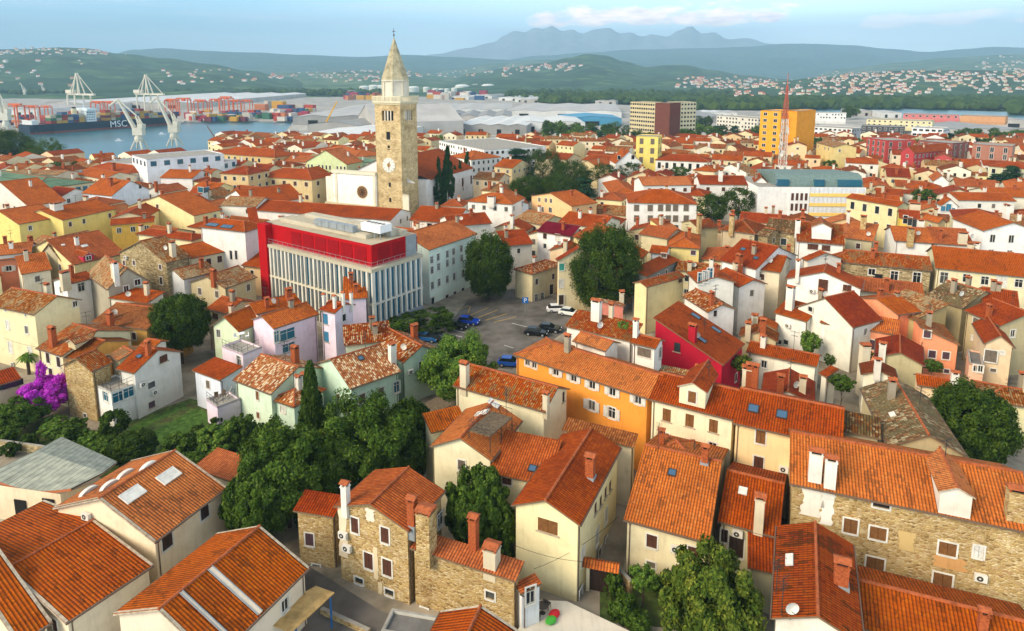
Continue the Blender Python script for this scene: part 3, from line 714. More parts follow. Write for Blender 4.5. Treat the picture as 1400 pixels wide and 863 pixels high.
H('deep red house with a sloping roof and three dark skylights',(765,295),(1155,397),(1302,286),7.5,'b01830','crisp','s','u',t=0.42,win=[(903,298,0.9,1.3,'dk',None)],
  sky=[(1003,130,0.9,1.5,'d'),(1115,205,0.9,1.5,'d'),(1035,258,0.9,1.5,'d')],ch=[(985,262,2.0,'r',1.0,0.8)])
H('salmon pink house with a small brown window behind the deep red house',(470,75),(620,72),(762,50),11.5,'e89078','mix','s','u',t=0.2,win=[(717,102,0.7,0.9,'sh_brown')],ch=[(590,40,1.4,'p')])
H('mottled pale and orange roof just above the deep red house',(925,15),(1070,107),(1180,63),9.8,'e2dcd0','mix','g','u',t=0.4,win=[(1110,115,0.6,1.0,'sh_dark')],ch=[(1090,70,1.8,'b')])
H('cream house with six brown shutters and a shuttered dormer',(747,580),(1215,698),('rA',820,437),9.6,'e2d8b4','crisp','g','u',t=0.4,
  win=[(845,670,0.95,1.5,'sh_wood',None),(970,700,0.95,1.5,'sh_wood',None),(1100,730,0.95,1.5,'sh_wood',None),(838,798,0.85,1.4,'gl'),(1095,850,0.85,1.3,'gl')],dormer=[(982,618,2.9,2.1,'e2d8b4','sh_wood')],ch=[(1028,455,1.3,'b')])
H('small hipped orange roof standing against the cream dormer house',(800,872),(985,905),(1097,826),7.6,'d8caa0','crisp','h','u',t=0.35,ch=[(797,830,1.4,'b')])
H('white annex with a dark roof terrace next to the deep red house',(780,425),(1010,470),('rA',800,390),7.5,'d8d0c0','old','s','v',t=0.12)
tile(0,0,1)
H('peach house with tall brown shutters beside the cream dormer house',(1001.6,577.7),(1152,612),('rA',1020,530),9.6,'e6c894','crisp','g','u',t=0.4,
  win=[(1040,597,0.95,1.6,'sh_wood'),(1037,634,0.95,1.6,'sh_brown')],ac=[(1072,640)],sky=[(1030,559,1.1,1.1,'d'),(1069,567,1.1,1.1,'d')],ch=[(998,522,2.2,'p',1.0,0.8),(1025,528,2.6,'b',0.8,0.8),(1037,512,2.6,'b',0.8,0.8)])
H('old mossy roof with a small grey skylight left of the round dark tree',(1176,530),(1267,541),(1258,616),9.0,'b8a880','moss','g','v',r=(1229,516),sky=[(1220,567,0.8,0.6,'w')])
H('weathered lean-to of half black tiles beside the mossy roof',(1148,588),(1205,600),('rA',1160,560),9.2,'b0a484','moss','s','v',t=0.25)
# ================================================================= upper right middle
tile(1050,400,3.995)
H('long low white house with a red roof behind the peach house',(-120,322),(268,405),('rB',300,345),5.5,'e6e0cc','crisp','g','u',t=0.36)
H('tiny red roofed annex at the end of the low white house',(275,440),(320,462),(345,425),4.5,'e0d8c4','crisp','s','v',t=0.3)
H('white house with a large red roof and a plaster gable beside the palm garden',(150,78),(465,192),(568,128),9.0,'e0dccc','red','g','v',r=(300,28),win=[(235,90,0.8,0.8,'dk')])
H('white walled extension with a tall white chimney and an air conditioner',(30,108),(212,160),4.5,7.6,'e8e4da','red','s','v',t=0.34,ch=[(118,90,3.6,'w',1.2,0.9)],ac=[(112,180)],win=[(97,272,0.8,0.8,'dk'),(62,270,0.7,0.8,'dk')])
H('white walled extension facing the palm garden, without windows',(282,162),(445,200),4.0,7.8,'e8e4da','red','s','v',t=0.34,ch=[(365,150,1.8,'w')])
H('salmon house with white corner bands and plum shuttered windows',(822,262),(1052,288),11,8,'e8966c','oldred','s','u',t=0.4,base=(1022,478),ws=(0.95,1.15,'sh_plum','whitewood'),win=[(868,225),(897,337),(972,345),(975,430,0.7,0.6)])
H('taller salmon house with a dark brown door and tiled roof',(710,122),(842,104),9,10.5,'e8966c','new','g','u',t=0.3,win=[(778,273,1.5,2.9,'sh_dark',None)])
H('small salmon house with one framed window and a bright orange roof',(522,200),(712,236),('rB',660,150),7.6,'e89a74','new','s','v',t=0.36,win=[(567,285,0.9,1.6,'sh_plum')])
H('derelict grey plaster house with a red roof and a bricked up wall',(583,352),(857,402),8,7,'b4aa84','red','g','v',r=(720,328),ch=[(622,345,1.6,'w',0.9,0.6)])
H('crumbling stone house with a grey shutter beside the far right street',(1070,97),(1270,182),10,10.5,'b8a880','red','g','u',t=0.36,win=[(1135,160,1.1,1.2,'sh_grey'),(1122,250,1.1,1.1,'sh_white',None),(1095,345,0.8,0.9,'gl')],ch=[(1205,130,1.5,'b')])
H('narrow pale house with a loggia under a small gable at the far right',(1180,278),(1350,302),9,9.0,'d8c09c','red','g','v',r=(1268,235),win=[(1215,345,1.5,1.8,'sh_grey'),(1230,425,0.7,0.5,'sh_grey'),(1280,330,0.5,0.5,'sh_white')])
H('low pink walled house in front of the narrow loggia house',(1100,385),(1180,400),6,5.6,'dcae90','bitumen','f','u',win=[(1135,415,0.6,1.0,'gl'),(1160,415,0.6,1.0,'gl')])
H('roof of broken black and orange tiles behind the salmon houses',(850,20),(1065,85),12,9,'a89870','moss','g','u',t=0.35)
H('rambling old roof between the white gable house and the salmon houses',(570,60),(800,150),7.5,9,'b0a070','old','s','v',t=0.25)
H('red tiled roof at the right edge above the crumbling stone house',(1170,50),(1375,80),9,8.5,'c8bc98','red','g','u',t=0.3)
# ================================================================= left foreground group
tile(0,400,3.995)
H('tall cream townhouse with small windows beside the magenta bougainvillea',(-70,68),(185,121),(495,48),9,'dccfa4','old','g','u',r=(335,20),base=(212,448),
  win=[(30,97,0.4,0.3,'dk'),(140,125,0.4,0.3,'dk'),(42,178,0.8,1.4,'sh_white'),(145,205,0.8,1.3,'gl'),(57,300,0.9,1.9,'sh_white'),(165,330,0.9,1.9,'sh_white'),(72,395,0.6,0.8,'dk'),(412,62,0.8,1.0,'gl')],ws=(0.8,1.2,'sh_white','whitewood'))
H('cream house with dark open shutters and a small roof dormer',(195,302),(335,347),('rA',375,168),8.6,'dccfa4','oldred','g','u',t=0.36,
  win=[(262,358,0.9,1.5,'sh_dark'),(320,380,0.9,1.5,'sh_dark'),(278,440,0.9,1.4,'sh_dark'),(325,475,0.8,1.3,'sh_dark')],ch=[(292,290,2.4,'b',0.9,0.7)],dormer=[(445,320,1.7,0.9,'c8b890',None)])
H('brown tiled roof with a small orange wall strip beside the stone gable',(335,345),(428,372),('rA',540,240),8.2,'e8a850','brown','g','u',t=0.36)
H('stone gabled house with a pale terrace balcony at its side',(332,398),(500,432),(650,385),8,'stone','oldred','g','v',r=(425,358),base=(512,712),win=[(465,672,0.5,0.5,'dk')])
H('raised tiled roof with a pale dormer side behind the stone gabled house',(590,340),(645,372),(757,290),9.4,'c8bc94','oldred','g','u',t=0.3,sky=[(635,300,1.1,0.6,'w')])
H('weathered white house with two air conditioners and a lawn below',(632,415),(732,441),(1032,330),8,'d2cec2','crisp','g','u',r=(878,312),base=(764,700),
  win=[(890,360,1.2,1.0,'sh_brown',None),(828,505,1.1,0.9,'dk'),(830,612,1.0,0.9,'sh_plum',None)],ac=[(775,500),(840,543)],ch=[(812,340,1.6,'b',0.6,0.6)],sky=[(760,350,0.9,0.6,'d')])
H('white enclosed balcony block with a railed terrace on top',(500,492),(607,546),(742,492),6,'e0ddd2','concrete','f','u',base=(612,655),win=[(577,570,1.4,1.4,'bl'),(650,570,1.6,1.4,'bl'),(700,545,1.4,1.4,'bl')])
H('small gabled roof with a mortar edge between the cream and brown roofs',(480,200),(545,219),(717,163),8,'b8a880','oldred','g','v',t=0.4,ch=[(672,215,2.2,'b',0.9,0.7)])
H('large dark brown roof left of the dense roadside tree',(497,160),(800,202),('rB',805,92),7.5,'c89c50','brown','g','u',t=0.32,ch=[(602,150,1.2,'w')],sky=[(568,83,0.8,0.6,'w')])
H('small tiled roof behind the weathered white house',(760,285),(840,300),(950,268),7.5,'d8d4c8','crisp','g','u',t=0.34)
H('low orange roof with dark strip windows at the left edge',(-120,540),(118,469),('rB',-20,405),4.5,'b8ac8c','red','s','v',t=0.3,win=[(70,500,2.4,0.9,'dk',None),(15,515,2.0,0.9,'dk',None)])
H('orange roof partly hidden by the dense roadside tree',(1122,88),(1235,115),(1370,40),8,'d8c8a0','red','g','u',t=0.36,win=[(1175,130,1.4,1.0,'sh_brown',None)])
H('pale green house with a chimney behind the terrace with white chairs',(1150,182),(1305,215),(1420,120),8.2,'cfdcb8','crisp','g','v',r=(1218,133),win=[(1193,225,0.8,1.3,'gl')],ch=[(1240,130,1.8,'p')])
H('lilac house with a glass railed roof terrace and white chairs',(1212,290),(1325,335),(1420,290),7.6,'dcc8d0','concrete','f','u',win=[(1305,375,1.0,1.6,'gl')])
H('pale blue annex below the lilac terrace house',(1045,445),(1060,560),6,6.0,'d4dce4','red','s','v',t=0.2) if False else None
tile(0,0,1)
H('pale blue annex with stairs below the lilac terrace house',(262,506),(300,520),(330,505),6.5,'d4d8e0','red','s','v',t=0.15)
H('lilac garage block with a terrace of wicker chairs on top',(282,545),(297,556),(322,540),4.6,'d8c8d4','concrete','f','u')
H('mint house with mottled roof and two wood shuttered windows',(318,519),(370,539),('rB',425,502),8,'cfe0c4','mix','g','u',t=0.42,base=(374,590),win=[(352,541,0.6,1.2,'sh_wood'),(353,568,0.6,0.9,'sh_wood')],ch=[(404,496,2.0,'b',0.8,0.8)])
tile(350,400,3.995)
H('mint corner wing with a mottled hipped roof beside the tall conifer',(76,582),(207,626),(418,538),8,'c8dcc4','mix','h','u',t=0.42,base=(207,738),win=[(148,640,0.9,0.9,'sh_white'),(395,570,0.9,0.9,'gl')])
H('mint house with a large mottled roof and two dark roof windows',(792,430),(514,526),('rB',345,365),8,'c4dcc4','mix','g','u',t=0.45,base=(518,684),
  win=[(580,580,0.9,1.3,'sh_grey'),(682,545,0.9,1.3,'sh_grey'),(765,515,0.9,1.6,'bl'),(450,580,0.8,1.2,'sh_wood')],sky=[(572,360,0.8,0.8,'d'),(617,245,0.8,0.6,'d')],ch=[(800,355,2.2,'w',0.9,0.8)])
H('mint gabled end with a mottled roof facing the leafy tree',(1008,314),(806,382),9,8.6,'c8dcc4','mix','g','v',r=(888,291),ch=[(865,250,1.8,'b',0.8,0.8)],ac=[(840,430)])
H('upper mottled roof behind the mint house near the parked blue car',(742,262),(480,290),('rB',575,178),9.4,'c8dcc4','mix','s','v',t=0.4)
H('lilac house with glazed balconies under a bright orange roof',(345,116),(95,198),('rB',10,128),9.8,'dcc8d4','new','g','u',t=0.4,win=[(170,230,2.8,1.8,'bl',None),(180,300,2.2,1.4,'bl',None),(110,240,0.8,1.8,'bl')])
H('tall lilac house with two blue shutters and thin chimneys',(342,92),(430,113),(693,99),11.5,'dccad4','new','g','u',r=(491,62),win=[(380,145,1.0,1.7,'sh_blue',None),(385,242,1.0,1.7,'sh_blue',None),(613,118,0.7,0.7,'sh_blue',None)],ch=[(430,85,1.6,'w',0.4,0.4),(490,70,1.6,'w',0.4,0.4),(550,70,1.6,'w',0.4,0.4),(340,62,1.4,'w',0.4,0.4)])
H('wide orange roof with brick chimneys left of the tall lilac house',(255,60),(0,118),('rB',-60,60),9.6,'e0d0c4','new','g','u',t=0.3,ch=[(180,40,1.6,'b',0.9,0.9),(60,80,1.2,'b')])
H('orange roof below the red library beside a lilac wall',(610,28),(475,38),6.0,9,'d8c8d4','new','s','v',t=0.36)
H('cream house with an old roof and a tall plaster chimney',(1075,507),(1385,598) if False else (1578,652),(1770,540),8.5,'e0d6b4','oldred','g','u',r=(1678,519),ch=[(1140,505,2.6,'p',0.9,0.8),(1595,635,1.6,'p')],win=[(1680,570,0.6,1.3,'sh_dark',None)])
tile(0,0,1)
H('cream gabled house with a timber roof deck and skylights',(588,610),(672,630),(768,586),8.0,'e4dab4','crisp','g','v',r=(632,599),sky=[(659,565,0.9,1.6,'w'),(675,552,0.9,1.4,'w'),(721,564,1.0,1.9,'w')],ant=[(692,590,5.0)])
H('narrow red roof slope with a cream side wall behind the roof deck house',(589,592),(640,580),('rA',610,565),7.6,'e4dab4','crisp','s','v',t=0.25)
H('grey wooden garden shed behind the mint house',(572,556),(590,568),(615,556),3.2,'8c7c64','greywood','s','v',t=0.12,gut=False)
# ================================================================= left middle distance
AG=dict(rows=1,sp=2.6,st='gl',w=0.9,h=1.2)
tile(0,200,3.995)
H('long hall with a pale green metal roof and a band of blue windows',(-420,155),(165,243),(490,190),10.5,'dccba0','greenroof','h','u',t=0.22,auto=dict(rows=1,sp=1.9,st='bl',w=1.5,h=1.5,skip=0,fr='whitewood'))
H('yellow hall with two white roof lights and a white gable side',(337,385),(100,426),('rB',-30,352),11,'dcc878','new','g','u',t=0.28,sky=[(50,355,2.4,1.2,'w'),(150,338,2.4,1.2,'w')],near=True,pipe=True)
H('second yellow hall with a boxy roof light, joined to the first',(640,340),(340,404),('rB',215,295),11,'dcc878','new','g','u',t=0.28,ch=[(310,345,1.4,'w',2.4,1.6)],near=True)
H('pale blue gabled house with a brick chimney behind the yellow halls',(445,256),(608,272),(897,241),10,'dfe4ea','new','g','u',r=(750,188),ch=[(605,215,2.0,'b',1.2,1.0)],win=[(765,222,0.9,1.0,'dk')])
H('cream hall with a wide gable and a long orange roof',(690,330),(1058,380),(1208,345),10,'e4d49c','new','g','v',r=(845,270),win=[(860,328,0.9,1.0),(755,335,0.8,0.9)])
H('large white house with paired arched windows beside the red library',(1085,440),(1338,468),(1470,432),12,'e4e0d8','new','h','u',base=(1358,800),t=0.4,win=[(1262,595,0.7,2.0,'dk'),(1290,595,0.7,2.0,'dk'),(1278,730,0.8,0.9,'sh_grey')],sky=[(1160,430,3.2,1.2,'d'),(1240,440,3.2,1.2,'d')],ch=[(1222,385,1.2,'w')])
H('rubble stone house with tiny dark windows and an old mossy roof',(1045,602),(905,638),('rB',700,518),10.5,'stonegrey','old','g','u',t=0.42,near=True,win=[(678,637,0.8,1.0,'sh_plum'),(732,637,0.8,1.0,'sh_plum'),(875,660,0.8,1.0,'sh_plum'),(880,735,0.9,1.5,'sh_dark')],ch=[(945,600,2.6,'p',0.9,0.9)],ac=[(693,607)])
H('low white annex with laundry balcony in front of the stone house',(1187,681),(1000,728),('rB',915,675),7.8,'dcdcd8','old','g','u',t=0.36,near=True,win=[(1062,753,0.9,1.6,'sh_plum')])
H('hipped cream house with one dark window behind the stone house',(740,478),(1045,516),(1150,490),10,'e6dcb0','new','h','u',t=0.36,win=[(1095,543,1.1,1.3,'dk')],sky=[(918,463,0.8,0.8,'d')],ant=[(930,470,2.5)])
H('cream terrace house with brown windows right of the hipped cream house',(1247,572),(1040,613),('rB',1030,545),8.4,'e0d8b4','new','g','u',t=0.3,win=[(1140,632,1.0,1.4,'sh_brown'),(1200,617,1.0,1.4,'sh_brown')])
H('orange tiled house with a crimson dormer at its front',(690,584),(400,648),('rB',300,512),9,'dcc890','red','g','u',t=0.36,dormer=[(485,625,2.0,1.2,'c02848','gl')],sky=[(462,545,1.2,0.8,'w'),(345,540,0.6,0.5,'w')])
H('small dark stone cabin with a mossy roof and plaster gable',(208,602),(330,625),(402,598),9,'b4a888','moss','g','v',r=(272,535),win=[(360,635,0.8,1.0,'dk')],near=True,ch=[(235,540,2.4,'b',1.1,0.8),(205,560,2.0,'p')])
H('salmon pink house with an open white window at the left edge',(-60,628),(112,612),('rA',-60,575),9,'d88460','new','g','u',t=0.34,near=True,win=[(48,668,1.0,1.1,'os')])
H('new orange roof with a pale edge beside the salmon pink house',(285,672),(115,700),('rB',108,600),8,'dcd0b4','new','s','v',t=0.34)
H('orange roof with a brick chimney at the left edge below the yellow hall',(172,578),(-40,600),8,10,'dcd4cc','new','g','u',t=0.34,ch=[(48,530,1.8,'b')])
H('white house with a tall paired window under an orange roof',(517,717),(360,757),('rB',130,722),8.8,'e2e2de','new','g','u',t=0.34,near=True,win=[(445,770,1.2,1.6,'gl')],ch=[(395,715,1.8,'b'),(330,760,2.0,'p',1.4,0.9)])
H('grey rendered house with an old brown roof and a pale blue window',(470,700),(585,783),(832,745),9,'a8a08c','old','g','u',r=(703,668),near=True,win=[(750,742,1.0,1.1,'gl'),(690,780,0.8,1.2,'gl')],ch=[(625,710,2.2,'p',1.0,0.8),(685,760,2.8,'w',1.0,0.8)])
H('low white outbuilding with an orange roof below the stone house',(590,828),(800,857),(915,818),7.4,'dcd8c8','new','s','v',t=0.2,near=True)
H('ochre fronted small house between two orange roofs',(842,412),(600,432),6,9.6,'d8b050','new','g','u',t=0.3,auto=AG)
H('cream block with an air conditioner beside the yellow halls',(708,335),(597,395),9,10.4,'e6d8a8','red','g','u',t=0.3,auto=AG)
H('row house with a weathered roof left of the large white house',(1398,330),(1200,322),10,10.5,'e0dcd0','old','g','u',t=0.34)
H('cream palace with a row of dark windows by the harbour',(1165,38),(1500,62),14,12,'ccb078','new','h','u',t=0.36,auto=dict(rows=2,sp=3.4,st='dk',w=1.2,h=1.6))
H('tan three storey house with square windows above the white row',(1198,148),(1355,156),12,13,'ceb482','new','h','u',t=0.36,auto=dict(rows=2,sp=3.0,st='dk',w=1.1,h=1.3))
H('white gabled house with a wide glazed gable window',(1032,255),(1100,262),(1228,262),10,'dcdcd8','new','g','u',r=(1115,212),win=[(1096,238,2.2,1.6,'bl'),(1142,236,2.2,1.6,'bl')])
H('red roofed house with a white gable behind the glazed gable house',(870,172),(1050,176),(1180,150),10,'e0dcd8','new','g','u',r=(1105,130),win=[(1120,155,1.2,1.2,'sh_dark')])
H('cluster house with white chimneys behind the pale blue gabled house',(470,120),(700,150),12,10,'dcd4c4','new','h','u',t=0.34,ch=[(530,105,2.4,'b',1.4,1),(615,140,3.0,'b',1.6,1.2),(445,80,2.4,'w'),(485,75,2.4,'w')])
H('orange gabled roof directly behind the long green roofed hall',(20,150),(310,158),10,11,'d8ccb0','old','g','u',t=0.2,ch=[(90,130,1.4,'p'),(155,155,1.6,'p')])
H('brown hall roof with small dormers right of the green roof',(400,150),(560,180),12,9.5,'d8ccb0','new','g','u',t=0.3,sky=[(440,140,2.4,1.2,'d')],ch=[(400,150,2.0,'b')])
tile(0,0,1)
H('white roofed cottage at the left edge beside the yellow hall',(-30,268),(38,282),10,10,'d8d0c4','new','g','v',t=0.36)
# ================================================================= centre middle distance
tile(350,200,3.995)
H('long mint office building with two rows of tall windows',(1210,478),(945,567),('rB',880,478),12,'d4e2d2','new','g','u',t=0.36,base=(930,870),near=True,
  win=[(960,622,0.9,1.5,'gl'),(996,607,0.9,1.5,'gl'),(1046,590,0.9,1.5,'gl'),(1080,577,0.9,1.5,'gl'),(1122,560,0.9,1.5,'gl'),(962,678,0.9,1.5,'gl'),(998,660,0.9,1.5,'gl'),(1046,640,0.9,1.5,'gl'),(1080,628,0.9,1.5,'gl'),(1124,612,0.9,1.5,'gl'),
  (964,762,0.9,1.6,'gl'),(1000,745,0.9,1.6,'gl'),(1046,728,0.9,1.6,'gl'),(1083,713,0.9,1.6,'gl'),(1130,695,0.9,1.6,'gl'),(962,850,1,1.9,'dk'),(1040,838,1,2.2,'sh_dark'),(1083,820,1,2.2,'sh_dark'),(1127,800,1,2.2,'sh_dark')],ch=[(1098,415,1.2,'z' if False else 'g')])
H('low red roofed house with a white wall between tower and mint office',(835,402),(1090,422),('rA',862,325),9,'e2ddd2','red','g','u',t=0.36,ch=[],win=[(948,438,1.4,1.6,'dk')])
H('orange roof wing behind the mint office building',(1060,440),(1290,420),10,10.5,'dcd8cc','new','g','u',t=0.34,ac=[])
H('white house with a boxy air handling unit on its roof terrace',(1150,300),(1400,318),('rA',1165,248),11,'e4e0d8','new','h','u',t=0.34,auto=AG,ch=[(1198,350,1.6,'w',2.0,1.4)])
H('stone palace with brown windows left of the cathedral facade',(0,165),(305,185),(390,152),12.5,'d2ba88','new','h','u',t=0.36,base=(305,350),auto=dict(rows=2,sp=4.2,fl=4.6,st='sh_brown',w=1.3,h=1.5,skip=0))
H('orange roof with a white wall in front of the stone palace',(-40,325),(265,285),('rA',-80,240),9.5,'e4e2dc','new','g','u',t=0.34,auto=dict(rows=1,sp=2.8,st='dk',w=0.8,h=1.2))
H('long orange roof behind the red library',(-60,345),(735,405),12,9.5,'e0dcd4','red','g','u',t=0.3)
H('wide orange roof between the large white house and the library',(-30,450),(25,445),('rA',-60,335),12,'e4e2dc','new','s','v',t=0.3)
H('pale green gabled hall with a rounded white window bay',(270,85),(495,100),('rB',500,60),12,'c8d4a0','new','g','v',r=(372,22),auto=dict(rows=1,sp=1.6,st='dk',w=0.7,h=1.6,k=(0,)))
H('low orange roof between palm and pale green hall',(30,78),(280,88),12,10,'d8c8a0','new','g','u',t=0.32)
H('bluish green shed roof behind the pale green hall',(490,75),(620,90),10,11,'b8ccb8','greenroof','g','u',t=0.2)
H('orange roofed hall at the foot of the harbour crane',(350,20),(540,60),14,12,'d0bc90','new','h','u',t=0.3,ch=[(545,20,1.8,'b',1.4,1.2)])
H('white three storey block right of the cypresses',(1050,55),(1175,75),(1245,45),11,'e8e6e0','new','h','u',t=0.32,auto=dict(rows=3,sp=2.2,st='dk',w=0.8,h=1.3,skip=0))
H('long white apartment block with dark windows near the road',(1000,-30),(1245,20),(1395,-32),14,'e8e8e4','concrete','f','u',auto=dict(rows=4,sp=2.6,fl=3,st='dk',w=1.2,h=1.2,skip=0.05))
H('tan house beside the road right of the cypresses',(1295,110),(1400,120),14,11,'d8c090','new','g','u',t=0.34,auto=AG)
H('orange roof by the cypress feet',(1005,325),(1130,330),(1170,300),8,'dcd4c4','red','h','u',t=0.34)
# ================================================================= right of centre
tile(700,200,3.995)
H('white three storey hotel with rows of square windows',(632,308),(1016,317),14,13.5,'e4e0d8','new','h','u',t=0.36,base=None,near=False,
  win=[(x,y,1.3,1.7,s,'whitewood') for y,s in ((337,'sh_grey'),(395,'sh_grey'),(448,'dk')) for x in (680,755,811,853,893,951)])
H('tall white house left of the hotel with a fan shaped roof',(492,200),(545,268),(700,262),14,'e0dcd4','new','h','u',t=0.4,base=(548,372),auto=dict(rows=3,sp=3.0,fl=3.6,st='sh_grey',w=0.9,h=1.6,skip=0),ch=[(697,225,3.0,'b',1.2,1.0)])
H('wing with dark small windows behind the hotel chimney',(715,215),(985,212),12,13,'e4e0d8','new','g','u',t=0.3,auto=dict(rows=1,sp=3.4,st='sh_brown',w=1.0,h=1.1))
H('white house with maroon windows and a white chimney above the bushes',(1025,208),(1290,212),12,12,'e6e2da','red','g','u',t=0.34,auto=dict(rows=1,sp=3.6,st='sh_brown',w=1.0,h=1.2,skip=0),ch=[(1138,190,3.2,'w',1.2,1.0)],win=[])
H('white gabled house with two maroon windows at its end wall',(1290,190),(1300,215),(1395,180),12,'e8e4dc','red','g','u',r=(1362,142),win=[(1332,215,1.2,1.8,'sh_brown',None),(1327,285,1.2,1.8,'sh_brown',None)])
H('peach gabled house with white windows behind the old roofs',(100,270),(325,328),(415,295),10,'e8bc88','new','g','v',t=0.34,r=(240,255),win=[(150,292,1.0,1.2,'gl'),(185,295,1.0,1.2,'gl'),(213,298,1.0,1.2,'gl'),(168,345,0.9,1.4,'gl'),(210,348,1.4,1.4,'gl')])
H('white gabled house behind the parking lot trees',(-30,275),(0,318),(75,290),9.5,'e0e4e6','red','g','u',t=0.36,win=[(38,330,0.8,1.2,'dk')])
H('maroon metal roofed house with a long balcony and laundry',(130,465),(320,495),('rA',170,408),10,'e4e0dc','marroof','s','v',t=0.36,near=True,win=[(180,545,0.8,1.1,'dk'),(237,553,0.8,1.1,'dk'),(250,500,1.2,1.6,'sh_white'),(180,490,1.0,1.4,'sh_dark')],ch=[(280,455,1.4,'b')])
H('broad orange roof above the big dark broadleaf tree',(250,415),(490,450),('rA',290,355),11,'d8d0b8','new','g','u',t=0.34)
H('ochre gabled end with an oval window behind the dark tree',(322,490),(425,520),(540,440),10,'d8c890','red','g','u',r=(375,448),win=[(382,520,0.8,0.8,'dk')])
H('mottled hipped roof on a beige house at the corner of the parking lot',(8,672),(112,700),(258,640),8.5,'dccca0','mix','h','u',t=0.4,base=(115,855),near=True,win=[(135,740,0.8,1.2,'sh_brown'),(225,712,0.8,1.2,'sh_brown'),(130,830,1.0,1.8,'gl'),(163,822,1.0,1.8,'gl')],door=[(215,800,1.2,2.2,'sh_dark')])
H('slim beige house with teal shutters beside the big dark tree',(238,612),(250,625),(420,560),10.5,'e0d0a4','red','g','u',r=(310,555),near=True,win=[(272,660,1.0,1.4,'sh_teal'),(269,750,0.9,1.6,'sh_white')],door=[(268,838,1.0,2.0,'sh_dark')])
H('old low roofs between the maroon roof and the peach house',(10,395),(160,430),10,8.5,'c8bc98','old','g','u',t=0.34)
H('orange roof at the corner left of the maroon roof',(-40,545),(118,532),('rA',-40,465),8.5,'c8c4b8','new','g','u',t=0.3)
H('yellow house with a pyramid roof and dark eaves right of the dark tree',(850,548),(1030,560),(1082,490),9.5,'e4d088','new','h','u',t=0.4,win=[(990,582,1.0,1.0,'sh_plum')])
H('pale yellow block beside the pyramid roofed house',(850,470),(930,462),8,10.5,'e8d890','new','s','v',t=0.2)
H('white house with a small dormer and a long orange roof',(748,580),(845,590),('rA',745,540),9.5,'e2e0dc','new','g','u',t=0.34,win=[(760,628,1.0,1.0,'gl'),(830,595,1.0,0.9,'sh_grey')])
H('long orange lean-to roof beside the big dark tree',(735,712),(918,620),(870,590),8.0,'8c8c88','red','s','v',t=0.25)
H('long old gabled roof with a cream side by the red house',(735,770),(950,712),('rA',740,738),9.0,'e0d09c','oldred','g','u',t=0.36,win=[(917,727,1.0,1.0,'sh_brown',None)])
H('orange house with a glazed hanging balcony and bluish windows',(955,690),(1010,745),(1125,660),10.5,'dcd8cc','new','g','u',t=0.3,near=True,win=[(1030,720,1.0,2.0,'bl'),(1055,710,1.0,2.0,'bl'),(1080,695,1.0,2.0,'bl')])
H('big red gabled roof with two small skylights left of the white gable',(1130,622),(1335,672),('rA',1120,505),10,'e6e2da','red','g','u',t=0.4,sky=[(1262,563,1.0,0.9,'d'),(1332,612,1.0,0.9,'d')])
H('orange roof with a brick chimney above a table on a terrace',(1090,700),(1240,770),(1335,725),9,'e4dcd0','new','g','u',t=0.34,ch=[(1255,680,3.0,'b',1.1,1.0)],ant=[(1230,730,2.5)])
H('old stone house with an uneven roof below the round bushes',(1135,455),(1330,480),(1345,430),11,'b8a888','oldred','h','u',t=0.5,ch=[(1170,380,2.4,'b'),(1187,470,3.4,'s',1.0,1.0)],near=True)
H('red roof with dark edges left of the old stone house',(1020,450),(1135,440),8,10,'c4b890','oldred','g','u',t=0.3,ch=[(1078,470,3.0,'s',0.9,0.9)])
H('crumbling roof and ruin wall left of the yellow pyramid house',(690,478),(850,505),9,10,'c8bc98','red','g','u',t=0.3,ch=[(868,400,1.6,'b',1.0,0.8),(915,425,1.6,'b',1.0,0.8)])
H('stone fronted house at the tile edge next to the stone mansion',(1335,480),(1400,492),(1500,470),11,'stonegrey','moss','g','u',t=0.3,near=True,auto=dict(rows=2,sp=3,st='dk'))
H('white gabled chapel like house beside the yellow scaffolded tower',(530,75),(565,95),(702,88),11,'e8e4dc','new','g','u',r=(610,-2) if False else (632,0),win=[(585,62,1.2,1.6,'dk'),(660,60,1.2,1.6,'dk')])
H('white arcaded hall with a long orange roof beside the green bush',(780,75),(1085,88),('rA',800,40),11.5,'e4e0d8','new','h','u',t=0.3,auto=dict(rows=1,sp=2.8,st='dk',w=1.2,h=2.4,skip=0),base=None)
H('cream gable behind the pine trees at the park edge',(350,105),(470,115),(520,90),9,'dcc898','new','g','v',r=(430,78))
H('long red roof behind the pine trees',(100,60),(300,75),14,9,'d4c4a0','red','g','u',t=0.3)
H('orange roof behind the green pine left of the white gabled house',(380,75),(530,90),14,9.5,'d4c4a0','red','g','u',t=0.3)
H('orange roof between the hall and the white maroon windowed house',(985,130),(1110,140),12,10.5,'d8c8a4','new','h','u',t=0.34)
H('small hipped orange roof right of the hotel',(935,265),(1060,275),9,10,'d8c8a4','new','h','u',t=0.4)
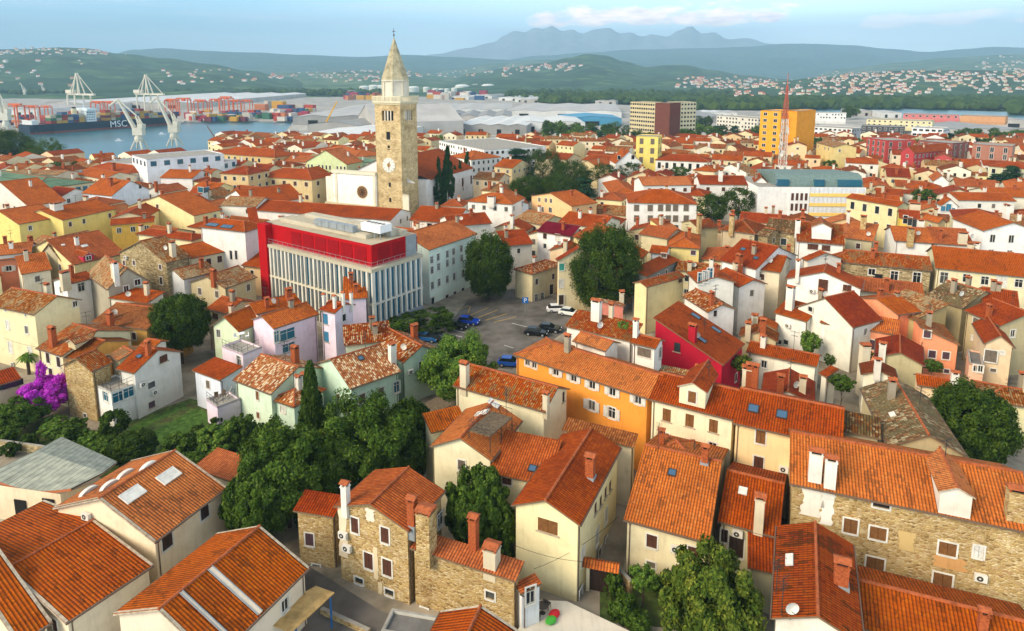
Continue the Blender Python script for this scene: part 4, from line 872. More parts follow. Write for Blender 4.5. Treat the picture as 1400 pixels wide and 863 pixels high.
# ================================================================= right side
tile(1050,200,3.995)
H('ornate white mansion with a baroque gable window and three arches',(155,518),(420,540),12,12,'e6e2d8','oldred','g','u',t=0.5,near=True,base=None,
  win=[(245,550,2.0,1.2,'sh_brown'),(317,557,1.6,1.2,'sh_brown'),(240,620,1.4,2.4,'dk'),(277,630,1.6,2.6,'dk'),(315,628,1.4,2.4,'dk')],ch=[(175,400,2.4,'b',1.0,0.8),(160,470,2.4,'w',1.0,0.8)],dormer=[(290,508,3.6,2.6,'e8e4dc',None)])
H('old stone house with two dark windows left of the white mansion',(-20,460),(155,480),('rA',10,390),11,'stonegrey','moss','g','u',t=0.36,near=True,win=[(5,505,1.0,1.4,'dk'),(85,522,1.2,1.5,'dk')],ch=[])
H('grey stone lean-to with a small orange roof right of the white mansion',(415,500),(575,520),('rB',500,425),10.5,'c0b490','new','s','v',t=0.25,near=True,ch=[(518,450,2.6,'s',1.1,1.0)])
H('big mossy hipped roof above a stone wall with white windows',(330,625),(900,680),('rA',420,555),9.5,'stonegrey','oldred','hA','u',t=0.4,near=True,win=[(567,687,1.2,1.3,'gl'),(690,710,1.3,2.0,'gl'),(813,720,1.3,2.2,'gl'),(600,710,1.6,0.9,'dk',None)],sky=[])
H('long cream building with a ribbed orange roof and white windows',(915,665),(1500,725),('rA',905,545),10,'ddd2aa','crisp','g','u',t=0.4,near=True,win=[(962,720,1.3,2.2,'gl'),(1085,722,1.2,1.6,'gl'),(1185,735,1.2,1.6,'gl'),(1275,740,1.5,2.0,'sh_white'),(1370,750,1.2,1.5,'gl')],ch=[(1115,580,2.4,'w',1.0,0.8),(1060,545,2.2,'p',1.2,0.8)])
H('white gabled house with a tall brown door and air conditioner',(95,722),(515,782),(570,738),10,'e8e4dc','new','g','v',r=(315,685),near=True,win=[(300,765,1.5,2.6,'sh_brown',None),(432,773,1.3,1.1,'sh_brown',None)],ac=[(240,790)],ch=[(385,690,1.2,'b'),(125,775,2.6,'w')])
H('broad red roof left of the white gabled house with a brown door',(-130,660),(70,690),('rA',-40,575),9.5,'d8ccb0','red','g','u',t=0.34,ch=[(130,590,2.4,'b')])
H('red roof behind the white gable house at the mansion corner',(180,610),(215,625),8,10.5,'d8d0c0','new','g','u',t=0.34)
H('two toned orange roof right of the stone lean-to with white base',(690,515),(905,530),('rA',685,435),11,'e2e0da','new','g','u',t=0.36,ch=[(775,520,2.6,'s',1.2,1.0),(860,440,2.4,'w',1.3,1.0)])
H('red roof with small chimneys beside the two toned roof',(905,530),(1130,545),('rA',890,440),11,'dcd8cc','red','g','u',t=0.36,ch=[(940,505,1.6,'b'),(1060,530,2.0,'p',1.6,0.8)],dish=[(1110,510)])
H('yellow building with three arched dark windows at the street',(715,390),(835,400),('rA',760,345),11,'d8b850','new','g','u',t=0.3,win=[(750,400,0.9,2.0,'dk'),(775,410,0.9,2.0,'dk'),(800,420,0.9,2.0,'dk')],near=False,ch=[(785,330,2.2,'p',2.4,1.2)])
H('cream street front with a row of tall dark windows',(775,320),(710,330),(560,262),12,'d8cc9c','new','g','v',t=0.36,auto=dict(rows=2,sp=2.8,fl=4.4,st='dk',w=1.1,h=2.0,skip=0),sky=[(655,285,1.6,0.8,'w'),(685,293,1.6,0.8,'w'),(715,300,1.6,0.8,'w')])
H('plain tan gable wall right of the yellow arched building',(838,395),(930,420),(1025,430),11,'b8a880','new','g','u',r=(930,358))
H('white gabled house with blue shutters on the right',(945,325),(1045,330),(1190,322),11.5,'e4e4e0','new','g','v',r=(985,275) if False else (990,278),win=[(955,340,1.0,1.4,'sh_blue'),(985,335,1.2,2.0,'sh_blue'),(1010,352,1.0,1.4,'sh_blue')],near=True)
H('large hipped orange roof with roof lights at the right edge',(1020,405),(1310,430),('rA',1180,325),12,'dcd0ac','new','h','u',t=0.34,sky=[(1210,357,1.4,0.9,'w'),(1310,355,1.4,0.9,'w'),(1350,360,1.4,0.9,'w')],ch=[(1245,385,1.0,'b')],win=[(1090,460,0.8,1.2,'dk')],near=False)
H('red house with round white framed windows near the right edge',(1150,462),(1290,495),(1320,470),9.5,'c43c3c','red','s','v',t=0.25,win=[(1178,495,0.9,0.9,'gl'),(1220,515,0.9,0.9,'gl')],near=False)
H('white corner house with tall windows at the right edge',(1298,400),(1500,470),12,12.5,'e4e2dc','new','g','u',t=0.34,auto=dict(rows=2,sp=2.6,fl=3.4,st='gl',w=0.9,h=1.6,skip=0),ch=[(1365,400,3.2,'w',1.2,1.0)])
H('orange roof strip above the white blue shuttered house',(1040,295),(1360,300),10,12,'dcd8cc','new','g','u',t=0.28)
H('long orange roof at the right edge near the dark pine',(1215,275),(1450,280),12,12,'dcd4bc','new','g','u',t=0.28)
H('cream hall with tall windows and an orange roof at the right edge',(1200,108),(1450,128),14,12.5,'c8c4a0','new','h','u',t=0.3,auto=dict(rows=2,sp=3,st='dk',w=1.1,h=1.6,skip=0))
H('pale peach gabled block with six dots of windows beside the mast',(100,-15),(110,-5),(222,2),15,'eccc9c','new','g','u',t=0.34,auto=dict(rows=3,sp=4,st='gl',w=0.9,h=0.9,k=(1,),skip=0))
H('tan twin gabled block right of the peach block',(262,-20),(360,5),(498,8),16,'d8c080','old','g','u',t=0.3)
H('white gabled house behind the tall cypress',(875,165),(900,192),(985,190),10,'e6e4de','new','g','u',r=(922,135))
H('maroon gabled house with arched windows in the back right quarter',(722,30),(800,38),(900,10),13,'b04040','red','g','v',r=(765,0),auto=dict(rows=2,sp=2.6,st='gl',w=0.9,h=1.3,skip=0))
H('second maroon gabled house to the right of the first',(905,60),(1010,66),10,11,'b44c48','red','g','v',t=0.5,auto=dict(rows=1,sp=2.6,st='gl',w=0.9,h=1.3,skip=0))
# ================================================================= landmark buildings
tile(0,0,1)
def frame_from(A,B,Cc,h,t=0.0):
    """root frame: x along u (B->A), y = depth away from B"""
    Bw=at(*B,h); Aw=at(*A,h); u=(Aw-Bw); u.z=0; Lu=u.length; u.normalize(); perp=Vector((-u.y,u.x,0))
    if isinstance(Cc,(int,float)): s=1 if perp.y>0 else -1; Lv=Cc
    else:
        d=(at(*Cc,h)-Bw).dot(perp); s=1 if d>0 else -1; Lv=abs(d)
    return Bw,u,perp*s,s,Lu,Lv
def root_at(name,Bw,u,label,cat,group=None):
    r=empty(name,(Bw.x,Bw.y,0),atan2(u.y,u.x)); return tag(r,label,cat,group)
def hgt(px,py,P): return height_at(px,py,P.y)
BLOCKERS=[]
def blocker(Bw,u,v,Lu,Lv): BLOCKERS.append((Vector((Bw.x,Bw.y)),Vector((u.x,u.y)),Vector((v.x,v.y)),Lu,Lv))
# ---------- bell tower
G=at(551,297,0); W=9.2
au=Vector((-cos(radians(20)),-sin(radians(20)),0))  # placeholder orientation, refined below
tl=at(515,290,0.0)
# front-left face runs from x=515 to x=551, right face 551..572
th=radians(24)   # town axis: right-hand faces recede 24 degrees to the right
u=Vector((-cos(th),sin(th),0)); v=Vector((sin(th),cos(th),0))
W=36.5/FPX*(G-Vector((0,0,CH))).dot(F_)/cos(th)*1.02
def Lh(py): return height_at(551,py,G.y)
root=root_at('bell_tower',G,u,'tall square stone bell tower with a clock and pointed octagonal spire','tower'); blocker(G,u,v,W,W)
zb=Lh(141); zbal=Lh(134); zdr=Lh(110); ztip=Lh(50)
def tbox(mb,a0,a1,b0,b1,z0,z1,m,top=None): mb.box(a0,a1,-b1,-b0,z0,z1,m,top)   # u x v is left handed here -> y=-b
flip = -1 if (Vector((-u.y,u.x,0)).dot(v)<0) else 1
def tb(mb,a0,a1,b0,b1,z0,z1,m,top=None):
    y0,y1=sorted((flip*b0,flip*b1)); mb.box(a0,a1,y0,y1,z0,z1,m,top)
mb=MB(); tb(mb,0,W,0,W,-1,Lh(166),'ashlar'); 
zl0,zl1=Lh(166),Lh(152)
# belfry stage with real openings: piers between four arches on each face
nA=4; ow=W*0.07; gap=(W-W*0.46)/2
def belfry(mb):
    z0,z1=zl0,zl1
    c=gap
    for (a0,a1) in ((0,c),(W-c,W)):
        for (b0,b1) in ((0,c),(W-c,W)): tb(mb,a0,a1,b0,b1,z0,z1,'ashlar')
    n=4; w=(W-2*c); pw=0.32
    for k in range(1,n):
        x=c+w*k/n
        for b0 in (0.1,W-0.1-pw): tb(mb,x-pw/2,x+pw/2,b0,b0+pw,z0,z1,'d8d0bc')
        for a0 in (0.1,W-0.1-pw): tb(mb,a0,a0+pw,x-pw/2,x+pw/2,z0,z1,'d8d0bc')
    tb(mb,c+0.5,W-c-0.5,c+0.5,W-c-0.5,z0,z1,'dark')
belfry(mb); tb(mb,0,W,0,W,zl1,zb,'ashlar')
# string courses
for z in (Lh(247),Lh(205)): tb(mb,-0.12,W+0.12,-0.12,W+0.12,z,z+0.35,'ashlar')
mb.build('shaft',root)
mb=MB(); tb(mb,-0.55,W+0.55,-0.55,W+0.55,zb,zb+0.5,'d8ceb0'); tb(mb,-0.3,W+0.3,-0.3,W+0.3,zb-0.6,zb,'c8bc98')
tb(mb,-0.55,W+0.55,-0.55,-0.35,zbal+0.25,zbal+0.5,'d8ceb0'); tb(mb,-0.55,W+0.55,W+0.35,W+0.55,zbal+0.25,zbal+0.5,'d8ceb0'); tb(mb,-0.55,-0.35,-0.35,W+0.35,zbal+0.25,zbal+0.5,'d8ceb0'); tb(mb,W+0.35,W+0.55,-0.35,W+0.35,zbal+0.25,zbal+0.5,'d8ceb0')
for k in range(22):
    x=-0.45+(W+0.9)*k/21; w_=0.2 if k%7 else 0.4
    for b in (-0.45,W+0.45): tb(mb,x-w_/2,x+w_/2,b-0.08,b+0.08,zb+0.5,zbal+0.25,'d8ceb0')
    for a in (-0.45,W+0.45): tb(mb,a-0.08,a+0.08,x-w_/2,x+w_/2,zb+0.5,zbal+0.25,'d8ceb0')
mb.build('balustrade',root)
mb=MB(); cx=W/2; cy=flip*W/2; r=W*0.345
def octa(r,z,ph=pi/8): return [(cx+r*cos(ph+k*pi/4),cy+r*sin(ph+k*pi/4),z) for k in range(8)]
def ring(p,q,m):
    for k in range(8): mb.face([p[k],p[(k+1)%8],q[(k+1)%8],q[k]],m)
ro_=W*0.43
ring(octa(ro_,zb+0.5),octa(ro_,zdr),'d4ccb8'); 
for k in range(8):
    a=pi/8+k*pi/4; mb.tube((cx+ro_*cos(a),cy+ro_*sin(a),zb+0.5),(cx+ro_*cos(a),cy+ro_*sin(a),zdr),0.28,'c8c0a8',n=6)
mb.build('drum',root)
mb=MB(); ring(octa(ro_+0.35,zdr-0.35),octa(ro_+0.35,zdr+0.2),'ccc4ac'); ring(octa(ro_+0.35,zdr+0.2),octa(0.12,ztip),'spire'); 
mb.build('spire',root)
mb=MB(); mb.tube((cx,cy,ztip-0.4),(cx,cy,ztip+0.9),0.1,'iron'); mb.lathe([(0,0.5),(0.3,0.75),(0.3,0.95),(0,1.2)],'iron',8,(cx,cy,ztip)); mb.box(cx-0.06,cx+0.06,cy-0.06,cy+0.06,ztip+1.1,ztip+3.0,'iron'); mb.box(cx-0.6,cx+0.6,cy-0.05,cy+0.05,ztip+1.9,ztip+2.1,'iron')
mb.build('cross',root)
# clock on the front-left face (b=0)
zc=Lh(227); mb=MB(); rc=W*0.245
def disc(mb,r,y,m,n=32,r0=0):
    for k in range(n):
        a0,a1=2*pi*k/n,2*pi*(k+1)/n
        if r0: mb.face([(r0*cos(a0),y,r0*sin(a0)),(r*cos(a0),y,r*sin(a0)),(r*cos(a1),y,r*sin(a1)),(r0*cos(a1),y,r0*sin(a1))],m)
        else: mb.face([(0,y,0),(r*cos(a0),y,r*sin(a0)),(r*cos(a1),y,r*sin(a1))],m)
disc(mb,rc,-0.16,'e8e4d8'); disc(mb,rc*0.3,-0.2,'b8905c')
for k in range(32):
    a0,a1=2*pi*k/32,2*pi*(k+1)/32; mb.face([(rc*cos(a0),0,rc*sin(a0)),(rc*cos(a1),0,rc*sin(a1)),(rc*cos(a1),-0.16,rc*sin(a1)),(rc*cos(a0),-0.16,rc*sin(a0))],'e8e4d8')
for k in range(12):
    a=k*pi/6; c_,s_=cos(a),sin(a)
    for q in ((0.76,0.93),): mb.tube((c_*rc*q[0],-0.2,s_*rc*q[0]),(c_*rc*q[1],-0.2,s_*rc*q[1]),0.07,'iron',n=4)
mb.tube((0,-0.24,0),(rc*0.15,-0.24,rc*0.5),0.09,'iron',n=4); mb.tube((0,-0.24,0),(rc*0.05,-0.24,-rc*0.65),0.07,'iron',n=4)
co=mb.build('clock',root); co.location=(W*0.5,-0.0 if flip>0 else 0.0,zc)
if flip<0: co.rotation_euler=(0,0,pi)
mb=MB()
for py in (187,203,254,275):
    tb(mb,W*0.45,W*0.53,-0.06,0.02,Lh(py)-0.7,Lh(py)+0.7,'dark')
mb.build('slit_window',root)
mb=MB(); tb(mb,W*0.4,W*0.58,-0.35,-0.02,Lh(192)-0.2,Lh(192),'d8ceb0'); tb(mb,W*0.42,W*0.56,-0.1,-0.02,Lh(192),Lh(181),'dark'); mb.build('window',root)
# ---------- cathedral: facade left of tower, nave behind
FB=G+u*W; 
fa=(FB-G).normalized()
def Fh(px,py,P): return height_at(px,py,P.y)
FL=at(434,296,0)    # left foot guess
Lf=(79/FPX*(FB-Vector((0,0,CH))).dot(F_))/cos(th)*1.0
root=root_at('cathedral',FB,u,'pale stone cathedral with a round rose window and long tiled nave roof','church'); blocker(FB,u,v,Lf,26); blocker(G+v*W,u,v,W,40)
zt=height_at(515,236,FB.y)
mb=MB(); tb(mb,0.05,Lf*0.84,-0.6,1.2,-1,zt-1.0,'f0ece2'); tb(mb,Lf*0.84+0.01,Lf,-0.2,1.2,-1,zt-2.6,'e8e0cc'); tb(mb,0.05,Lf*0.85,-1.0,1.4,zt-1.0,zt,'d8ceb4'); tb(mb,0.05,Lf,-1.2,-0.61,height_at(515,283,FB.y)-0.3,height_at(515,283,FB.y)+0.4,'c8bc9c')
for k in range(2): tb(mb,0.3+k*Lf*0.74,0.3+k*Lf*0.74+0.9,-0.8,-0.61,height_at(515,283,FB.y)+0.4,zt-1.0,'dcd2ba')
tb(mb,0.05,Lf*0.95,1.2,2.4,-1,zt-2,'d8ccb0'); mb.build('facade',root)
mb=MB(); rr=2.05; disc(mb,rr,-0.66,'8c6848'); disc(mb,rr*1.12,-0.65,'c8bc9c',32,rr); disc(mb,rr*0.16,-0.74,'4a3424')
for k in range(12): mb.tube((0,-0.7,0),(rr*cos(k*pi/6),-0.7,rr*sin(k*pi/6)),0.07,'4a3424',n=4)
for q in (0.55,): disc(mb,rr*q,-0.71,'4a3424',24,rr*q*0.86)
ro2=mb.build('rose_window',root); ro2.location=(Lf*0.27,0,height_at(492,264,FB.y)); 
if flip<0: ro2.rotation_euler=(0,0,pi)
# nave: gable roof, ridge along v; right side wall at a ~ -W-? beyond the tower
a0,a1=-W-3.2,Lf*0.8; b0,b1=2.45,44
zn=zt-3.2; zr=zn+(a1-a0)/2*0.46
mb=MB(); tb(mb,a0,a1,W+0.02,b1,-1,zn,'dcd8d4'); 
am=(a0+a1)/2
for bb in (b0+0.5,b1): mb.face([(a0,flip*bb,zn),(a1,flip*bb,zn),(am,flip*bb,zr)],'dcd8d4')
tb(mb,0.05,a1,b0,W,-1,zn,'dcd8d4'); mb.build('nave_wall',root)
mb=MB()
for sx,(p,q) in enumerate(((a0-0.5,am),(a1+0.5,am))):
    pts=[(p,flip*(b0+ (W if sx==0 else 0)),zn-0.2),(p,flip*(b1+0.5),zn-0.2),(q,flip*(b1+0.5),zr),(q,flip*(b0+(W*0 if sx==0 else 0)),zr)]
    L=((p-q)**2+(zr-zn)**2)**.5; mb.face(pts,'red',[(0,0),(b1-b0,0),(b1-b0,L),(0,L)])
mb.build('roof',root)
for k in range(5):
    o=MB(); o.box(-0.6,0.6,-0.1,0.05,-1.6,1.6,'sh_brown'); ww=o.build('window',root); ww.location=(a0,flip*(W+5+k*7),zn-4.5); ww.rotation_euler=(0,0,pi/2 if flip<0 else -pi/2)
    if flip>0: pass
mb=MB(); tb(mb,-W-2.4,-W+0.0,-0.0,0.5,-1,height_at(575,268,G.y),'ddd4bc')
for k in range(7):
    x=-W-2.3+k*0.33; tb(mb,x,x+0.2,0.0,0.4,height_at(575,268,G.y),height_at(575,268,G.y)+0.55,'ddd4bc')
mb.build('crenellated_wall',root)
# ---------- red and white library with concrete fins
hB=16.0
B=(510,355); A=(357,305); 
gB=at(516,490,0) if False else None
# near top corner of red box px (510,333..352), roof slab corner (510,333); fin storey top corner (508,366)
zf=13.6
Bw=at(508,369,zf); u2=at(366,334,zf)-Bw; u2.z=0; Lu=u2.length; u2.normalize(); v2=Vector((-u2.y,u2.x,0)); v2=v2 if v2.y>0 else -v2
Lv=(at(571,346,zf)-Bw).dot(v2)
flip2=1 if Vector((-u2.y,u2.x,0)).dot(v2)>0 else -1
def t2(mb,a0,a1,b0,b1,z0,z1,m,top=None):
    y0,y1=sorted((flip2*b0,flip2*b1)); mb.box(a0,a1,y0,y1,z0,z1,m,top)
root=root_at('library',Bw,u2,'modern red and grey library with tall pale concrete fins and roof plant','library'); blocker(Bw,u2,v2,Lu+3,Lv+2)
zt2=height_at(510,334,(Bw+v2*1.6-u2*0+u2*1.6).y)
mb=MB(); t2(mb,0.6,Lu-0.01,0.6,Lv,-1,zf-0.5,'dark'); mb.build('core',root)
mb=MB(); t2(mb,0.55,Lu,0.5,0.6,0.5,zf-0.5,'blueglass'); t2(mb,0.5,0.6,0.6,Lv,0.5,zf-0.5,'blueglass'); mb.build('glazing',root)
mb=MB(); t2(mb,-0.1,Lu,-0.1,Lv,zf-0.6,zf,'b0a890','c0b8a0'); t2(mb,-0.05,Lu,0.0,0.5,zf*0.52,zf*0.52+0.35,'c8c0a8'); t2(mb,0.0,0.5,0.5,Lv,zf*0.52,zf*0.52+0.35,'c0bcb0'); t2(mb,-0.05,Lu,0.05,0.55,-1,1.0,'a8a498'); t2(mb,0.05,0.55,0.55,Lv,-1,3.8,'8c9298'); mb.build('floor_slab',root)
random.seed(3)
nf=25
for lev,(z0,z1) in enumerate(((1.0,zf*0.52),(zf*0.52+0.35,zf-0.6))):
    for k in range(nf):
        a=0.15+(Lu-0.6)*k/(nf-1)+random.uniform(-0.12,0.12); fw=random.choice((0.28,0.36,0.46))
        m=MB(); t2(m,a-fw/2,a+fw/2,0.0+0.01,0.48,z0,z1,'ccc6b6'); m.build('fin',root)
    n2=int(nf*Lv/Lu)
    for k in range(n2):
        b=0.55+(Lv-1.0)*k/(n2-1)+random.uniform(-0.1,0.1); fw=random.choice((0.3,0.42))
        if lev==0: z0_=3.8
        else: z0_=z0
        m=MB(); t2(m,0.01,0.48,b-fw/2,b+fw/2,z0_,z1,'d0ccc0'); m.build('fin',root)
mb=MB(); t2(mb,1.1,Lu+2.6,1.1,Lv-0.6,zf,zt2,'redclad','b8ac94'); t2(mb,Lu+0.02,Lu+2.6,-0.3,1.58,-1,zt2,'redclad','redclad'); t2(mb,Lu+0.02,Lu+2.6,1.58,Lv-1.5,-1,zf-0.01,'redclad'); mb.build('red_cladding',root)
for k in range(6): mb=MB(); t2(mb,2.4+k*3.6,5.4+k*3.6,1.02,1.09,zf+0.4,zt2-0.6,'redclad2'); mb.build('cladding_panel',root)
for k in range(3): mb=MB(); t2(mb,1.02,1.09,2.6+k*3.4,5.4+k*3.4,zf+0.4,zt2-0.6,'redclad2'); mb.build('cladding_panel',root)
mb=MB(); t2(mb,1.0,3.4,Lv-3.2,Lv-0.5,zf+0.02,zt2-0.05,'zinc'); mb.build('louvre_screen',root)
mb=MB()
for k in range(20):
    a=0.1+(Lu-0.2)*k/19; mb.tube((a,flip2*0.1,zf),(a,flip2*0.1,zf+1.1),0.025,'zinc',n=4)
for k in range(10):
    b=0.1+(Lv-0.2)*k/9; mb.tube((0.1,flip2*b,zf),(0.1,flip2*b,zf+1.1),0.025,'zinc',n=4)
for z in (0.55,1.1): mb.tube((0.1,flip2*0.1,zf+z),(Lu,flip2*0.1,zf+z),0.03,'zinc',n=4); mb.tube((0.1,flip2*0.1,zf+z),(0.1,flip2*Lv,zf+z),0.03,'zinc',n=4)
mb.build('railing',root)
mb=MB(); t2(mb,5,Lu+0.5,3.4,6.4,zt2,zt2+0.8,'b4aa94'); t2(mb,3,Lu-2,7.5,9.5,zt2,zt2+1.2,'bcb4a0'); t2(mb,1.8,4.2,9,Lv-2,zt2,zt2+0.9,'b4aa94'); mb.build('roof_curb',root)
mb=MB(); 
for k in range(5): t2(mb,8+k*2.2,10.1+k*2.2,3.0,4.2,zt2+0.85,zt2+2.0,'zinc')
mb.build('air_duct',root)
mb=MB(); t2(mb,2.6,7.6,4.6,7.4,zt2+1.1,zt2+2.5,'e4e4e0')
for a in (2.7,4.2,5.8,7.4):
    for b in (4.7,7.2): mb.tube((a,flip2*b,zt2),(a,flip2*b,zt2+1.1),0.08,'zinc',n=4)
for k in range(5): mb.lathe([(0.0,0.05),(0.38,0.05),(0.38,0.0)],'iron',10,(3.2+k*0.95,flip2*6.0,zt2+2.5))
mb.build('cooling_unit',root)
# ---------- blue green roofed modern building (1050-1185,235-320)
def simple(label,name,cat,A,B,Cc,h,wall,roofm='concrete',auto=None,**k): return H(label,A,B,Cc,h,wall,roofm,'f','u',auto=auto,name=name,cat=cat,**k)
Bw,u3,v3,s3,Lu,Lv=frame_from((1060,256),(1185,257),22,13)
root=root_at('office_building',Bw,u3,'white and apricot banded office building with a curved blue green roof','office building'); blocker(Bw,u3,v3,Lu+6,Lv)
f3=s3
def t3(mb,a0,a1,b0,b1,z0,z1,m,top=None):
    y0,y1=sorted((f3*b0,f3*b1)); mb.box(a0,a1,y0,y1,z0,z1,m,top)
mb=MB(); t3(mb,0,Lu+5,0.3,Lv,-1,13,'e6e4de','concrete'); t3(mb,Lu*0.62,Lu*0.84,0.0,0.29,2,13,'e8e6e0'); mb.build('wall',root)
for k in range(4):
    z=1.2+k*3.0
    m=MB(); t3(m,0.4,Lu*0.61,0.02,0.28,z,z+1.0,'f4cc70'); m.build('apricot_band',root)
    for j in range(12):
        a=0.5+j*(Lu*0.61-0.6)/12; m=MB(); t3(m,a+0.15,a+(Lu*0.61)/12-0.2,0.12,0.28,z+0.95,z+2.7,'d8dce0'); m.build('window',root)
for k in range(3):
    for j in range(4):
        a=Lu*0.64+j*Lu*0.05; m=MB(); t3(m,a,a+Lu*0.028,-0.06,0.02,2.6+k*3.2,4.8+k*3.2,'sh_brown'); m.build('window',root)
n=8; mb=MB()
for k in range(n):
    a0_=k*pi/2/n; a1_=(k+1)*pi/2/n
    R=4.2
    p=(1.2+R*(1-cos(a0_)),13+R*sin(a0_)*0.9); q=(1.2+R*(1-cos(a1_)),13+R*sin(a1_)*0.9)
    mb.face([(0.5,f3*p[0],p[1]),(Lu-1,f3*p[0],p[1]),(Lu-1,f3*q[0],q[1]),(0.5,f3*q[0],q[1])],'bluegreen' if k>1 else 'bluegreen')
mb.face([(0.5,f3*5.4,16.78),(Lu-1,f3*5.4,16.78),(Lu-1,f3*Lv,15.5),(0.5,f3*Lv,15.5)],'bluegreen')
for a in (0.5,Lu-1): mb.face([(a,f3*1.2,13)]+[(a,f3*(1.2+4.2*(1-cos(k*pi/2/n))),13+3.78*sin(k*pi/2/n)) for k in range(1,n+1)]+[(a,f3*Lv,15.5),(a,f3*Lv,13)],'bluegreen')
mb.build('roof',root)
for a0_,a1_ in ((1.2,Lu*0.3),(Lu*0.45,Lu*0.56),(Lu*0.84,Lu*0.97)):
    m=MB(); t3(m,a0_,a1_,0.9,2.2,13.2,15.2,'blueglass'); m.build('dormer_window',root)
# ---------- far blocks
simple('brown and beige office tower with three staggered blocks','office_tower','office building',(862,139),(905,141),12,28,'c8b890',auto=dict(rows=8,sp=2.2,fl=3,st='dk',w=1.6,h=1.3,skip=0,fr=None))
simple('dark brown middle block of the staggered office tower','office_tower','office building',(896,140.6),(916,141.2),14,29.5,'6c4034','concrete')
simple('beige right hand block beside the brown office tower','office_tower','office building',(912,139),(931,140),14,28,'d0c4a0',auto=dict(rows=8,sp=2.2,fl=3,st='dk',w=1.6,h=1.3,skip=0,fr=None))
simple('orange apartment tower block left of the antenna mast','apartment_tower','apartment block',(1040,151),(1068,152),16,30,'e8a030',auto=dict(rows=9,sp=3,fl=3,st='gl',w=1.6,h=1.4,skip=0.1))
simple('plain orange apartment slab behind the antenna mast','apartment_tower','apartment block',(1066,151),(1090,152),18,30,'e4982c')
simple('low white block with patterned windows right of the orange tower','office_block','office building',(1113,154),(1157,155),16,10,'dcdcd8',auto=dict(rows=2,sp=2.4,st='dk',w=1.2,h=1.4,skip=0.3))
simple('dark flat apartment block with white balconies at the lagoon','apartment_block','apartment block',(1178,172),(1237,174),16,13,'4c4c50',auto=dict(rows=3,sp=3,st='gl',w=1.2,h=1.6,skip=0))
simple('white banded apartment block beside the dark one','apartment_block','apartment block',(1247,174),(1290,176),16,13,'e0e0e0',auto=dict(rows=3,sp=3,st='dk',w=2.2,h=1.3,skip=0,fr=None))
simple('long pink trade hall in front of the lagoon','warehouse','warehouse',(1235,156),(1312,158),24,7,'c87470',auto=dict(rows=1,sp=6,st='dk',w=2,h=1.6))
simple('long tan trade hall right of the pink hall','warehouse','warehouse',(1313,158),(1375,160),24,7,'c89468')
simple('cream flat hall with small windows before the pink hall','warehouse','warehouse',(1185,163),(1275,166),22,8,'d8ccA0'.lower(),auto=dict(rows=2,sp=4,st='dk',w=1.4,h=1.2))
simple('red brick apartment house with white window strips behind the cypress','apartment_block','apartment block',(1185,188),(1212,192),14,16,'b04440',auto=dict(rows=3,sp=3.4,st='gl',w=1.3,h=2.2,skip=0))
simple('brown brick apartment house with white window strips','apartment_block','apartment block',(1255,192),(1303,196),14,15,'8c5850',auto=dict(rows=3,sp=3.4,st='gl',w=1.3,h=2.2,skip=0))
simple('terracotta apartment house with white window strips near the right edge','apartment_block','apartment block',(1330,197),(1385,200),14,16,'a4705c',auto=dict(rows=3,sp=3.4,st='gl',w=1.3,h=2.2,skip=0))
simple('cream flat roofed block left of the orange tower','apartment_block','apartment block',(980,158),(1036,162),16,13,'d8d0c0',auto=dict(rows=3,sp=3.2,st='dk',w=1.6,h=1.4))
simple('white office block with ribbon windows beyond the park','office_block','office building',(1095,172),(1165,176),16,10,'e0dedA'.lower(),auto=dict(rows=2,sp=3,st='dk',w=1.8,h=1.2))
simple('yellow stair tower wrapped in scaffolding netting','scaffold_tower','building',(870,186),(900,187),10,21,'e0cc70',auto=dict(rows=3,sp=4,fl=4,st='sh_grey',w=1.6,h=2.4,skip=0,fr=None))
simple('white museum building by the harbour with blue windows','museum','museum',(138,222),(282,226),20,12,'e4e4e4',auto=dict(rows=1,sp=4,st='bl',w=2.0,h=1.8,skip=0))
simple('white raised block with dark glass beside the museum','museum','museum',(180,212),(200,218),(288,206),16,'e6e6e6',auto=dict(rows=1,sp=4,st='bl',w=2.0,h=1.8,skip=0))
simple('low white pavilion with a dark glass front near the museum','pavilion','pavilion',(195,232),(325,224),14,9,'dcdcd8',auto=dict(rows=1,sp=3,st='bl',w=2.6,h=1.8,skip=0,k=(0,)))
# ---------- lattice antenna mast
P0=at(1067,262,0); zt=height_at(1077,100,P0.y)
root=empty('antenna_mast',(P0.x,P0.y,0)); tag(root,'red and white lattice antenna mast in front of the orange tower','mast')
def lattice(z0,z1,w0,w1,mat,n):
    mb=MB()
    for k in range(n):
        za=z0+(z1-z0)*k/n; zb_=z0+(z1-z0)*(k+1)/n; wa=w0+(w1-w0)*k/n; wb=w0+(w1-w0)*(k+1)/n
        for i in range(4):
            c=[(-1,-1),(1,-1),(1,1),(-1,1)]; a=c[i]; b=c[(i+1)%4]
            mb.tube((a[0]*wa,a[1]*wa,za),(a[0]*wb,a[1]*wb,zb_),0.12,mat,n=4,cap=False); mb.tube((a[0]*wa,a[1]*wa,za),(b[0]*wb,b[1]*wb,zb_),0.05,mat,n=3,cap=False); mb.tube((b[0]*wa,b[1]*wa,za),(a[0]*wb,a[1]*wb,zb_),0.05,mat,n=3,cap=False)
    return mb
zz=[0,zt*0.62,zt*0.78,zt*0.9]
lattice(0,zz[1],1.3,0.9,'whitewood',14).build('lower_section',root); lattice(zz[1],zz[2],0.8,0.55,'mastred',6).build('middle_section',root); lattice(zz[2],zz[3],0.4,0.25,'mastred',6).build('upper_section',root)
mb=MB(); mb.tube((0,0,zz[3]),(0,0,zt),0.12,'mastred'); mb.build('pole',root)
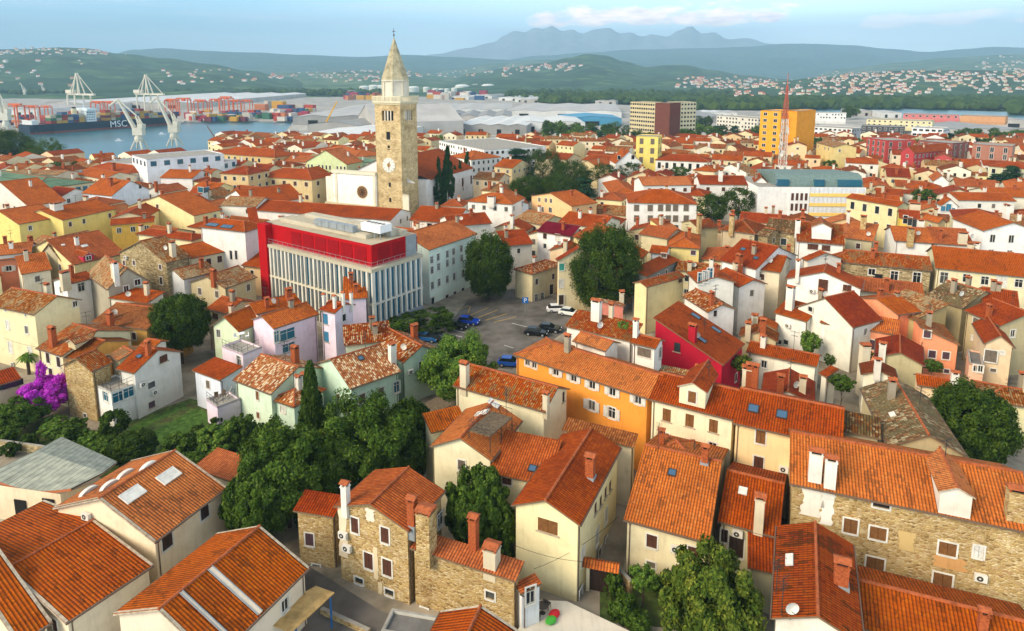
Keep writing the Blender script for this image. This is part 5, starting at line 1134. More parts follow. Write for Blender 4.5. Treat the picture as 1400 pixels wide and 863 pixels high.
for k in range(10):
    z=random.uniform(zt*0.2,zt*0.6); a=random.uniform(0,6.28); o=MB(); o.lathe([(0,0),(0.7,0.1),(0.75,0.25)],'whitewood',10); q=o.build('dish',root); q.location=(cos(a)*1.5,sin(a)*1.5,z); q.rotation_euler=(0,pi/2,a)
# ================================================================= world, sun, haze
SUN_EL=34; SUN_AZ=-58    # rotation of the lamp about z
w=bpy.data.worlds.new('World'); scene.world=w; w.use_nodes=True
nt=w.node_tree; L=nt.links; bg=nt.nodes['Background']; STR=0.12; bg.inputs[1].default_value=STR
sk=_n(nt,'ShaderNodeTexSky'); sk.sky_type='NISHITA'; sk.sun_disc=False; sk.sun_elevation=radians(SUN_EL)
az=radians(SUN_AZ); sx,sy=sin(az),-cos(az)    # horizontal direction towards the sun
sk.sun_rotation=atan2(sx,sy)%(2*pi)
sk.altitude=50; sk.air_density=1.0; sk.dust_density=1.5; sk.ozone_density=1.5
tc=_n(nt,'ShaderNodeTexCoord'); sp=_n(nt,'ShaderNodeSeparateXYZ'); L.new(tc.outputs['Generated'],sp.inputs[0])
el=sp.outputs[2]; azi=math_(nt,'ARCTAN2',sp.outputs[0],sp.outputs[1])
def V(c,k=2.3/STR): return tuple(x*k for x in lin(c)[:3])
def rampv(fac,stops):
    r=_n(nt,'ShaderNodeValToRGB'); e=r.color_ramp.elements
    e[0].position,e[0].color=stops[0][0],(*stops[0][1],1); e[1].position,e[1].color=stops[-1][0],(*stops[-1][1],1)
    for p,c in stops[1:-1]: x=e.new(p); x.color=(*c,1)
    L.new(fac,r.inputs[0]); return r.outputs[0]
# high thin cloud veil over a blue sky, brighter towards the right
elx=math_(nt,'MULTIPLY',el,2.0)
veilL=rampv(elx,[(0.0,V('b4ccd8')),(0.1,V('9cc0d4')),(0.24,V('7fb0cc')),(0.6,V('a4b4c0')),(1.0,V('b8bcc0'))])
veilR=rampv(elx,[(0.0,V('ccdce8',3.7/STR)),(0.12,V('c0d6e4',3.7/STR)),(0.24,V('b8d4e2',3.7/STR)),(0.6,V('b4c0c8')),(1.0,V('b8bcc0'))])
lr=ramp(nt,math_(nt,'MULTIPLY_ADD',azi,0.75,0.5),[(0.15,(0,0,0)),(0.8,(1,1,1))])
veil=mixc(nt,lr,veilL,veilR)
cv=_n(nt,'ShaderNodeCombineXYZ'); L.new(azi,cv.inputs[0]); L.new(math_(nt,'MULTIPLY',el,4.5),cv.inputs[1])
wis=noise(nt,mapping(nt,cv.outputs[0],(1.6,7,1)),2.2,7,0.6)
veil=mixc(nt,math_(nt,'MULTIPLY',ramp(nt,wis,[(0.42,(0,0,0)),(0.75,(1,1,1))]),0.5),veil,V('d8d4dc'))
# cumulus bank: low on the right hand side of the view
cum=noise(nt,mapping(nt,cv.outputs[0],(10.0,6.0,1),(3.1,0.4,0)),1.9,8,0.55,0.3)
def band(x,a,b,c,d): 
    m1=_n(nt,'ShaderNodeMapRange',interpolation_type='SMOOTHSTEP'); L.new(x,m1.inputs[0]); m1.inputs[1].default_value=a; m1.inputs[2].default_value=b
    m2=_n(nt,'ShaderNodeMapRange',interpolation_type='SMOOTHSTEP'); L.new(x,m2.inputs[0]); m2.inputs[1].default_value=c; m2.inputs[2].default_value=d; m2.inputs[3].default_value=1; m2.inputs[4].default_value=0
    return math_(nt,'MULTIPLY',m1.outputs[0],m2.outputs[0])
bm=math_(nt,'MULTIPLY',band(azi,-0.04,0.06,0.36,0.46),band(el,0.062,0.078,0.088,0.12))
lump=math_(nt,'ADD',cum,math_(nt,'MULTIPLY_ADD',bm,0.5,-0.42))
cm=ramp(nt,lump,[(0.40,(0,0,0)),(0.58,(1,1,1))])
det=noise(nt,mapping(nt,cv.outputs[0],(9,8,1)),2.5,5,0.6)
ccol=mixc(nt,ramp(nt,det,[(0.35,(0,0,0)),(0.65,(1,1,1))]),V('e4c8cc',3.0/STR),V('fcdcc8',4.0/STR))
veil=mixc(nt,math_(nt,'MULTIPLY',cm,0.85),veil,ccol)
# distant blue grey cloud mass under the bank
bm3=math_(nt,'MULTIPLY',band(azi,-0.12,0.0,0.3,0.45),band(el,0.0,0.01,0.062,0.078))
veil=mixc(nt,math_(nt,'MULTIPLY',bm3,0.5),veil,V('98b0cc'))
# second fainter bank further right
bm2=math_(nt,'MULTIPLY',band(azi,0.42,0.5,0.66,0.8),band(el,0.055,0.066,0.075,0.09))
cm2=ramp(nt,math_(nt,'ADD',cum,math_(nt,'MULTIPLY_ADD',bm2,0.4,-0.42)),[(0.42,(0,0,0)),(0.55,(1,1,1))])
veil=mixc(nt,math_(nt,'MULTIPLY',cm2,0.55),veil,V('f8e0e0',3.6/STR))
# higher up the Nishita sky takes over
up=_n(nt,'ShaderNodeMapRange'); L.new(el,up.inputs[0]); up.inputs[1].default_value=0.16; up.inputs[2].default_value=0.55; up.inputs[3].default_value=0.0; up.inputs[4].default_value=0.65
dim=_n(nt,'ShaderNodeMapRange'); L.new(el,dim.inputs[0]); dim.inputs[1].default_value=0.14; dim.inputs[2].default_value=0.3; dim.inputs[3].default_value=1.0; dim.inputs[4].default_value=0.85
L.new(mixc(nt,up.outputs[0],mixc(nt,1.0,veil,dim.outputs[0],'MULTIPLY'),sk.outputs[0]),bg.inputs[0])
sd=bpy.data.lights.new('sun','SUN'); sd.energy=3.3; sd.angle=radians(32); sd.color=(1.0,0.86,0.66)
so=bpy.data.objects.new('sun',sd); C.objects.link(so); so.rotation_euler=(radians(90-SUN_EL),0,az)
vs=scene.view_settings; vs.view_transform='Standard'; vs.look='None'; vs.gamma=1; vs.exposure=0.5
# haze
hz=MB(); hz.box(-13000,13000,-60,15500,-12,1250,'dark')
me=hz.mesh('haze'); me.materials.clear(); hm=bpy.data.materials.new('haze_air'); hm.use_nodes=True; n=hm.node_tree; n.nodes.clear()
pv=n.nodes.new('ShaderNodeVolumePrincipled'); out=n.nodes.new('ShaderNodeOutputMaterial'); n.links.new(pv.outputs[0],out.inputs['Volume'])
pv.inputs['Color'].default_value=(0.47,0.77,0.97,1); pv.inputs['Density'].default_value=1.4e-4; pv.inputs['Anisotropy'].default_value=0.0
me.materials.append(hm); hzo=obj('haze',me); hzo['kind']='stuff'
# ================================================================= ground, water, port land
def st(o,kind='structure'): o['kind']=kind; return o
def ground_mat(key,stops,sc,rough=0.95):
    m,nt_,b=newmat(key,rough,0.15); tc=_n(nt_,'ShaderNodeTexCoord')
    a=noise(nt_,tc.outputs['Object'],sc*1.6,9,0.72); v=_n(nt_,'ShaderNodeTexVoronoi',feature='F1'); nt_.links.new(tc.outputs['Object'],v.inputs[0]); v.inputs['Scale'].default_value=sc*2.6
    s=_n(nt_,'ShaderNodeSeparateColor'); nt_.links.new(v.outputs['Color'],s.inputs[0])
    f=math_(nt_,'ADD',math_(nt_,'MULTIPLY',a,0.7),math_(nt_,'MULTIPLY',s.outputs[0],0.3))
    nt_.links.new(ramp(nt_,f,stops),b.inputs['Base Color']); MATS[key]=m; return m
ground_mat('fields',[(0.3,'2c4424'),(0.42,'3c5a30'),(0.5,'4a6438'),(0.58,'5c7040'),(0.66,'787c50'),(0.75,'3a5630')],0.004)
ground_mat('forest',[(0.3,'20361e'),(0.45,'2c4828'),(0.55,'34522c'),(0.64,'4a6436'),(0.72,'66783f'),(0.8,'2a4426')],0.006)
ground_mat('hazedrock',[(0.3,'8c94a4'),(0.5,'a0a8b4'),(0.7,'b0b6c0')],0.003)  # pale rock, with distance haze painted into its bluish grey
ground_mat('portland',[(0.3,'8c8880'),(0.5,'a49e94'),(0.7,'b8b2a6')],0.03)
g=MB(); g.face([(-26000,-300,-9.2),(26000,-300,-9.2),(26000,26000,-9.2),(-26000,26000,-9.2)],'fields'); st(g.build('ground'))
m,nt_,b=newmat('water',0.12,0.5); tcw=_n(nt_,'ShaderNodeTexCoord'); wv=noise(nt_,mapping(nt_,tcw.outputs['Object'],(0.5,1.0,1)),0.35,4,0.6)
big=noise(nt_,tcw.outputs['Object'],0.01,3,0.5); nt_.links.new(ramp(nt_,big,[(0.35,'2c545c'),(0.6,'366670'),(0.8,'447882')]),b.inputs['Base Color']); bump(nt_,b,wv,0.5,0.25); b.inputs['Roughness'].default_value=0.28; MATS['water']=m
def poly(name,pts,z,mat,zb=None):
    g=MB(); P=[at(x,y,z) for x,y in pts]
    if zb is None: g.face([(p.x,p.y,z) for p in P],mat)
    else: g.prism([(p.x,p.y) for p in P],zb,z,mat)
    return g.build(name)
st(poly('sea',[(-260,182),(60,178),(250,163),(410,163),(380,203),(290,235),(-260,250)],-8.0,'water'))
# port land round the basin
st(poly('port_ground',[(-260,176),(42,181.5),(45,180),(250,167.5),(252,165.5),(402,165.5),(374,199),(290,235),(700,300),(1700,300),(1700,168),(1385,162),(1160,154),(1050,150),(930,147),(820,142),(640,132),(-260,136)],-6.5,'portland',-9))
st(poly('lagoon',[(880,142.6),(1050,143.5),(1200,147.5),(1420,154.5),(1420,168),(1160,156),(1050,152),(930,148)],-6.3,'water'))
# town plateau
tp=MB(); P=[at(x,y,0) for x,y in [(-700,232),(60,222),(300,214),(420,205),(640,200),(820,196),(1050,196),(1400,200),(2100,210)]]
tp.prism([(p.x,p.y) for p in P]+[(260,-40),(-260,-40)],-9,0,'paving'); st(tp.build('pavement'))
# ---------- hills
from mathutils import noise as mn
def hills(name,prof,D,foot,mat,rough=0.06,relief=0.16,seed=0,back=1.25):
    xs=list(range(int(prof[0][0]),int(prof[-1][0])+1,6)); n=22; V_=[]; F=[]
    def py(x):
        for (x0,y0),(x1,y1) in zip(prof[:-1],prof[1:]):
            if x0<=x<=x1:
                f=(x-x0)/(x1-x0); f=f*f*(3-2*f); return y0+(y1-y0)*f
        return prof[-1][1]
    for x in xs:
        d=ray(x,250); dx=d.x/d.y
        zc=CH+ray(x,py(x)).z/ray(x,py(x)).y*D
        for k in range(n+4):
            if k<=n: f=k/n; Y=foot+(D-foot)*f; s=f**1.25*(1.0 if True else 0); z=-9+(zc+9)*s
            else: f=1+(k-n)*0.08; Y=D*(1+(k-n)*0.07); z=-9+(zc+9)*(1-(k-n)*0.22); 
            X=dx*Y; nz=mn.fractal(Vector((X*3.2/D*2,Y*3.2/D*2,seed)),0.8,2.1,6); nr=1-abs(mn.noise(Vector((X*9/D,Y*4/D,seed+5))))*2
            amp=(zc+9)*relief*math.sin(min(1,k/n)*pi)**0.8 if k<n else 0
            z+=amp*(nz*0.9+nr*0.5-0.4)+ (zc+9)*rough*0.35*mn.noise(Vector((X*25/D,Y*25/D,seed)))*(1 if k>0 else 0)
            V_.append((X,Y,max(z,-9.1)))
    m=n+4
    for i in range(len(xs)-1):
        for k in range(m-1): a=i*m+k; F.append((a,a+m,a+m+1,a+1))
    me=bpy.data.meshes.new(name); me.from_pydata(V_,[],F); me.materials.append(MATS[mat]); me.polygons.foreach_set('use_smooth',[True]*len(F)); me.update()
    o=obj(name,me); st(o); return o
h1=hills('hills',[(-260,74),(-60,70),(0,68),(60,67),(100,65),(130,66),(180,73),(240,80),(300,88),(350,97),(400,106),(440,118),(500,128),(560,133)],3600,1500,'forest',seed=1)
h2=hills('hills',[(250,126),(330,102),(420,99),(500,97),(560,98),(600,103),(680,110),(760,122)],5000,2300,'fields',seed=2)
h3=hills('hills',[(540,130),(600,116),(650,100),(700,92),(740,87),(775,79),(800,74),(822,76),(850,84),(880,92),(905,89),(930,89),(965,96),(1010,103),(1060,108),(1120,120),(1200,128)],4200,2000,'forest',seed=3)
h4=hills('hills',[(560,116),(620,96),(680,87),(740,82),(800,82),(860,90),(930,100),(1050,110)],6800,4300,'fields',seed=4)
h5=hills('hills',[(880,134),(940,126),(1000,118),(1050,112),(1110,106),(1160,101),(1220,97),(1300,96),(1400,98),(1560,100),(1700,104)],2500,1300,'forest',seed=5)
h6=hills('hills',[(1000,118),(1080,108),(1150,93),(1220,85),(1280,79),(1350,75),(1450,73),(1600,76),(1750,80)],6200,2700,'fields',seed=6)
h7=hills('hills',[(60,92),(150,80),(200,68),(240,66),(300,70),(360,72),(420,75),(500,78),(560,75),(620,78),(700,82),(800,81),(900,86)],9500,5200,'forest',seed=7,rough=0.03)
h8=hills('hills',[(600,92),(680,83),(740,76),(800,72),(860,68),(950,66),(1010,64),(1060,60),(1100,60),(1150,62),(1200,67),(1250,71),(1300,67),(1340,64),(1400,66),(1600,66),(1800,70)],11500,6500,'forest',seed=8,rough=0.03)
h9=hills('mountains',[(560,80),(600,74),(640,66),(676,58),(690,48),(705,42),(716,44),(730,38),(742,40),(752,36),(766,43),(780,40),(792,46),(810,40),(828,38),(842,46),(856,44),(870,50),(886,47),(905,50),(920,42),(936,36),(950,46),(966,44),(985,54),(1010,52),(1040,60),(1080,64),(1150,72),(1300,80)],14600,12500,'hazedrock',seed=9,rough=0.05,relief=0.1)
hill_objs=[h1,h2,h3,h4,h5,h6]
# ---------- villages on the hills: every house a copy of one of four little houses
def vill_mesh(wc,rc):
    mb=MB(); a,b,h=5,4,6
    mb.box(-a,a,-b,b,-4,h,fm(wc)); r=2.4
    mb.face([(-a-.5,-b-.5,h),(a+.5,-b-.5,h),(a+.5,0,h+r),(-a-.5,0,h+r)],fm(rc)); mb.face([(a+.5,b+.5,h),(-a-.5,b+.5,h),(-a-.5,0,h+r),(a+.5,0,h+r)],fm(rc))
    for s in (-1,1): mb.face([(s*a,-b,h),(s*a,b,h),(s*a,0,h+r)],fm(wc))
    for x in (-3,0,3): mb.box(x-.5,x+.5,-b-.06,-b+.01,2.5,4.2,'dark')
    return mb.mesh('village_house')
VM=[(vill_mesh('e8dcc4','c0583a'),'cream'),(vill_mesh('ece8e0','b85034'),'white'),(vill_mesh('e0c8a0','c86840'),'tan'),(vill_mesh('e0dcd8','a89888'),'grey roofed')]
from mathutils.bvhtree import BVHTree
dg=bpy.context.evaluated_depsgraph_get()
BV=[(o,BVHTree.FromObject(o,dg)) for o in hill_objs]
def hillpoint(px,py):
    d=ray(px,py).normalized(); o=Vector((0,0,CH)); best=None
    for ob,bv in BV:
        r_=bv.ray_cast(o,d)
        if r_[0] is not None and (best is None or r_[3]<best[1]): best=(r_[0],r_[3])
    return best[0] if best else None
random.seed(11)
clusters=[ # x0,x1,y0,y1,n,scale,label stem
 (1120,1400,98,112,85,1.5,'tiny {} house in the dense village on the right hand hillside'),
 (1055,1140,108,131,24,1.4,'tiny {} house on the lower slope above the lagoon near the mast'),
 (1150,1260,110,130,36,1.4,'tiny {} house scattered on the slope behind the lagoon'),
 (1280,1398,112,128,16,1.4,'tiny {} house low on the hillside near the right edge'),
 (1340,1400,76,98,16,2.6,'tiny {} house in the sunlit village on the far right ridge'),
 (0,75,66,76,16,2.0,'tiny {} house on top of the left hill near the left edge'),
 (78,190,68,76,14,2.0,'tiny {} house along the crest of the left hill'),
 (0,110,80,118,8,1.8,'tiny {} house alone on the slope of the left hill'),
 (230,350,95,118,12,1.8,'tiny {} house on the right flank of the left hill'),
 (370,450,98,108,14,2.4,'tiny {} house in the village left of the bell tower spire'),
 (455,520,97,112,16,2.4,'tiny {} house on the rise just left of the spire'),
 (560,700,93,106,18,2.6,'tiny {} house in the hillside village right of the spire'),
 (700,785,88,98,18,2.6,'tiny {} house in the village below the pointed central hill'),
 (935,1040,106,120,34,2.0,'tiny {} house in the village left of the antenna mast'),
 (980,1050,120,134,12,1.5,'tiny {} house low behind the office tower'),
]
for x0,x1,y0,y1,n,sc,stem in clusters:
    grp='houses of '+stem.split(' house ')[1][:60]
    for k in range(int(n*0.8)):
        for _ in range(8):
            px=random.uniform(x0,x1); py=random.uniform(y0,y1); p=hillpoint(px,py)
            if p: break
        if not p: continue
        me,cn=random.choice(VM); o=obj('village_house',me,None,(p.x,p.y,p.z),random.uniform(-0.6,0.6)); s=0.6*sc*random.uniform(0.7,1.2)
        o.scale=(s*random.uniform(0.8,1.5),s,s*0.9); tag(o,stem.format(cn),'house',grp)
# the many more roofs that only read as sprawl
sv,sf,sm=[],[],[]
sprm=[fm('e0d4bc'),fm('b85c3c'),fm('e8e4dc')]
for x0,x1,y0,y1,n,sc,stem in clusters:
    for k in range(int(n*1.6)):
        px=random.uniform(x0-10,x1+10); py=random.uniform(y0,y1); p=hillpoint(px,py)
        if not p: continue
        s_=sc*random.uniform(0.35,0.6); a=random.uniform(-.6,.6); b0_=len(sv); wc=random.choice((0,2))
        for x,y,z in ((-5,-4,-4),(5,-4,-4),(5,4,-4),(-5,4,-4),(-5,-4,5),(5,-4,5),(5,4,5),(-5,4,5),(-5,0,8),(5,0,8)): sv.append((p.x+(x*cos(a)-y*sin(a))*s_*1.3,p.y+(x*sin(a)+y*cos(a))*s_,p.z+z*s_))
        for f,m_ in (((0,1,5,4),wc),((1,2,6,5),wc),((2,3,7,6),wc),((3,0,4,7),wc),((4,5,9,8),1),((6,7,8,9),1),((4,8,7),wc),((5,6,9),wc)): sf.append(tuple(b0_+i for i in f)); sm.append(m_)
me=bpy.data.meshes.new('village_sprawl'); me.from_pydata(sv,[],sf); [me.materials.append(m_) for m_ in sprm]; me.polygons.foreach_set('material_index',sm); me.update(); o=obj('village_sprawl',me); o['kind']='stuff'
# ================================================================= harbour
PZ=-6.5
def base_of(px,py,z=PZ): return at(px,py,z)
# ship
S0=at(43,184.5,-8); S1=at(252,169.5,-8); ax=(S1-S0); Ls=ax.length; ax.normalize()
ship=empty('container_ship',S0,atan2(ax.y,ax.x)); tag(ship,'dark blue container ship with white letters and stacked containers moored in the harbour','ship')
hb=height_at(60,171.5,S0.y)+8; Wd=22
mb=MB(); secs=[(0,Wd*0.42,0.0),(0.03,Wd*0.5,0),(0.12,Wd*0.5,0),(0.8,Wd*0.5,0),(0.9,Wd*0.42,0.1),(0.96,Wd*0.22,0.5),(1.0,0.6,1.6)]
flat_mat('hullblue','1c3040',0.5); flat_mat('hullred','8c5048',0.7)
for (f0,w0,r0),(f1,w1,r1) in zip(secs[:-1],secs[1:]):
    for s in (-1,1):
        c=Wd*0.5
        mb.face([(f0*Ls,s*w0*0.92+c,-1),(f1*Ls-(3 if f1==1 else 0),s*w1*0.8+c,-1),(f1*Ls-(2 if f1==1 else 0),s*w1*0.86+c,1.8),(f0*Ls,s*w0*0.96+c,1.8)],'hullred')
        mb.face([(f0*Ls,s*w0*0.96+c,1.8),(f1*Ls-(2 if f1==1 else 0),s*w1*0.86+c,1.8),(f1*Ls,s*w1+c,hb+r1),(f0*Ls,s*w0+c,hb+r0)],'hullblue')
    mb.face([(f0*Ls,-w0+c,hb+r0-0.6),(f1*Ls,-w1+c,hb+r1-0.6),(f1*Ls,w1+c,hb+r1-0.6),(f0*Ls,w0+c,hb+r0-0.6)],fm('7c5044'))
mb.face([(0,c-Wd*.42,-1),(0,c+Wd*.42,-1),(0,c+Wd*.42,hb),(0,c-Wd*.42,hb)],'hullblue'); mb.build('hull',ship)
f=bpy.data.curves.new('lettering','FONT'); f.body='MSC'; f.size=9.5; f.extrude=0.15; f.align_x='CENTER'; f.space_character=1.05
ft=bpy.data.objects.new('tmp',f); C.objects.link(ft); bpy.context.view_layer.update(); me=bpy.data.meshes.new_from_object(ft.evaluated_get(bpy.context.evaluated_depsgraph_get())); bpy.data.objects.remove(ft); me.materials.clear(); me.materials.append(fm('e8ecec'))
fo=obj('lettering',me,ship); fo.location=(Ls*0.52,-0.35,1.9); fo.rotation_euler=(pi/2,0,0)
cols=['b88c3c','8c3434','2c4870','a87858','3c6c4c','b0a890','a04030','c09848','6c3440','445c78']
x=Ls*0.13
for k in range(26):
    x=Ls*0.12+k*Ls*0.033
    if Ls*0.3<x<Ls*0.44: continue
    for row in range(2):
        mb=MB(); zz=hb
        tiers=random.choice((2,3,3,4)) if k<20 else 2
        for t_ in range(tiers): mb.box(x,x+Ls*0.031,2+row*9.2,10.8+row*9.2,zz+0.1,zz+2.6,fm(random.choice(cols))); zz+=2.7
        o=mb.build('container_stack',ship)
mb=MB(); mb.box(Ls*0.33,Ls*0.39,2,Wd-2,hb,hb+11,fm('dce4e4')); mb.box(Ls*0.325,Ls*0.385,-1,Wd+1,hb+11,hb+13.5,fm('dce4e4'))
for t_ in range(4): mb.box(Ls*0.39,Ls*0.3905,3,Wd-3,hb+2+t_*2.4,hb+3+t_*2.4,'dark')
for t_ in range(4):
    for q in range(5): mb.box(Ls*0.334+q*1.7,Ls*0.334+q*1.7+0.8,1.9,2.0,hb+1.6+t_*2.4,hb+2.6+t_*2.4,'dark')
mb.tube((Ls*0.35,Wd/2,hb+13),(Ls*0.35,Wd/2,hb+20),0.4,fm('e0e4e4')); mb.build('bridge',ship)
mb=MB(); mb.lathe([(2.6,0),(2.6,12),(2.2,13.5),(0.1,13.5)],fm('d8c8a0'),12,(Ls*0.29,Wd/2,hb)); mb.lathe([(1.8,13.4),(1.8,15)],'dark',10,(Ls*0.29,Wd/2,hb)); mb.build('funnel',ship)
mb=MB(); mb.box(3,9,3,Wd-3,hb,hb+4,fm('d8dcd8')); mb.tube((6,Wd/2,hb+4),(-1,Wd/2,hb+9),0.9,fm('c04038')); mb.build('lifeboat_ramp',ship)
# slewing harbour cranes
def jib_crane(px,pyb,pytop,label,xtip,mat='craneW'):
    P=base_of(px,pyb,-6); o=empty('harbour_crane',P); tag(o,label,'crane','slewing harbour cranes')
    H_=height_at(px,pytop,P.y)-P.z; k=P.y/FPX*1.02
    def X(dx): return dx*k
    m=MB(); 
    for sx in (-1,1):
        for sy in (-1,1): m.tube((sx*4,sy*4,0),(sx*2,sy*2,H_*0.16),0.7,mat,n=5)
    m.lathe([(2.6,H_*0.14),(3.0,H_*0.2),(2.2,H_*0.3)],mat,10); m.build('portal',o)
    m=MB(); m.box(-3,4,-2.5,2.5,H_*0.28,H_*0.42,mat); m.box(1,4.5,-2.6,2.6,H_*0.42,H_*0.5,mat)
    for sy in (-1.6,1.6): m.tube((2,sy,H_*0.42),(0,sy,H_*0.66),0.5,mat,n=4); m.tube((4,sy,H_*0.42),(0,sy,H_*0.66),0.4,mat,n=4)
    m.build('machine_house',o)
    m=MB(); tip=X(xtip-px)
    for sy in (-1.4,1.4): m.tube((-1,sy,H_*0.34),(tip,sy*0.3,H_*0.98),1.1,mat,r1=0.6,n=5)
    for q in range(7):
        f_=q/7; a=Vector((-1,-1.4,H_*0.34)).lerp(Vector((tip,-0.4,H_*0.98)),f_); b_=Vector((-1,1.4,H_*0.34)).lerp(Vector((tip,0.4,H_*0.98)),min(1,f_+0.12)); m.tube(a,b_,0.35,mat,n=3)
    m.tube((0,0,H_*0.66),(tip,0,H_*0.98),0.35,mat,n=4); m.tube((tip,0,H_*0.98),(tip*1.5,0,H_*0.86),0.8,mat,n=5); m.tube((0,0,H_*0.66),(tip,0,H_*0.99),0.5,mat,n=4)
    m.tube((tip*1.5,0,H_*0.86),(tip*1.5,0,H_*0.4),0.12,'iron',n=3); m.build('jib',o)
flat_mat('craneW','d8d0bc',0.6); flat_mat('craneO','d0602c',0.7); flat_mat('craneY','d8a020',0.6)
jib_crane(191,204,135,'pale slewing harbour crane at the quay, jib pointing up left, in front of the ship',168)
jib_crane(239,200,132,'pale slewing harbour crane beside the ship bow, nearer the museum',220)
jib_crane(10,184,114,'pale slewing crane at the left edge of the harbour',0)
jib_crane(34,132,113,'small distant pale crane behind the white port sheds',30)
jib_crane(60,130,113,'small distant crane just right of the first distant one',57)
# ship to shore gantries
def gantry(px,pyb,label,hpx,arm):
    P=base_of(px,pyb); o=empty('gantry_crane',P,-0.45); tag(o,label,'crane','ship to shore gantry cranes'); k=P.y/FPX; Hh=height_at(px,pyb-hpx,P.y)-P.z; hb_=Hh*0.42
    m=MB()
    for x in (-9,9):
        for y in (-12,12): m.tube((x,y,0),(x,y,hb_),1.2,'craneW',n=4)
        m.tube((x,-12,hb_*0.45),(x,12,hb_*0.45),0.9,'craneW',n=4)
    m.build('portal_frame',o)
    m=MB(); m.box(-arm*k*0.9,arm*k*1.3,-2,2,hb_,hb_+2.6,'craneW'); m.build('boom',o)
    m=MB()
    for y in (-4,4): m.tube((-9,y,hb_+2),(0,y*0.3,Hh),1.0,'craneW',n=4); m.tube((9,y,hb_+2),(0,y*0.3,Hh),1.0,'craneW',n=4)
    m.tube((0,0,Hh),(arm*k*1.2,0,hb_+2.6),0.5,'craneW',n=4); m.tube((0,0,Hh),(-arm*k*0.8,0,hb_+2.6),0.5,'craneW',n=4); m.build('mast',o)
    m=MB(); m.box(-arm*k*0.9,-arm*k*0.9+14,-4,4,hb_+2.6,hb_+8,'craneW'); m.build('machine_house',o)
gantry(110,152,'large pale gantry crane behind the ship funnel',52,26)
gantry(203,150,'large pale gantry crane behind the middle of the ship',48,26)
# orange yard gantries
def yard(px,pyb,wpx,hpx,label):
    P=base_of(px,pyb); o=empty('yard_gantry',P,random.uniform(-0.4,0.1)); k=P.y/FPX; w=wpx*k; h=hpx*k; m=MB()
    for x in (-w/2,w/2):
        for y in (-w*0.3,w*0.3): m.tube((x,y,0),(x,y,h),w*0.05,'craneO',n=4)
        m.tube((x,-w*.3,h*0.95),(x,w*.3,h*0.95),w*0.05,'craneO',n=4)
    m.build('legs' if False else 'frame',o); m=MB(); m.box(-w/2-1,w/2+1,-w*.1,w*.1,h,h+w*0.12,'craneO'); m.box(-w*.1,w*.15,-w*.14,w*.14,h-w*.15,h,'craneO'); m.build('crossbeam',o); tag(o,label,'crane','orange yard gantries')
for i,(x,y,ww,hh) in enumerate([(24,172,18,28),(46,170,14,24),(65,168,12,22),(135,158,14,18),(150,157,12,17),(235,156,14,19),(252,158,16,22),(275,156,14,18),(296,155,14,18),(310,152,16,18),(322,154,12,16),(338,152,12,14),(232,150,10,12)]):
    yard(x,y,ww,hh,['orange yard gantry left of the ship stern, nearest the left edge','second orange yard gantry from the left edge, near the ship stern','third orange yard gantry, beside the ship stern','orange yard gantry behind the containers amidships','orange yard gantry just right of the amidships one','orange yard gantry above the ship bow','tall orange yard gantry right behind the ship bow','orange yard gantry over the first container rows past the bow','orange yard gantry in the middle of the container yard','largest orange yard gantry in the container yard','orange yard gantry right of the largest one','last orange yard gantry before the grey sheds','small distant orange gantry behind the bow'][i])
# containers in the yards
CM={}
for c in ['b0402c','9c3048','2c5078','c07850','3c6c54','b8b0a4','c49430','70303c','d0c8bc','38506c']:
    mb=MB(); mb.box(-6,6,-1.3,1.3,0,2.6,fm(c))
    for k in range(13): mb.box(-5.8+k*0.95,-5.4+k*0.95,-1.36,-1.31,0.15,2.45,fm(c))
    CM[c]=(mb.mesh('shipping_container'))
cn={'b0402c':'red','9c3048':'crimson','2c5078':'blue','c07850':'tan','3c6c54':'green','b8b0a4':'grey','c49430':'yellow','70303c':'maroon','d0c8bc':'white','38506c':'slate blue'}
random.seed(5)
yards=[(258,345,158,166,105,'in the yard right of the ship bow'),(350,425,150,166,60,'in the yard above the harbour pier'),(475,520,131,137,30,'in the far stacks left of the bell tower'),(585,665,130,137,40,'in the far stacks right of the bell tower'),(5,45,160,176,16,'at the quay near the left edge')]
for x0,x1,y0,y1,n,where in yards:
    for k in range(n):
        px=random.uniform(x0,x1); py=random.uniform(y0,y1); P=base_of(px,py); c=random.choice(list(CM)); t_=random.choice((0,0,1,1,2)); sc=1.0 if P.y<1000 else 1.9
        for q in range(t_+1):
            if q<t_ and random.random()<0.4: continue
        o=obj('shipping_container',CM[c],None,(P.x,P.y,PZ+0.02),random.choice((-0.45,-0.45,1.12))); o.scale=(sc,sc*1.6,sc*(1+t_)); tag(o,cn[c]+' shipping container '+where,'container','containers '+where)
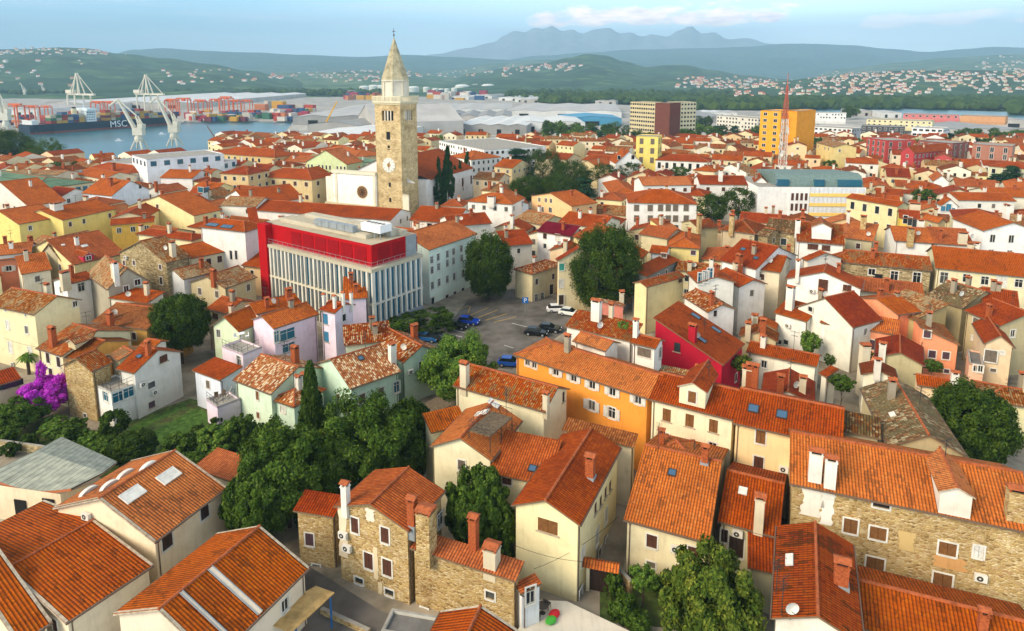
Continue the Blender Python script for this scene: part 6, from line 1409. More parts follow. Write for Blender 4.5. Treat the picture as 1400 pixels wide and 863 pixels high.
# sheds and warehouses
random.seed(21)
flat_mat('shedroof','b8b2aa',0.6,0.3,0.15,0.05); flat_mat('shedwhite','d4d2cc',0.6,0.3,0.12,0.05); flat_mat('shedgrey','94928e',0.7,0.3,0.15,0.05); flat_mat('shedblue','4c90b0',0.6,0.3,0.1,0.05)
def shed(A,B,Cc,h,roofm,wallm,label,bays=1,t=0.18):
    Bw,u_,v_,s_,Lu_,Lv_=frame_from(A,B,Cc,PZ+h); o=root_at('warehouse',Bw,u_,label,'warehouse'); o.location.z=PZ; m=MB(); m2=MB(); bl=Lu_/bays
    y0,y1=sorted((0,s_*Lv_)); m.box(0,Lu_,y0,y1,0,h,wallm)
    for q in range(bays):
        a0,a1=q*bl,(q+1)*bl; am_=(a0+a1)/2; zr_=h+bl/2*t
        m2.face([(a0,s_*-0.5,h+0.05),(am_,s_*-0.5,zr_),(am_,s_*(Lv_+0.5),zr_),(a0,s_*(Lv_+0.5),h+0.05)],roofm); m2.face([(a1,s_*-0.5,h+0.05),(am_,s_*-0.5,zr_),(am_,s_*(Lv_+0.5),zr_),(a1,s_*(Lv_+0.5),h+0.05)],roofm)
        m.face([(a0,0,h),(a1,0,h),(am_,0,zr_-0.05)],wallm); m.face([(a0,s_*Lv_,h),(a1,s_*Lv_,h),(am_,s_*Lv_,zr_-0.05)],wallm)
        m.box(am_-bl*0.12,am_+bl*0.12,min(-0.15*s_,0),max(-0.15*s_,0),0.2,h*0.6,'dark')
    m.build('wall',o); m2.build('roof',o)
shed((-30,150),(50,150),(85,136),9,'shedroof','shedwhite','ribbed grey roofed port shed at the left edge behind the cranes',5,0.14)
shed((60,141),(260,141),(290,128),9,'shedwhite','shedroof','very long white roofed shed in the distance behind the gantries',4,0.1)
shed((398,186),(512,188),(540,172),10,'shedwhite','shedwhite','white roofed quay shed with a blue stripe by the yellow crane',1,0.08)
shed((420,170),(490,172),(500,152),12,'shedgrey','shedgrey','large grey roofed hall left of the bell tower',1,0.12)
shed((400,160),(510,160),(530,143),9,'shedroof','shedgrey','wide pale grey hall behind the yellow crane',2,0.1)
shed((490,160),(512,168),(560,150),14,'shedroof','shedroof','bare concrete gabled hall touching the left side of the bell tower',1,0.3)
shed((575,150),(700,150),(760,142),8,'shedroof','shedwhite','flat pale warehouse directly right of the bell tower',3,0.08)
shed((690,152),(850,153),(860,143),8,'shedroof','shedwhite','broad beige roofed depot left of the office tower',3,0.08)
shed((580,160),(700,160),(690,153),9,'shedgrey','shedroof','grey arched warehouse row right of the bell tower',5,0.3)
shed((620,171),(720,172),(740,160),9,'shedwhite','shedgrey','white roofed warehouse in front of the arched row',4,0.2)
shed((700,168),(800,168),(790,160),9,'shedwhite','shedwhite','white warehouse with blue trim at the park edge',2,0.1)
shed((770,162),(850,162),(840,157),8,'shedblue','shedblue','blue clad shed left of the office tower',1,0.08)
shed((1270,178),(1420,178),(1380,168),8,'shedgrey','shedroof','grey depot with red stripes near the right edge',3,0.1)
shed((940,160),(1000,160),(1010,152),7,'shedgrey','shedgrey','long grey car depot right of the office tower',2,0.06)
shed((1290,164),(1420,166),(1400,160),7,'shedroof','shedroof','tan market hall beyond the depot at the right edge',2,0.1)
for k in range(16):
    x=random.uniform(600,1380); y=random.uniform(129,138) if x<900 else random.uniform(150,166)
    shed((x-14,y),(x+14,y+0.3),(x+18,y-2.2),7,random.choice(('shedroof','shedwhite','shedgrey')),random.choice(('shedwhite','shedroof')),'small pale industrial hall, %s one along the plain behind the town'%['first','second','third','fourth','fifth','sixth','seventh','eighth','ninth','tenth','eleventh','twelfth','thirteenth','fourteenth','fifteenth','sixteenth'][k],2,0.1)
# oil tanks
def tank(px,pyb,wpx,hpx,label,dome=0.25):
    P=base_of(px,pyb); k=P.y/FPX; r=wpx*k/2; h=hpx*k; o=empty('storage_tank',P); tag(o,label,'tank','storage tanks'); m=MB(); m.lathe([(r,0),(r,h)],fm('d8d8cc'),20); m.build('shell',o)
    m=MB(); m.lathe([(r*1.01,h),(r*0.8,h+r*dome*0.6),(r*0.45,h+r*dome*0.9),(0,h+r*dome)],fm('e4e4dc'),20); m.build('dome',o)
for i,(x,y,ww,hh) in enumerate([(498,128,13,9),(511,127,14,9),(522,127,12,9),(565,126,16,6),(583,126,9,6),(595,127,9,5),(603,127,7,5),(611,127,7,5),(621,127,8,6),(632,123,20,5),(651,122,15,5),(667,123,17,6)]):
    tank(x,y,ww,hh,'white domed storage tank, number %s from the left in the tank farm'%['one','two','three','four','five','six','seven','eight','nine','ten','eleven','twelve'][i])
# yellow telescopic crane by the quay shed
P=base_of(436,188); o=empty('mobile_crane',P); tag(o,'yellow telescopic crane reaching up beside the quay shed','crane'); k=P.y/FPX
m=MB(); m.box(-6*k,4*k,-2,2,0,2.5*k,'craneY'); m.build('carrier',o); m=MB(); m.tube((0,0,2*k),(27*k,0,49*k),1.5*k,'craneY',r1=0.9*k,n=4); m.build('boom',o); m=MB(); m.box(-4*k,-1*k,-1.5,1.5,2.5*k,14*k,'craneY'); m.build('mast',o)
P=base_of(303,202); o=empty('derrick',P); tag(o,'brown lattice derrick leaning left over the water','crane'); k=P.y/FPX
m=MB(); m.tube((0,0,0),(-18*k,0,30*k),1.2*k,fm('7c5c44'),r1=0.6*k,n=4); m.build('boom',o); m=MB(); m.box(-2*k,2*k,-2,2,0,5*k,fm('7c5c44')); m.build('base',o)
# ================================================================= trees
def leaf_mat(key,stops,tr=0.25):
    m=bpy.data.materials.new(key); m.use_nodes=True; nt=m.node_tree; b=nt.nodes['Principled BSDF']; L=nt.links
    gi=_n(nt,'ShaderNodeNewGeometry'); tc=_n(nt,'ShaderNodeTexCoord'); v,rnd=objrand_vec(nt,tc.outputs['Object'])
    n1=noise(nt,v,3.6,4,0.65); f=math_(nt,'ADD',math_(nt,'MULTIPLY',gi.outputs['Random Per Island'],0.4),math_(nt,'MULTIPLY_ADD',n1,1.1,-0.25))
    c=ramp(nt,f,stops); b.inputs['Roughness'].default_value=0.6; b.inputs['Specular IOR Level'].default_value=0.05; L.new(c,b.inputs['Base Color'])
    t=_n(nt,'ShaderNodeBsdfTranslucent'); L.new(c,t.inputs[0]); mx=_n(nt,'ShaderNodeMixShader'); mx.inputs[0].default_value=tr
    L.new(b.outputs[0],mx.inputs[1]); L.new(t.outputs[0],mx.inputs[2]); L.new(mx.outputs[0],nt.nodes['Material Output'].inputs[0]); MATS[key]=m
leaf_mat('leaf_dark',[(0.15,'1e300c'),(0.45,'344a14'),(0.7,'4a5e1c'),(0.9,'6a7630')])
leaf_mat('leaf_mid',[(0.15,'263c10'),(0.45,'40581a'),(0.7,'587026'),(0.9,'7c8838')])
leaf_mat('leaf_light',[(0.15,'34521c'),(0.4,'4e7028'),(0.65,'708a34'),(0.9,'98a244')])
leaf_mat('leaf_yellow',[(0.15,'2e4416'),(0.4,'4a5e1e'),(0.68,'6c782a'),(0.95,'a49c3c')])
leaf_mat('leaf_pine',[(0.15,'142a18'),(0.5,'203c24'),(0.9,'34502c')],0.1)
leaf_mat('leaf_cypress',[(0.15,'142c10'),(0.5,'1e3c14'),(0.9,'34501e')],0.1)
leaf_mat('petal',[(0.15,'a020a0'),(0.5,'c838cc'),(0.9,'e470e4')],0.35)
leaf_mat('grass_blade',[(0.15,'2a4416'),(0.5,'3e601e'),(0.9,'5c7a2c')],0.2)
flat_mat('bark','54463a',0.95,0.1,0.3,2)
def crown_mesh(name,mat,nleaf,size,nclump,seed,shape='round',clump=0.24,ecc=1.0):
    def mk():
        rs=np.random.RandomState(seed)
        d=rs.normal(size=(nclump,3)); d/=np.linalg.norm(d,axis=1)[:,None]
        if shape=='round':
            r=0.62+0.36*rs.rand(nclump)**0.6; cc=d*r[:,None]; cc[:,2]*=0.92; cc[:,2]=np.where(cc[:,2]<-0.55,-0.55+0.2*cc[:,2],cc[:,2])
            low=cc[:,2]<0; cc[low,:2]*=1.02
        elif shape=='loose':
            r=0.35+0.75*rs.rand(nclump)**0.7; cc=d*r[:,None]*np.array([1.0,1.0,0.85]); cc+=rs.normal(scale=0.06,size=cc.shape)
        elif shape=='cone':
            z=rs.rand(nclump)**0.8*2-1; R=(1-z)/2*0.95+0.05; a=rs.rand(nclump)*2*pi; q=0.55+0.5*rs.rand(nclump); cc=np.stack([np.cos(a)*R*q,np.sin(a)*R*q,z-0.12*R],1)
        elif shape=='column':
            z=rs.rand(nclump)*2-1; R=np.clip(1.0-np.abs(z*0.98+0.25)**2.6*0.75,0.12,1)*np.where(z>0.3,1-(z-0.3)*0.95,1); a=rs.rand(nclump)*2*pi; q=0.4+0.45*rs.rand(nclump); cc=np.stack([np.cos(a)*R*q,np.sin(a)*R*q,z],1)
        elif shape=='layer':
            lv=rs.randint(0,6,nclump); z=-0.7+lv*0.28+rs.normal(scale=0.04,size=nclump); R=1.05-lv*0.13; a=rs.rand(nclump)*2*pi; q=rs.rand(nclump)**0.5; cc=np.stack([np.cos(a)*R*q,np.sin(a)*R*q,z],1)
        elif shape=='box':
            cc=rs.rand(nclump,3)*2-1; ax_=rs.randint(0,3,nclump); 
            for i in range(nclump): cc[i,ax_[i]]=np.sign(cc[i,ax_[i]]) if not(ax_[i]==2 and cc[i,2]<0) else cc[i,2]
            cc*=0.93
        per=nleaf//nclump; ci=np.repeat(np.arange(nclump),per); n=len(ci)
        cs=clump*(0.45+1.0*rs.rand(nclump))
        off=rs.normal(size=(n,3)); off/=np.linalg.norm(off,axis=1)[:,None]; off*= (rs.rand(n)**0.45)[:,None]*cs[ci][:,None]
        if shape=='column': off*=np.array([1,1,0.7])
        if shape=='layer': off*=np.array([1.5,1.5,0.35])
        p=cc[ci]+off
        nrm=off/ (np.linalg.norm(off,axis=1)[:,None]+1e-6)*0.8+p*0.5+rs.normal(scale=0.55,size=(n,3)); nrm/=np.linalg.norm(nrm,axis=1)[:,None]
        t=np.cross(nrm,rs.normal(size=(n,3))); t/=np.linalg.norm(t,axis=1)[:,None]; b_=np.cross(nrm,t)
        s=(size*(0.6+0.8*rs.rand(n)))[:,None]
        k=np.empty((n,4,3)); k[:,0]=p-t*s; k[:,1]=p-b_*s*0.55+nrm*s*0.1; k[:,2]=p+t*s; k[:,3]=p+b_*s*0.55-nrm*s*0.1
        me=bpy.data.meshes.new(name); me.vertices.add(n*4); me.vertices.foreach_set('co',k.reshape(-1)); me.loops.add(n*4); me.loops.foreach_set('vertex_index',np.arange(n*4,dtype=np.int32)); me.polygons.add(n)
        me.polygons.foreach_set('loop_start',np.arange(0,n*4,4,dtype=np.int32)); me.polygons.foreach_set('loop_total',np.full(n,4,dtype=np.int32)); me.materials.append(MATS[mat]); me.update(); return me
    return cached(('crown',name,mat,nleaf,size,nclump,seed,shape),mk)
def trunk_mesh(seed,limbs=6):
    def mk():
        r=random.Random(seed); mb=MB(); mb.tube((0,0,-0.02),(0.02,0,0.32),0.05,'bark',r1=0.035,n=7); mb.tube((0.02,0,0.32),(0.0,0.03,0.62),0.035,'bark',r1=0.018,n=6)
        for k in range(limbs):
            a=k*2*pi/limbs+r.random(); z=0.22+0.3*r.random(); q=0.22+0.12*r.random(); m_=(cos(a)*q*0.5,sin(a)*q*0.5,z+0.14); mb.tube((0.01,0,z),m_,0.018,'bark',r1=0.012,n=5); mb.tube(m_,(cos(a)*q,sin(a)*q,z+0.32),0.012,'bark',r1=0.004,n=4)
        return mb.mesh('trunk')
    return cached(('trunk',seed,limbs),mk)
TREES=[]
def tree(label,px,py,w,h,kind='dark',hc=None,cat='tree',group=None,name=None,zb=0.0,dens=None):
    """px,py crown centre; w,h crown size in pixels; hc height of the crown centre above zb"""
    hc=hc if hc is not None else 6.0
    P=at(px,py,zb+hc); dep=(P-Vector((0,0,CH))).dot(F_); k=dep/FPX; R=w*k/2; vz=h*k/2/ max(0.75,cos(PITCH+math.atan((py-PY0)/FPX))); seed=random.randint(0,2)
    near=w>55
    shape,mat,nm={'dark':('round','leaf_dark','broadleaf_tree'),'mid':('loose','leaf_mid','broadleaf_tree'),'light':('loose','leaf_light','broadleaf_tree'),'yellow':('loose','leaf_yellow','broadleaf_tree'),'round':('round','leaf_mid','broadleaf_tree'),'pine':('layer','leaf_pine','pine_tree'),'cypress':('column','leaf_cypress','cypress_tree'),'spruce':('cone','leaf_dark','spruce_tree'),'shrub':('loose','leaf_mid','shrub'),'darkshrub':('round','leaf_dark','shrub'),'petal':('loose','petal','flowering_shrub')}[kind]
    size_m=0.36 if near else 0.6
    nl=75000 if w>85 else 42000 if near else (5000 if w>22 else 1600); sz=min(0.11,max(0.018,size_m*0.5/max(R,1))) if nl>2000 else 0.12
    if kind=='petal': sz*=1.1
    ncl=190 if near else 60
    if kind=='dark' and near: ncl=300
    me=crown_mesh('crown',mat,nl,round(sz,3),ncl,seed,shape,0.2 if near else 0.26)
    o=empty(name or nm,(P.x,P.y,zb)); tag(o,label,cat,group)
    c=obj('crown',me,o,(0,0,hc)); c.scale=(R*0.86,R*0.86,vz*0.9); c.rotation_euler=(0,0,random.uniform(0,6))
    if kind not in('petal',):
        tm=trunk_mesh(seed); t=obj('trunk',tm,o); ht=hc+vz*0.2; t.scale=(max(ht*0.55,R*0.9),)*2+(ht*1.25,)
        if kind in('cypress','shrub','darkshrub','spruce'): t.scale=(ht*0.35,ht*0.35,ht)
    TREES.append((P.x,P.y,R)); return o
random.seed(31)
T=tree
T('dense dark round tree beside the mint office building and parking lot',668,362,74,100,'dark',7.5)
T('largest dense dark tree, right of the parking lot',828,366,112,128,'dark',8.5)
T('dense round olive tree beside the mossy roof on the right',1322,579,126,110,'dark',6.5)
T('yellow green leafy tree at the bottom edge beside the garden',975,820,138,118,'yellow',5.0)
T('dense dark tree in front of the stone house and orange roofs on the left',245,441,86,80,'dark',7)
T('light leafy tree between the mint house and the oldroof cream house',625,500,105,85,'light',5.5)
T('dark pointed conifer in front of the mint corner wing',426,562,56,120,'spruce',7)
T('big green tree left of centre with a broad crown beside the conifer',500,606,150,120,'mid',6.5)
T('broad green tree behind the stone house chimney',392,648,135,120,'mid',6.0)
T('dark leafy tree leaning over the red lean-to roof',352,690,90,95,'mid',4.5)
T('dark tree directly behind the tall stone house roof',455,640,90,90,'dark',5.5)
T('dark green tree right of the mint house trees',560,585,70,80,'dark',5)
T('leafy green tree between the stone house and the yellow house',655,700,92,110,'mid',4.5)
T('low tree on the slope below the cream gabled house',690,728,50,60,'mid',3.0)
T('dark spreading tree at the top left edge by the harbour',2,204,92,62,'dark',9)
T('olive green round tree by the harbour near the left edge',62,212,60,54,'mid',9)
T('dark round pine left of the cathedral facade',406,223,44,22,'dark',8)
T('umbrella pine among the orange roofs near the museum',198,241,34,14,'pine',8)
for i,(x,y0,y1,ww) in enumerate([(600,219,281,9),(612,206,279,13),(622,229,272,8),(629,223,270,8),(639,211,253,11)]):
    T('tall narrow cypress beside the cathedral, %s from the tower'%['first','second and thickest','third and shortest','fourth','fifth and farthest'][i],x,(y0+y1)/2,ww*1.9,(y1-y0)*1.15,'cypress',(y1-y0)*0.155)
T('lone dark cypress on the right behind the white gabled house',1310,235,11,34,'cypress',6)
for i,(x,y,ww,hh) in enumerate([(708,230,60,70),(742,230,70,62),(780,240,62,50),(800,264,44,58),(722,258,60,40),(762,258,66,42)]):
    T('dark layered cedar in the park right of the cypresses, %s'%['nearest the tower','tallest one','behind the peach gabled house','beside the hotel wall','low one in front','small one in the middle'][i],x,y,ww,hh,'pine' if i in(0,3) else 'dark',9)
for i,(x,y,ww,hh) in enumerate([(825,236,46,28),(862,234,40,28),(930,235,34,16),(973,284,48,44),(1010,276,52,46)]):
    T(['grey green round tree above the hotel roof','round grey green tree right of the first one above the hotel','bright small tree behind the arcaded hall','dark bushy tree right of the white hotel','olive bushy tree touching the white maroon windowed house'][i],x,y,ww,hh,'dark' if i!=2 else 'round',8)
for lab,x,y,ww,hh,kd,hc in [
 ('dark layered pine by the cream hall at the right edge',1383,240,34,36,'pine',10),('small dark pine left of the right edge pine',1362,246,28,22,'pine',8),('green bushy tree between the street front and the blue shuttered house',1262,268,30,22,'mid',9),
 ('bright round tree in front of the peach block by the mast',1135,225,22,14,'round',9),('small round tree beside the twin gabled block',1180,226,14,10,'round',9),('low tree near the blue green roof',1100,234,26,9,'mid',9),
 ('garden palm like tree beside the white walled houses',1108,468,30,28,'light',4),('low bush beside the palm like tree',1055,462,20,20,'shrub',3),('bush on the wall behind the low white house',1085,515,44,14,'shrub',3),('round dark bush near the pale stone pillar',1152,523,34,20,'shrub',4),('small bush at the corner of the low white house',1135,492,16,18,'shrub',4),
 ('bright yellow green bush behind the deep red house',1014,497,32,20,'yellow',6),('ivy bush in front of the salmon house',1275,500,26,16,'shrub',5),('small bush in front of the small salmon house',1187,486,16,12,'shrub',5.5),
 ('low dark tree in the left garden beside the bougainvillea',30,562,66,34,'mid',2.5),('shrub below the stone gabled house in the left garden',100,590,50,26,'mid',1.5),('shrub at the left edge of the garden',10,592,34,20,'shrub',1.2),('dark bush beside the white balcony block',155,578,40,34,'darkshrub',2.2),('large dark shrub behind the metal roofed pavilion',180,612,66,40,'darkshrub',2.2),
 ('leafy shrub on the lawn below the weathered white house',245,608,50,30,'mid',2),('reddish brown shrub by the garage stairs',300,600,60,40,'light',2),('green bush left of the mint house wall',330,590,46,42,'mid',2.5),('ivy covered tree beside the mint corner wing',370,600,50,50,'mid',3.0),('shrub row against the skylight house wall',236,748,38,26,'darkshrub',1.5),('tall shrub at the far corner of the skylight house',300,692,40,44,'mid',2.5),
 ('shrub below the leaning tree behind the skylight house',262,640,60,30,'mid',2.0),
 ('small garden tree with a forked trunk by the beige house',880,790,40,26,'light',2.8),('dark garden shrub beside the gate',838,800,26,30,'mid',1.6),('garden shrub below the forked tree',850,830,44,36,'mid',1.2),('low garden shrub at the terrace wall',905,800,30,20,'shrub',1.0),('pink flowering shrub in the small garden',870,850,40,24,'shrub',0.8),
 ('roof terrace plants behind the white chimney',855,446,26,12,'light',11.6)]:
    T(lab,x,y,ww,hh,kd,hc,cat='tree' if kd not in('shrub','darkshrub') else 'shrub')
T('large magenta bougainvillea beside the cream townhouse',62,538,64,44,'petal',3.2,cat='flowering shrub')
T('upper magenta sprig of the bougainvillea climbing the townhouse wall',56,508,14,30,'petal',6,cat='flowering shrub')
for k in range(26):
    x=random.uniform(5,330); y=random.uniform(575,625)-max(0,(x-150))*0.05
    if 185<x<262 and y<608: continue
    T('low leafy shrub in the overgrown left garden',x,y,random.uniform(18,38),random.uniform(12,22),random.choice(('shrub','darkshrub','light')),0.9,cat='shrub',group='shrubs of the overgrown left garden')
for k in range(10):
    x=random.uniform(560,660); y=random.uniform(575,640)
    T('low leafy shrub on the slope left of the roof deck house' ,x if x<590 or y>615 else 575,y,random.uniform(16,30),random.uniform(12,20),random.choice(('shrub','darkshrub')),0.9,cat='shrub',group='shrubs on the slope by the roof deck house')
# park and background trees
random.seed(44)
bgz=[(735,850,172,192,34,'in the park behind the gabled houses'),(850,1050,176,190,34,'in the green belt right of the office tower'),(940,1040,163,176,14,'below the cream block near the orange tower'),(1105,1180,185,200,10,'between the orange tower and the brick houses'),(1285,1400,180,200,30,'in the wood at the right edge'),(1170,1290,196,205,8,'around the brick apartment houses'),(575,600,180,192,4,'beside the bell tower'),(40,150,225,236,5,'along the harbour promenade'),(1160,1180,150,156,3,'at the lagoon shore')]
for x0,x1,y0,y1,n,where in bgz:
    for k in range(n):
        x=random.uniform(x0,x1); y=random.uniform(y0,y1); T('green tree '+where,x,y,random.uniform(13,24),random.uniform(11,20),random.choice(('dark','mid','mid','round','light','pine')),7,group='trees '+where,zb=-4 if y<182 else 0)
# woods beyond the lagoon and the plain: uncountable, one object
def wood(name,regions,n,seed):
    rs=random.Random(seed); V_=[];F=[]
    import colorsys
    pts=[]
    for x0,x1,y0,y1,w_ in regions:
        for k in range(int(n*w_)):
            px=rs.uniform(x0,x1); py=rs.uniform(y0,y1); pts.append(at(px,py,PZ))
    ico=bmesh_ico()
    for p in pts:
        s=rs.uniform(3.5,8)*(1+p.y/4000); b0=len(V_)
        ph=rs.random()*6
        for v in ico[0]: q=1+0.25*math.sin(v[0]*7+ph)*math.cos(v[1]*6+ph); V_.append((p.x+v[0]*s*1.2*q,p.y+v[1]*s*1.2*q,p.z+s*0.7+v[2]*s*0.9*q))
        F+= [tuple(b0+i for i in f) for f in ico[1]]
    me=bpy.data.meshes.new(name); me.from_pydata(V_,[],F); me.materials.append(MATS['leaf_dark']); me.update(); o=obj(name,me); o['kind']='stuff'; return o
def bmesh_ico():
    import bmesh; bm=bmesh.new(); bmesh.ops.create_icosphere(bm,subdivisions=1,radius=1); v=[tuple(x.co) for x in bm.verts]; f=[tuple(y.index for y in x.verts) for x in bm.faces]; bm.free(); return v,f
wood('woods',[(880,1420,139,143,0.9),(1050,1420,141,150,0.6),(740,900,136,142,0.5),(0,520,127,131,0.5),(690,1000,128,137,0.4),(950,1050,148,151,0.15),(1385,1450,150,158,0.1)],900,3)
# ---------- hedge
B0=at(612,432,2.5); A0=at(528,452,2.5); o=empty('hedge',((A0.x+B0.x)/2,(A0.y+B0.y)/2,0),atan2(B0.y-A0.y,B0.x-A0.x)); tag(o,'thick clipped green hedge along the wall below the red library','hedge')
c=obj('foliage',crown_mesh('foliage','leaf_mid',30000,0.05,320,4,'box',0.12),o,(0,0,2.0)); c.scale=((B0-A0).length/2*1.0,2.6,1.9)
# ---------- palm by the bougainvillea
P=at(40,512,0); P.z=-1.6; o=empty('palm_tree',P); o.scale=(0.85,)*3; tag(o,'small fan palm behind the bougainvillea','palm'); m=MB(); m.tube((0,0,0),(0,0,5.2),0.28,'bark',n=8); m.build('trunk',o)
m=MB()
for k in range(26):
    a=k*2.4; d=0.35+0.9*(k%7)/7; pts=[Vector((0,0,5.2)),Vector((cos(a)*0.9,sin(a)*0.9,5.2+0.9*(1-d*0.8))),Vector((cos(a)*1.9,sin(a)*1.9,5.2+0.6-d*1.3))]
    sd_=Vector((-sin(a),cos(a),0))*0.34
    m.face([pts[0]-sd_*0.3,pts[0]+sd_*0.3,pts[1]+sd_,pts[1]-sd_],'leaf_light'); m.face([pts[1]-sd_,pts[1]+sd_,pts[2]+sd_*0.3,pts[2]-sd_*0.3],'leaf_light')
m.build('crown',o)
# ================================================================= grounds: parking lot, lawn, gardens, lanes
def patch(name,pts,mat,z=0.004,kind='structure'):
    o=poly(name,pts,z,mat); o['kind']=kind; return o
ground_mat('soil',[(0.3,'4c4428'),(0.45,'3e4a22'),(0.55,'4a5a28'),(0.7,'5c6a30')],0.6)
ground_mat('lawnmat',[(0.3,'2c4414'),(0.5,'3a541c'),(0.7,'4c6828')],0.8)
patch('parking_lot',[(575,478),(604,455),(640,410),(700,395),(780,410),(800,435),(760,462),(700,505),(640,500)],'asphalt')
patch('lane',[(400,760),(520,835),(640,880),(430,900),(330,800)],'asphalt')
patch('alley',[(838,690),(862,700),(850,800),(815,800)],'paving',0.006)
patch('garden_soil',[(0,555),(130,590),(260,545),(330,560),(620,560),(640,600),(580,640),(420,700),(330,740),(250,745),(120,640),(0,610)],'soil')
patch('lawn',[(196,598),(268,558),(300,574),(212,610)],'lawnmat',0.008)
patch('lawn',[(176,585),(250,552),(256,556),(180,592)],'lawnmat',0.008)
patch('garden_soil',[(820,790),(900,770),(960,800),(960,863),(820,850)],'soil')

# bay markings
def line(a,b,wd,mat,z=0.008):
    A_=at(*a,0);B_=at(*b,0); d=(B_-A_).normalized(); n_=Vector((-d.y,d.x,0))*wd/2; m=MB(); m.face([A_-n_+Vector((0,0,z)),B_-n_+Vector((0,0,z)),B_+n_+Vector((0,0,z)),A_+n_+Vector((0,0,z))],mat); o=m.build('parking_marking'); o['kind']='structure'
yl=fm('c8a030'); wl=fm('c8c4bc')
for a,b in [((640,428),(643,419)),((643,431),(667,421)),((654,434),(680,424)),((664,438),(693,429)),((675,441),(706,433)),((625,424),(641,418)),((595,452),(632,461)),((606,448),(640,456)),((689,472),(702,476)),((700,442),(720,447)),((743,449),(765,452))]: line(a,b,0.15,yl if a[1]<445 and a[0]<680 else wl)
# ---------- cars
def make_car(col):
    root=empty('parked_car',(0,0,0)); L_,W_=4.25,1.76
    body=flat_mat('carpaint_'+col,col,0.22,0.6,0.02,1) if 'carpaint_'+col not in MATS else MATS['carpaint_'+col]
    prof=[(-2.12,0.32),(-2.12,0.72),(-1.95,0.92),(-1.55,0.98),(1.0,0.96),(1.85,0.82),(2.1,0.66),(2.12,0.32)]
    m=MB()
    for s in (-1,1): m.face([(x,s*W_/2*(0.97 if z<0.5 else 0.94 if z>0.9 else 1),z) for x,z in prof],body)
    for (x0,z0),(x1,z1) in zip(prof,prof[1:]+prof[:1]):
        k=lambda z:0.97 if z<0.5 else 0.94 if z>0.9 else 1
        m.face([(x0,-W_/2*k(z0),z0),(x1,-W_/2*k(z1),z1),(x1,W_/2*k(z1),z1),(x0,W_/2*k(z0),z0)],body)
    m.build('body',root)
    cab=[(-1.85,0.95),(-1.35,1.42),(0.15,1.45),(0.95,0.95)]; m=MB(); g_='glass'
    for s in (-1,1): m.face([(x,s*W_/2*(0.92 if z<1 else 0.76),z) for x,z in cab],g_)
    for i,((x0,z0),(x1,z1)) in enumerate(zip(cab[:-1],cab[1:])):
        k=lambda z:0.92 if z<1 else 0.76
        m.face([(x0,-W_/2*k(z0),z0),(x1,-W_/2*k(z1),z1),(x1,W_/2*k(z1),z1),(x0,W_/2*k(z0),z0)],body if i==1 else g_)
    m.build('cabin',root)
    m=MB(); m.box(-1.38,0.18,-0.66,0.66,1.44,1.48,body); m.build('roof',root)
    wm_=MB(); wm_.tube((0,-0.1,0),(0,0.1,0),0.32,'dark',n=14); wm_.tube((0,-0.115,0),(0,0.115,0),0.2,'zinc',n=10); me=wm_.mesh('wheel')
    for x in (-1.3,1.32):
        for s in (-1,1): obj('wheel',me,root,(x,s*0.8,0.32))
    for s in (-1,1):
        m=MB(); m.box(2.06,2.14,s*0.62-0.18,s*0.62+0.18,0.58,0.74,fm('d8d8d0')); m.build('headlight',root)
        m=MB(); m.box(-2.15,-2.1,s*0.68-0.14,s*0.68+0.14,0.66,0.84,fm('8c1818')); m.build('tail_light',root)
    return root
yaw=24
for lab,x,y,col,rz in [('black car parked nose in beside the blue car near the hedge',624,449,'14181c',-14),('bright blue car parked beyond the black car near the hedge',640,443,'10389c',-14),('black car half hidden in front of the light leafy tree',601,467,'101418',-14),('blue car behind the mint house roof edge',583,466,'1c5c94',-14),
  ('black car parked in the middle of the parking lot',733,458,'101418',-14),('dark car beside the black one in the middle of the lot',751,453,'181c20',-14),('white car parked under the largest dark tree',762,426,'e0e0dc',5),('white and green taxi beside the white car at the large tree',779,431,'d8dcd4',-25),('blue car peeking out below the parking lot by the old roof',698,500,'1c4c9c',-10)]:
    c_=make_car(col); p=at(x,y,0); c_.location=(p.x,p.y,0.01); c_.rotation_euler=(0,0,radians(rz)); tag(c_,lab,'car')
# ---------- filler houses between the ones placed above
random.seed(99)
ORD=['first','second','third','fourth','fifth','sixth','seventh','eighth','ninth','tenth','eleventh','twelfth','thirteenth','fourteenth','fifteenth','sixteenth','seventeenth','eighteenth','nineteenth','twentieth']+['%dth'%k for k in range(21,80)]
LM=[('bell tower',545,180),('white hotel',905,270),('blue green roofed office',1115,260),('scaffolded tower',885,200),('antenna mast',1070,200),('museum',210,215),('green roofed hall',60,250),('yellow halls',80,310),('white mansion',1120,330),('lone cypress',1310,235),('cream street front',1220,280),('largest dark tree',828,366),('brick apartment houses',1240,200),('red library',470,350),('deep red house',940,440),('salmon houses',1240,450),('right edge hall',1370,240),('cypress row',620,250),('mint office',610,360),('tall stone house',520,740)]
cnt={}
def frects():
    R=[]
    for o in HREG:
        R.append((Vector((o.Bw.x,o.Bw.y)),Vector((o.u.x,o.u.y)),Vector((o.perp.x,o.perp.y)),o.Lu,o.Lv))
    return R+BLOCKERS
RS=frects()
def overlap(r,q,marg=-1.3):
    def corners(r): O,u_,v_,a,b_=r; return [O,O+u_*a,O+u_*a+v_*b_,O+v_*b_]
    c1,c2=corners(r),corners(q)
    if (c1[0]-c2[0]).length>r[3]+r[4]+q[3]+q[4]: return False
    for ax_ in (r[1],r[2],q[1],q[2]):
        a=[p.dot(ax_) for p in c1]; b_=[p.dot(ax_) for p in c2]
        if max(a)+marg<min(b_) or max(b_)+marg<min(a): return False
    return True
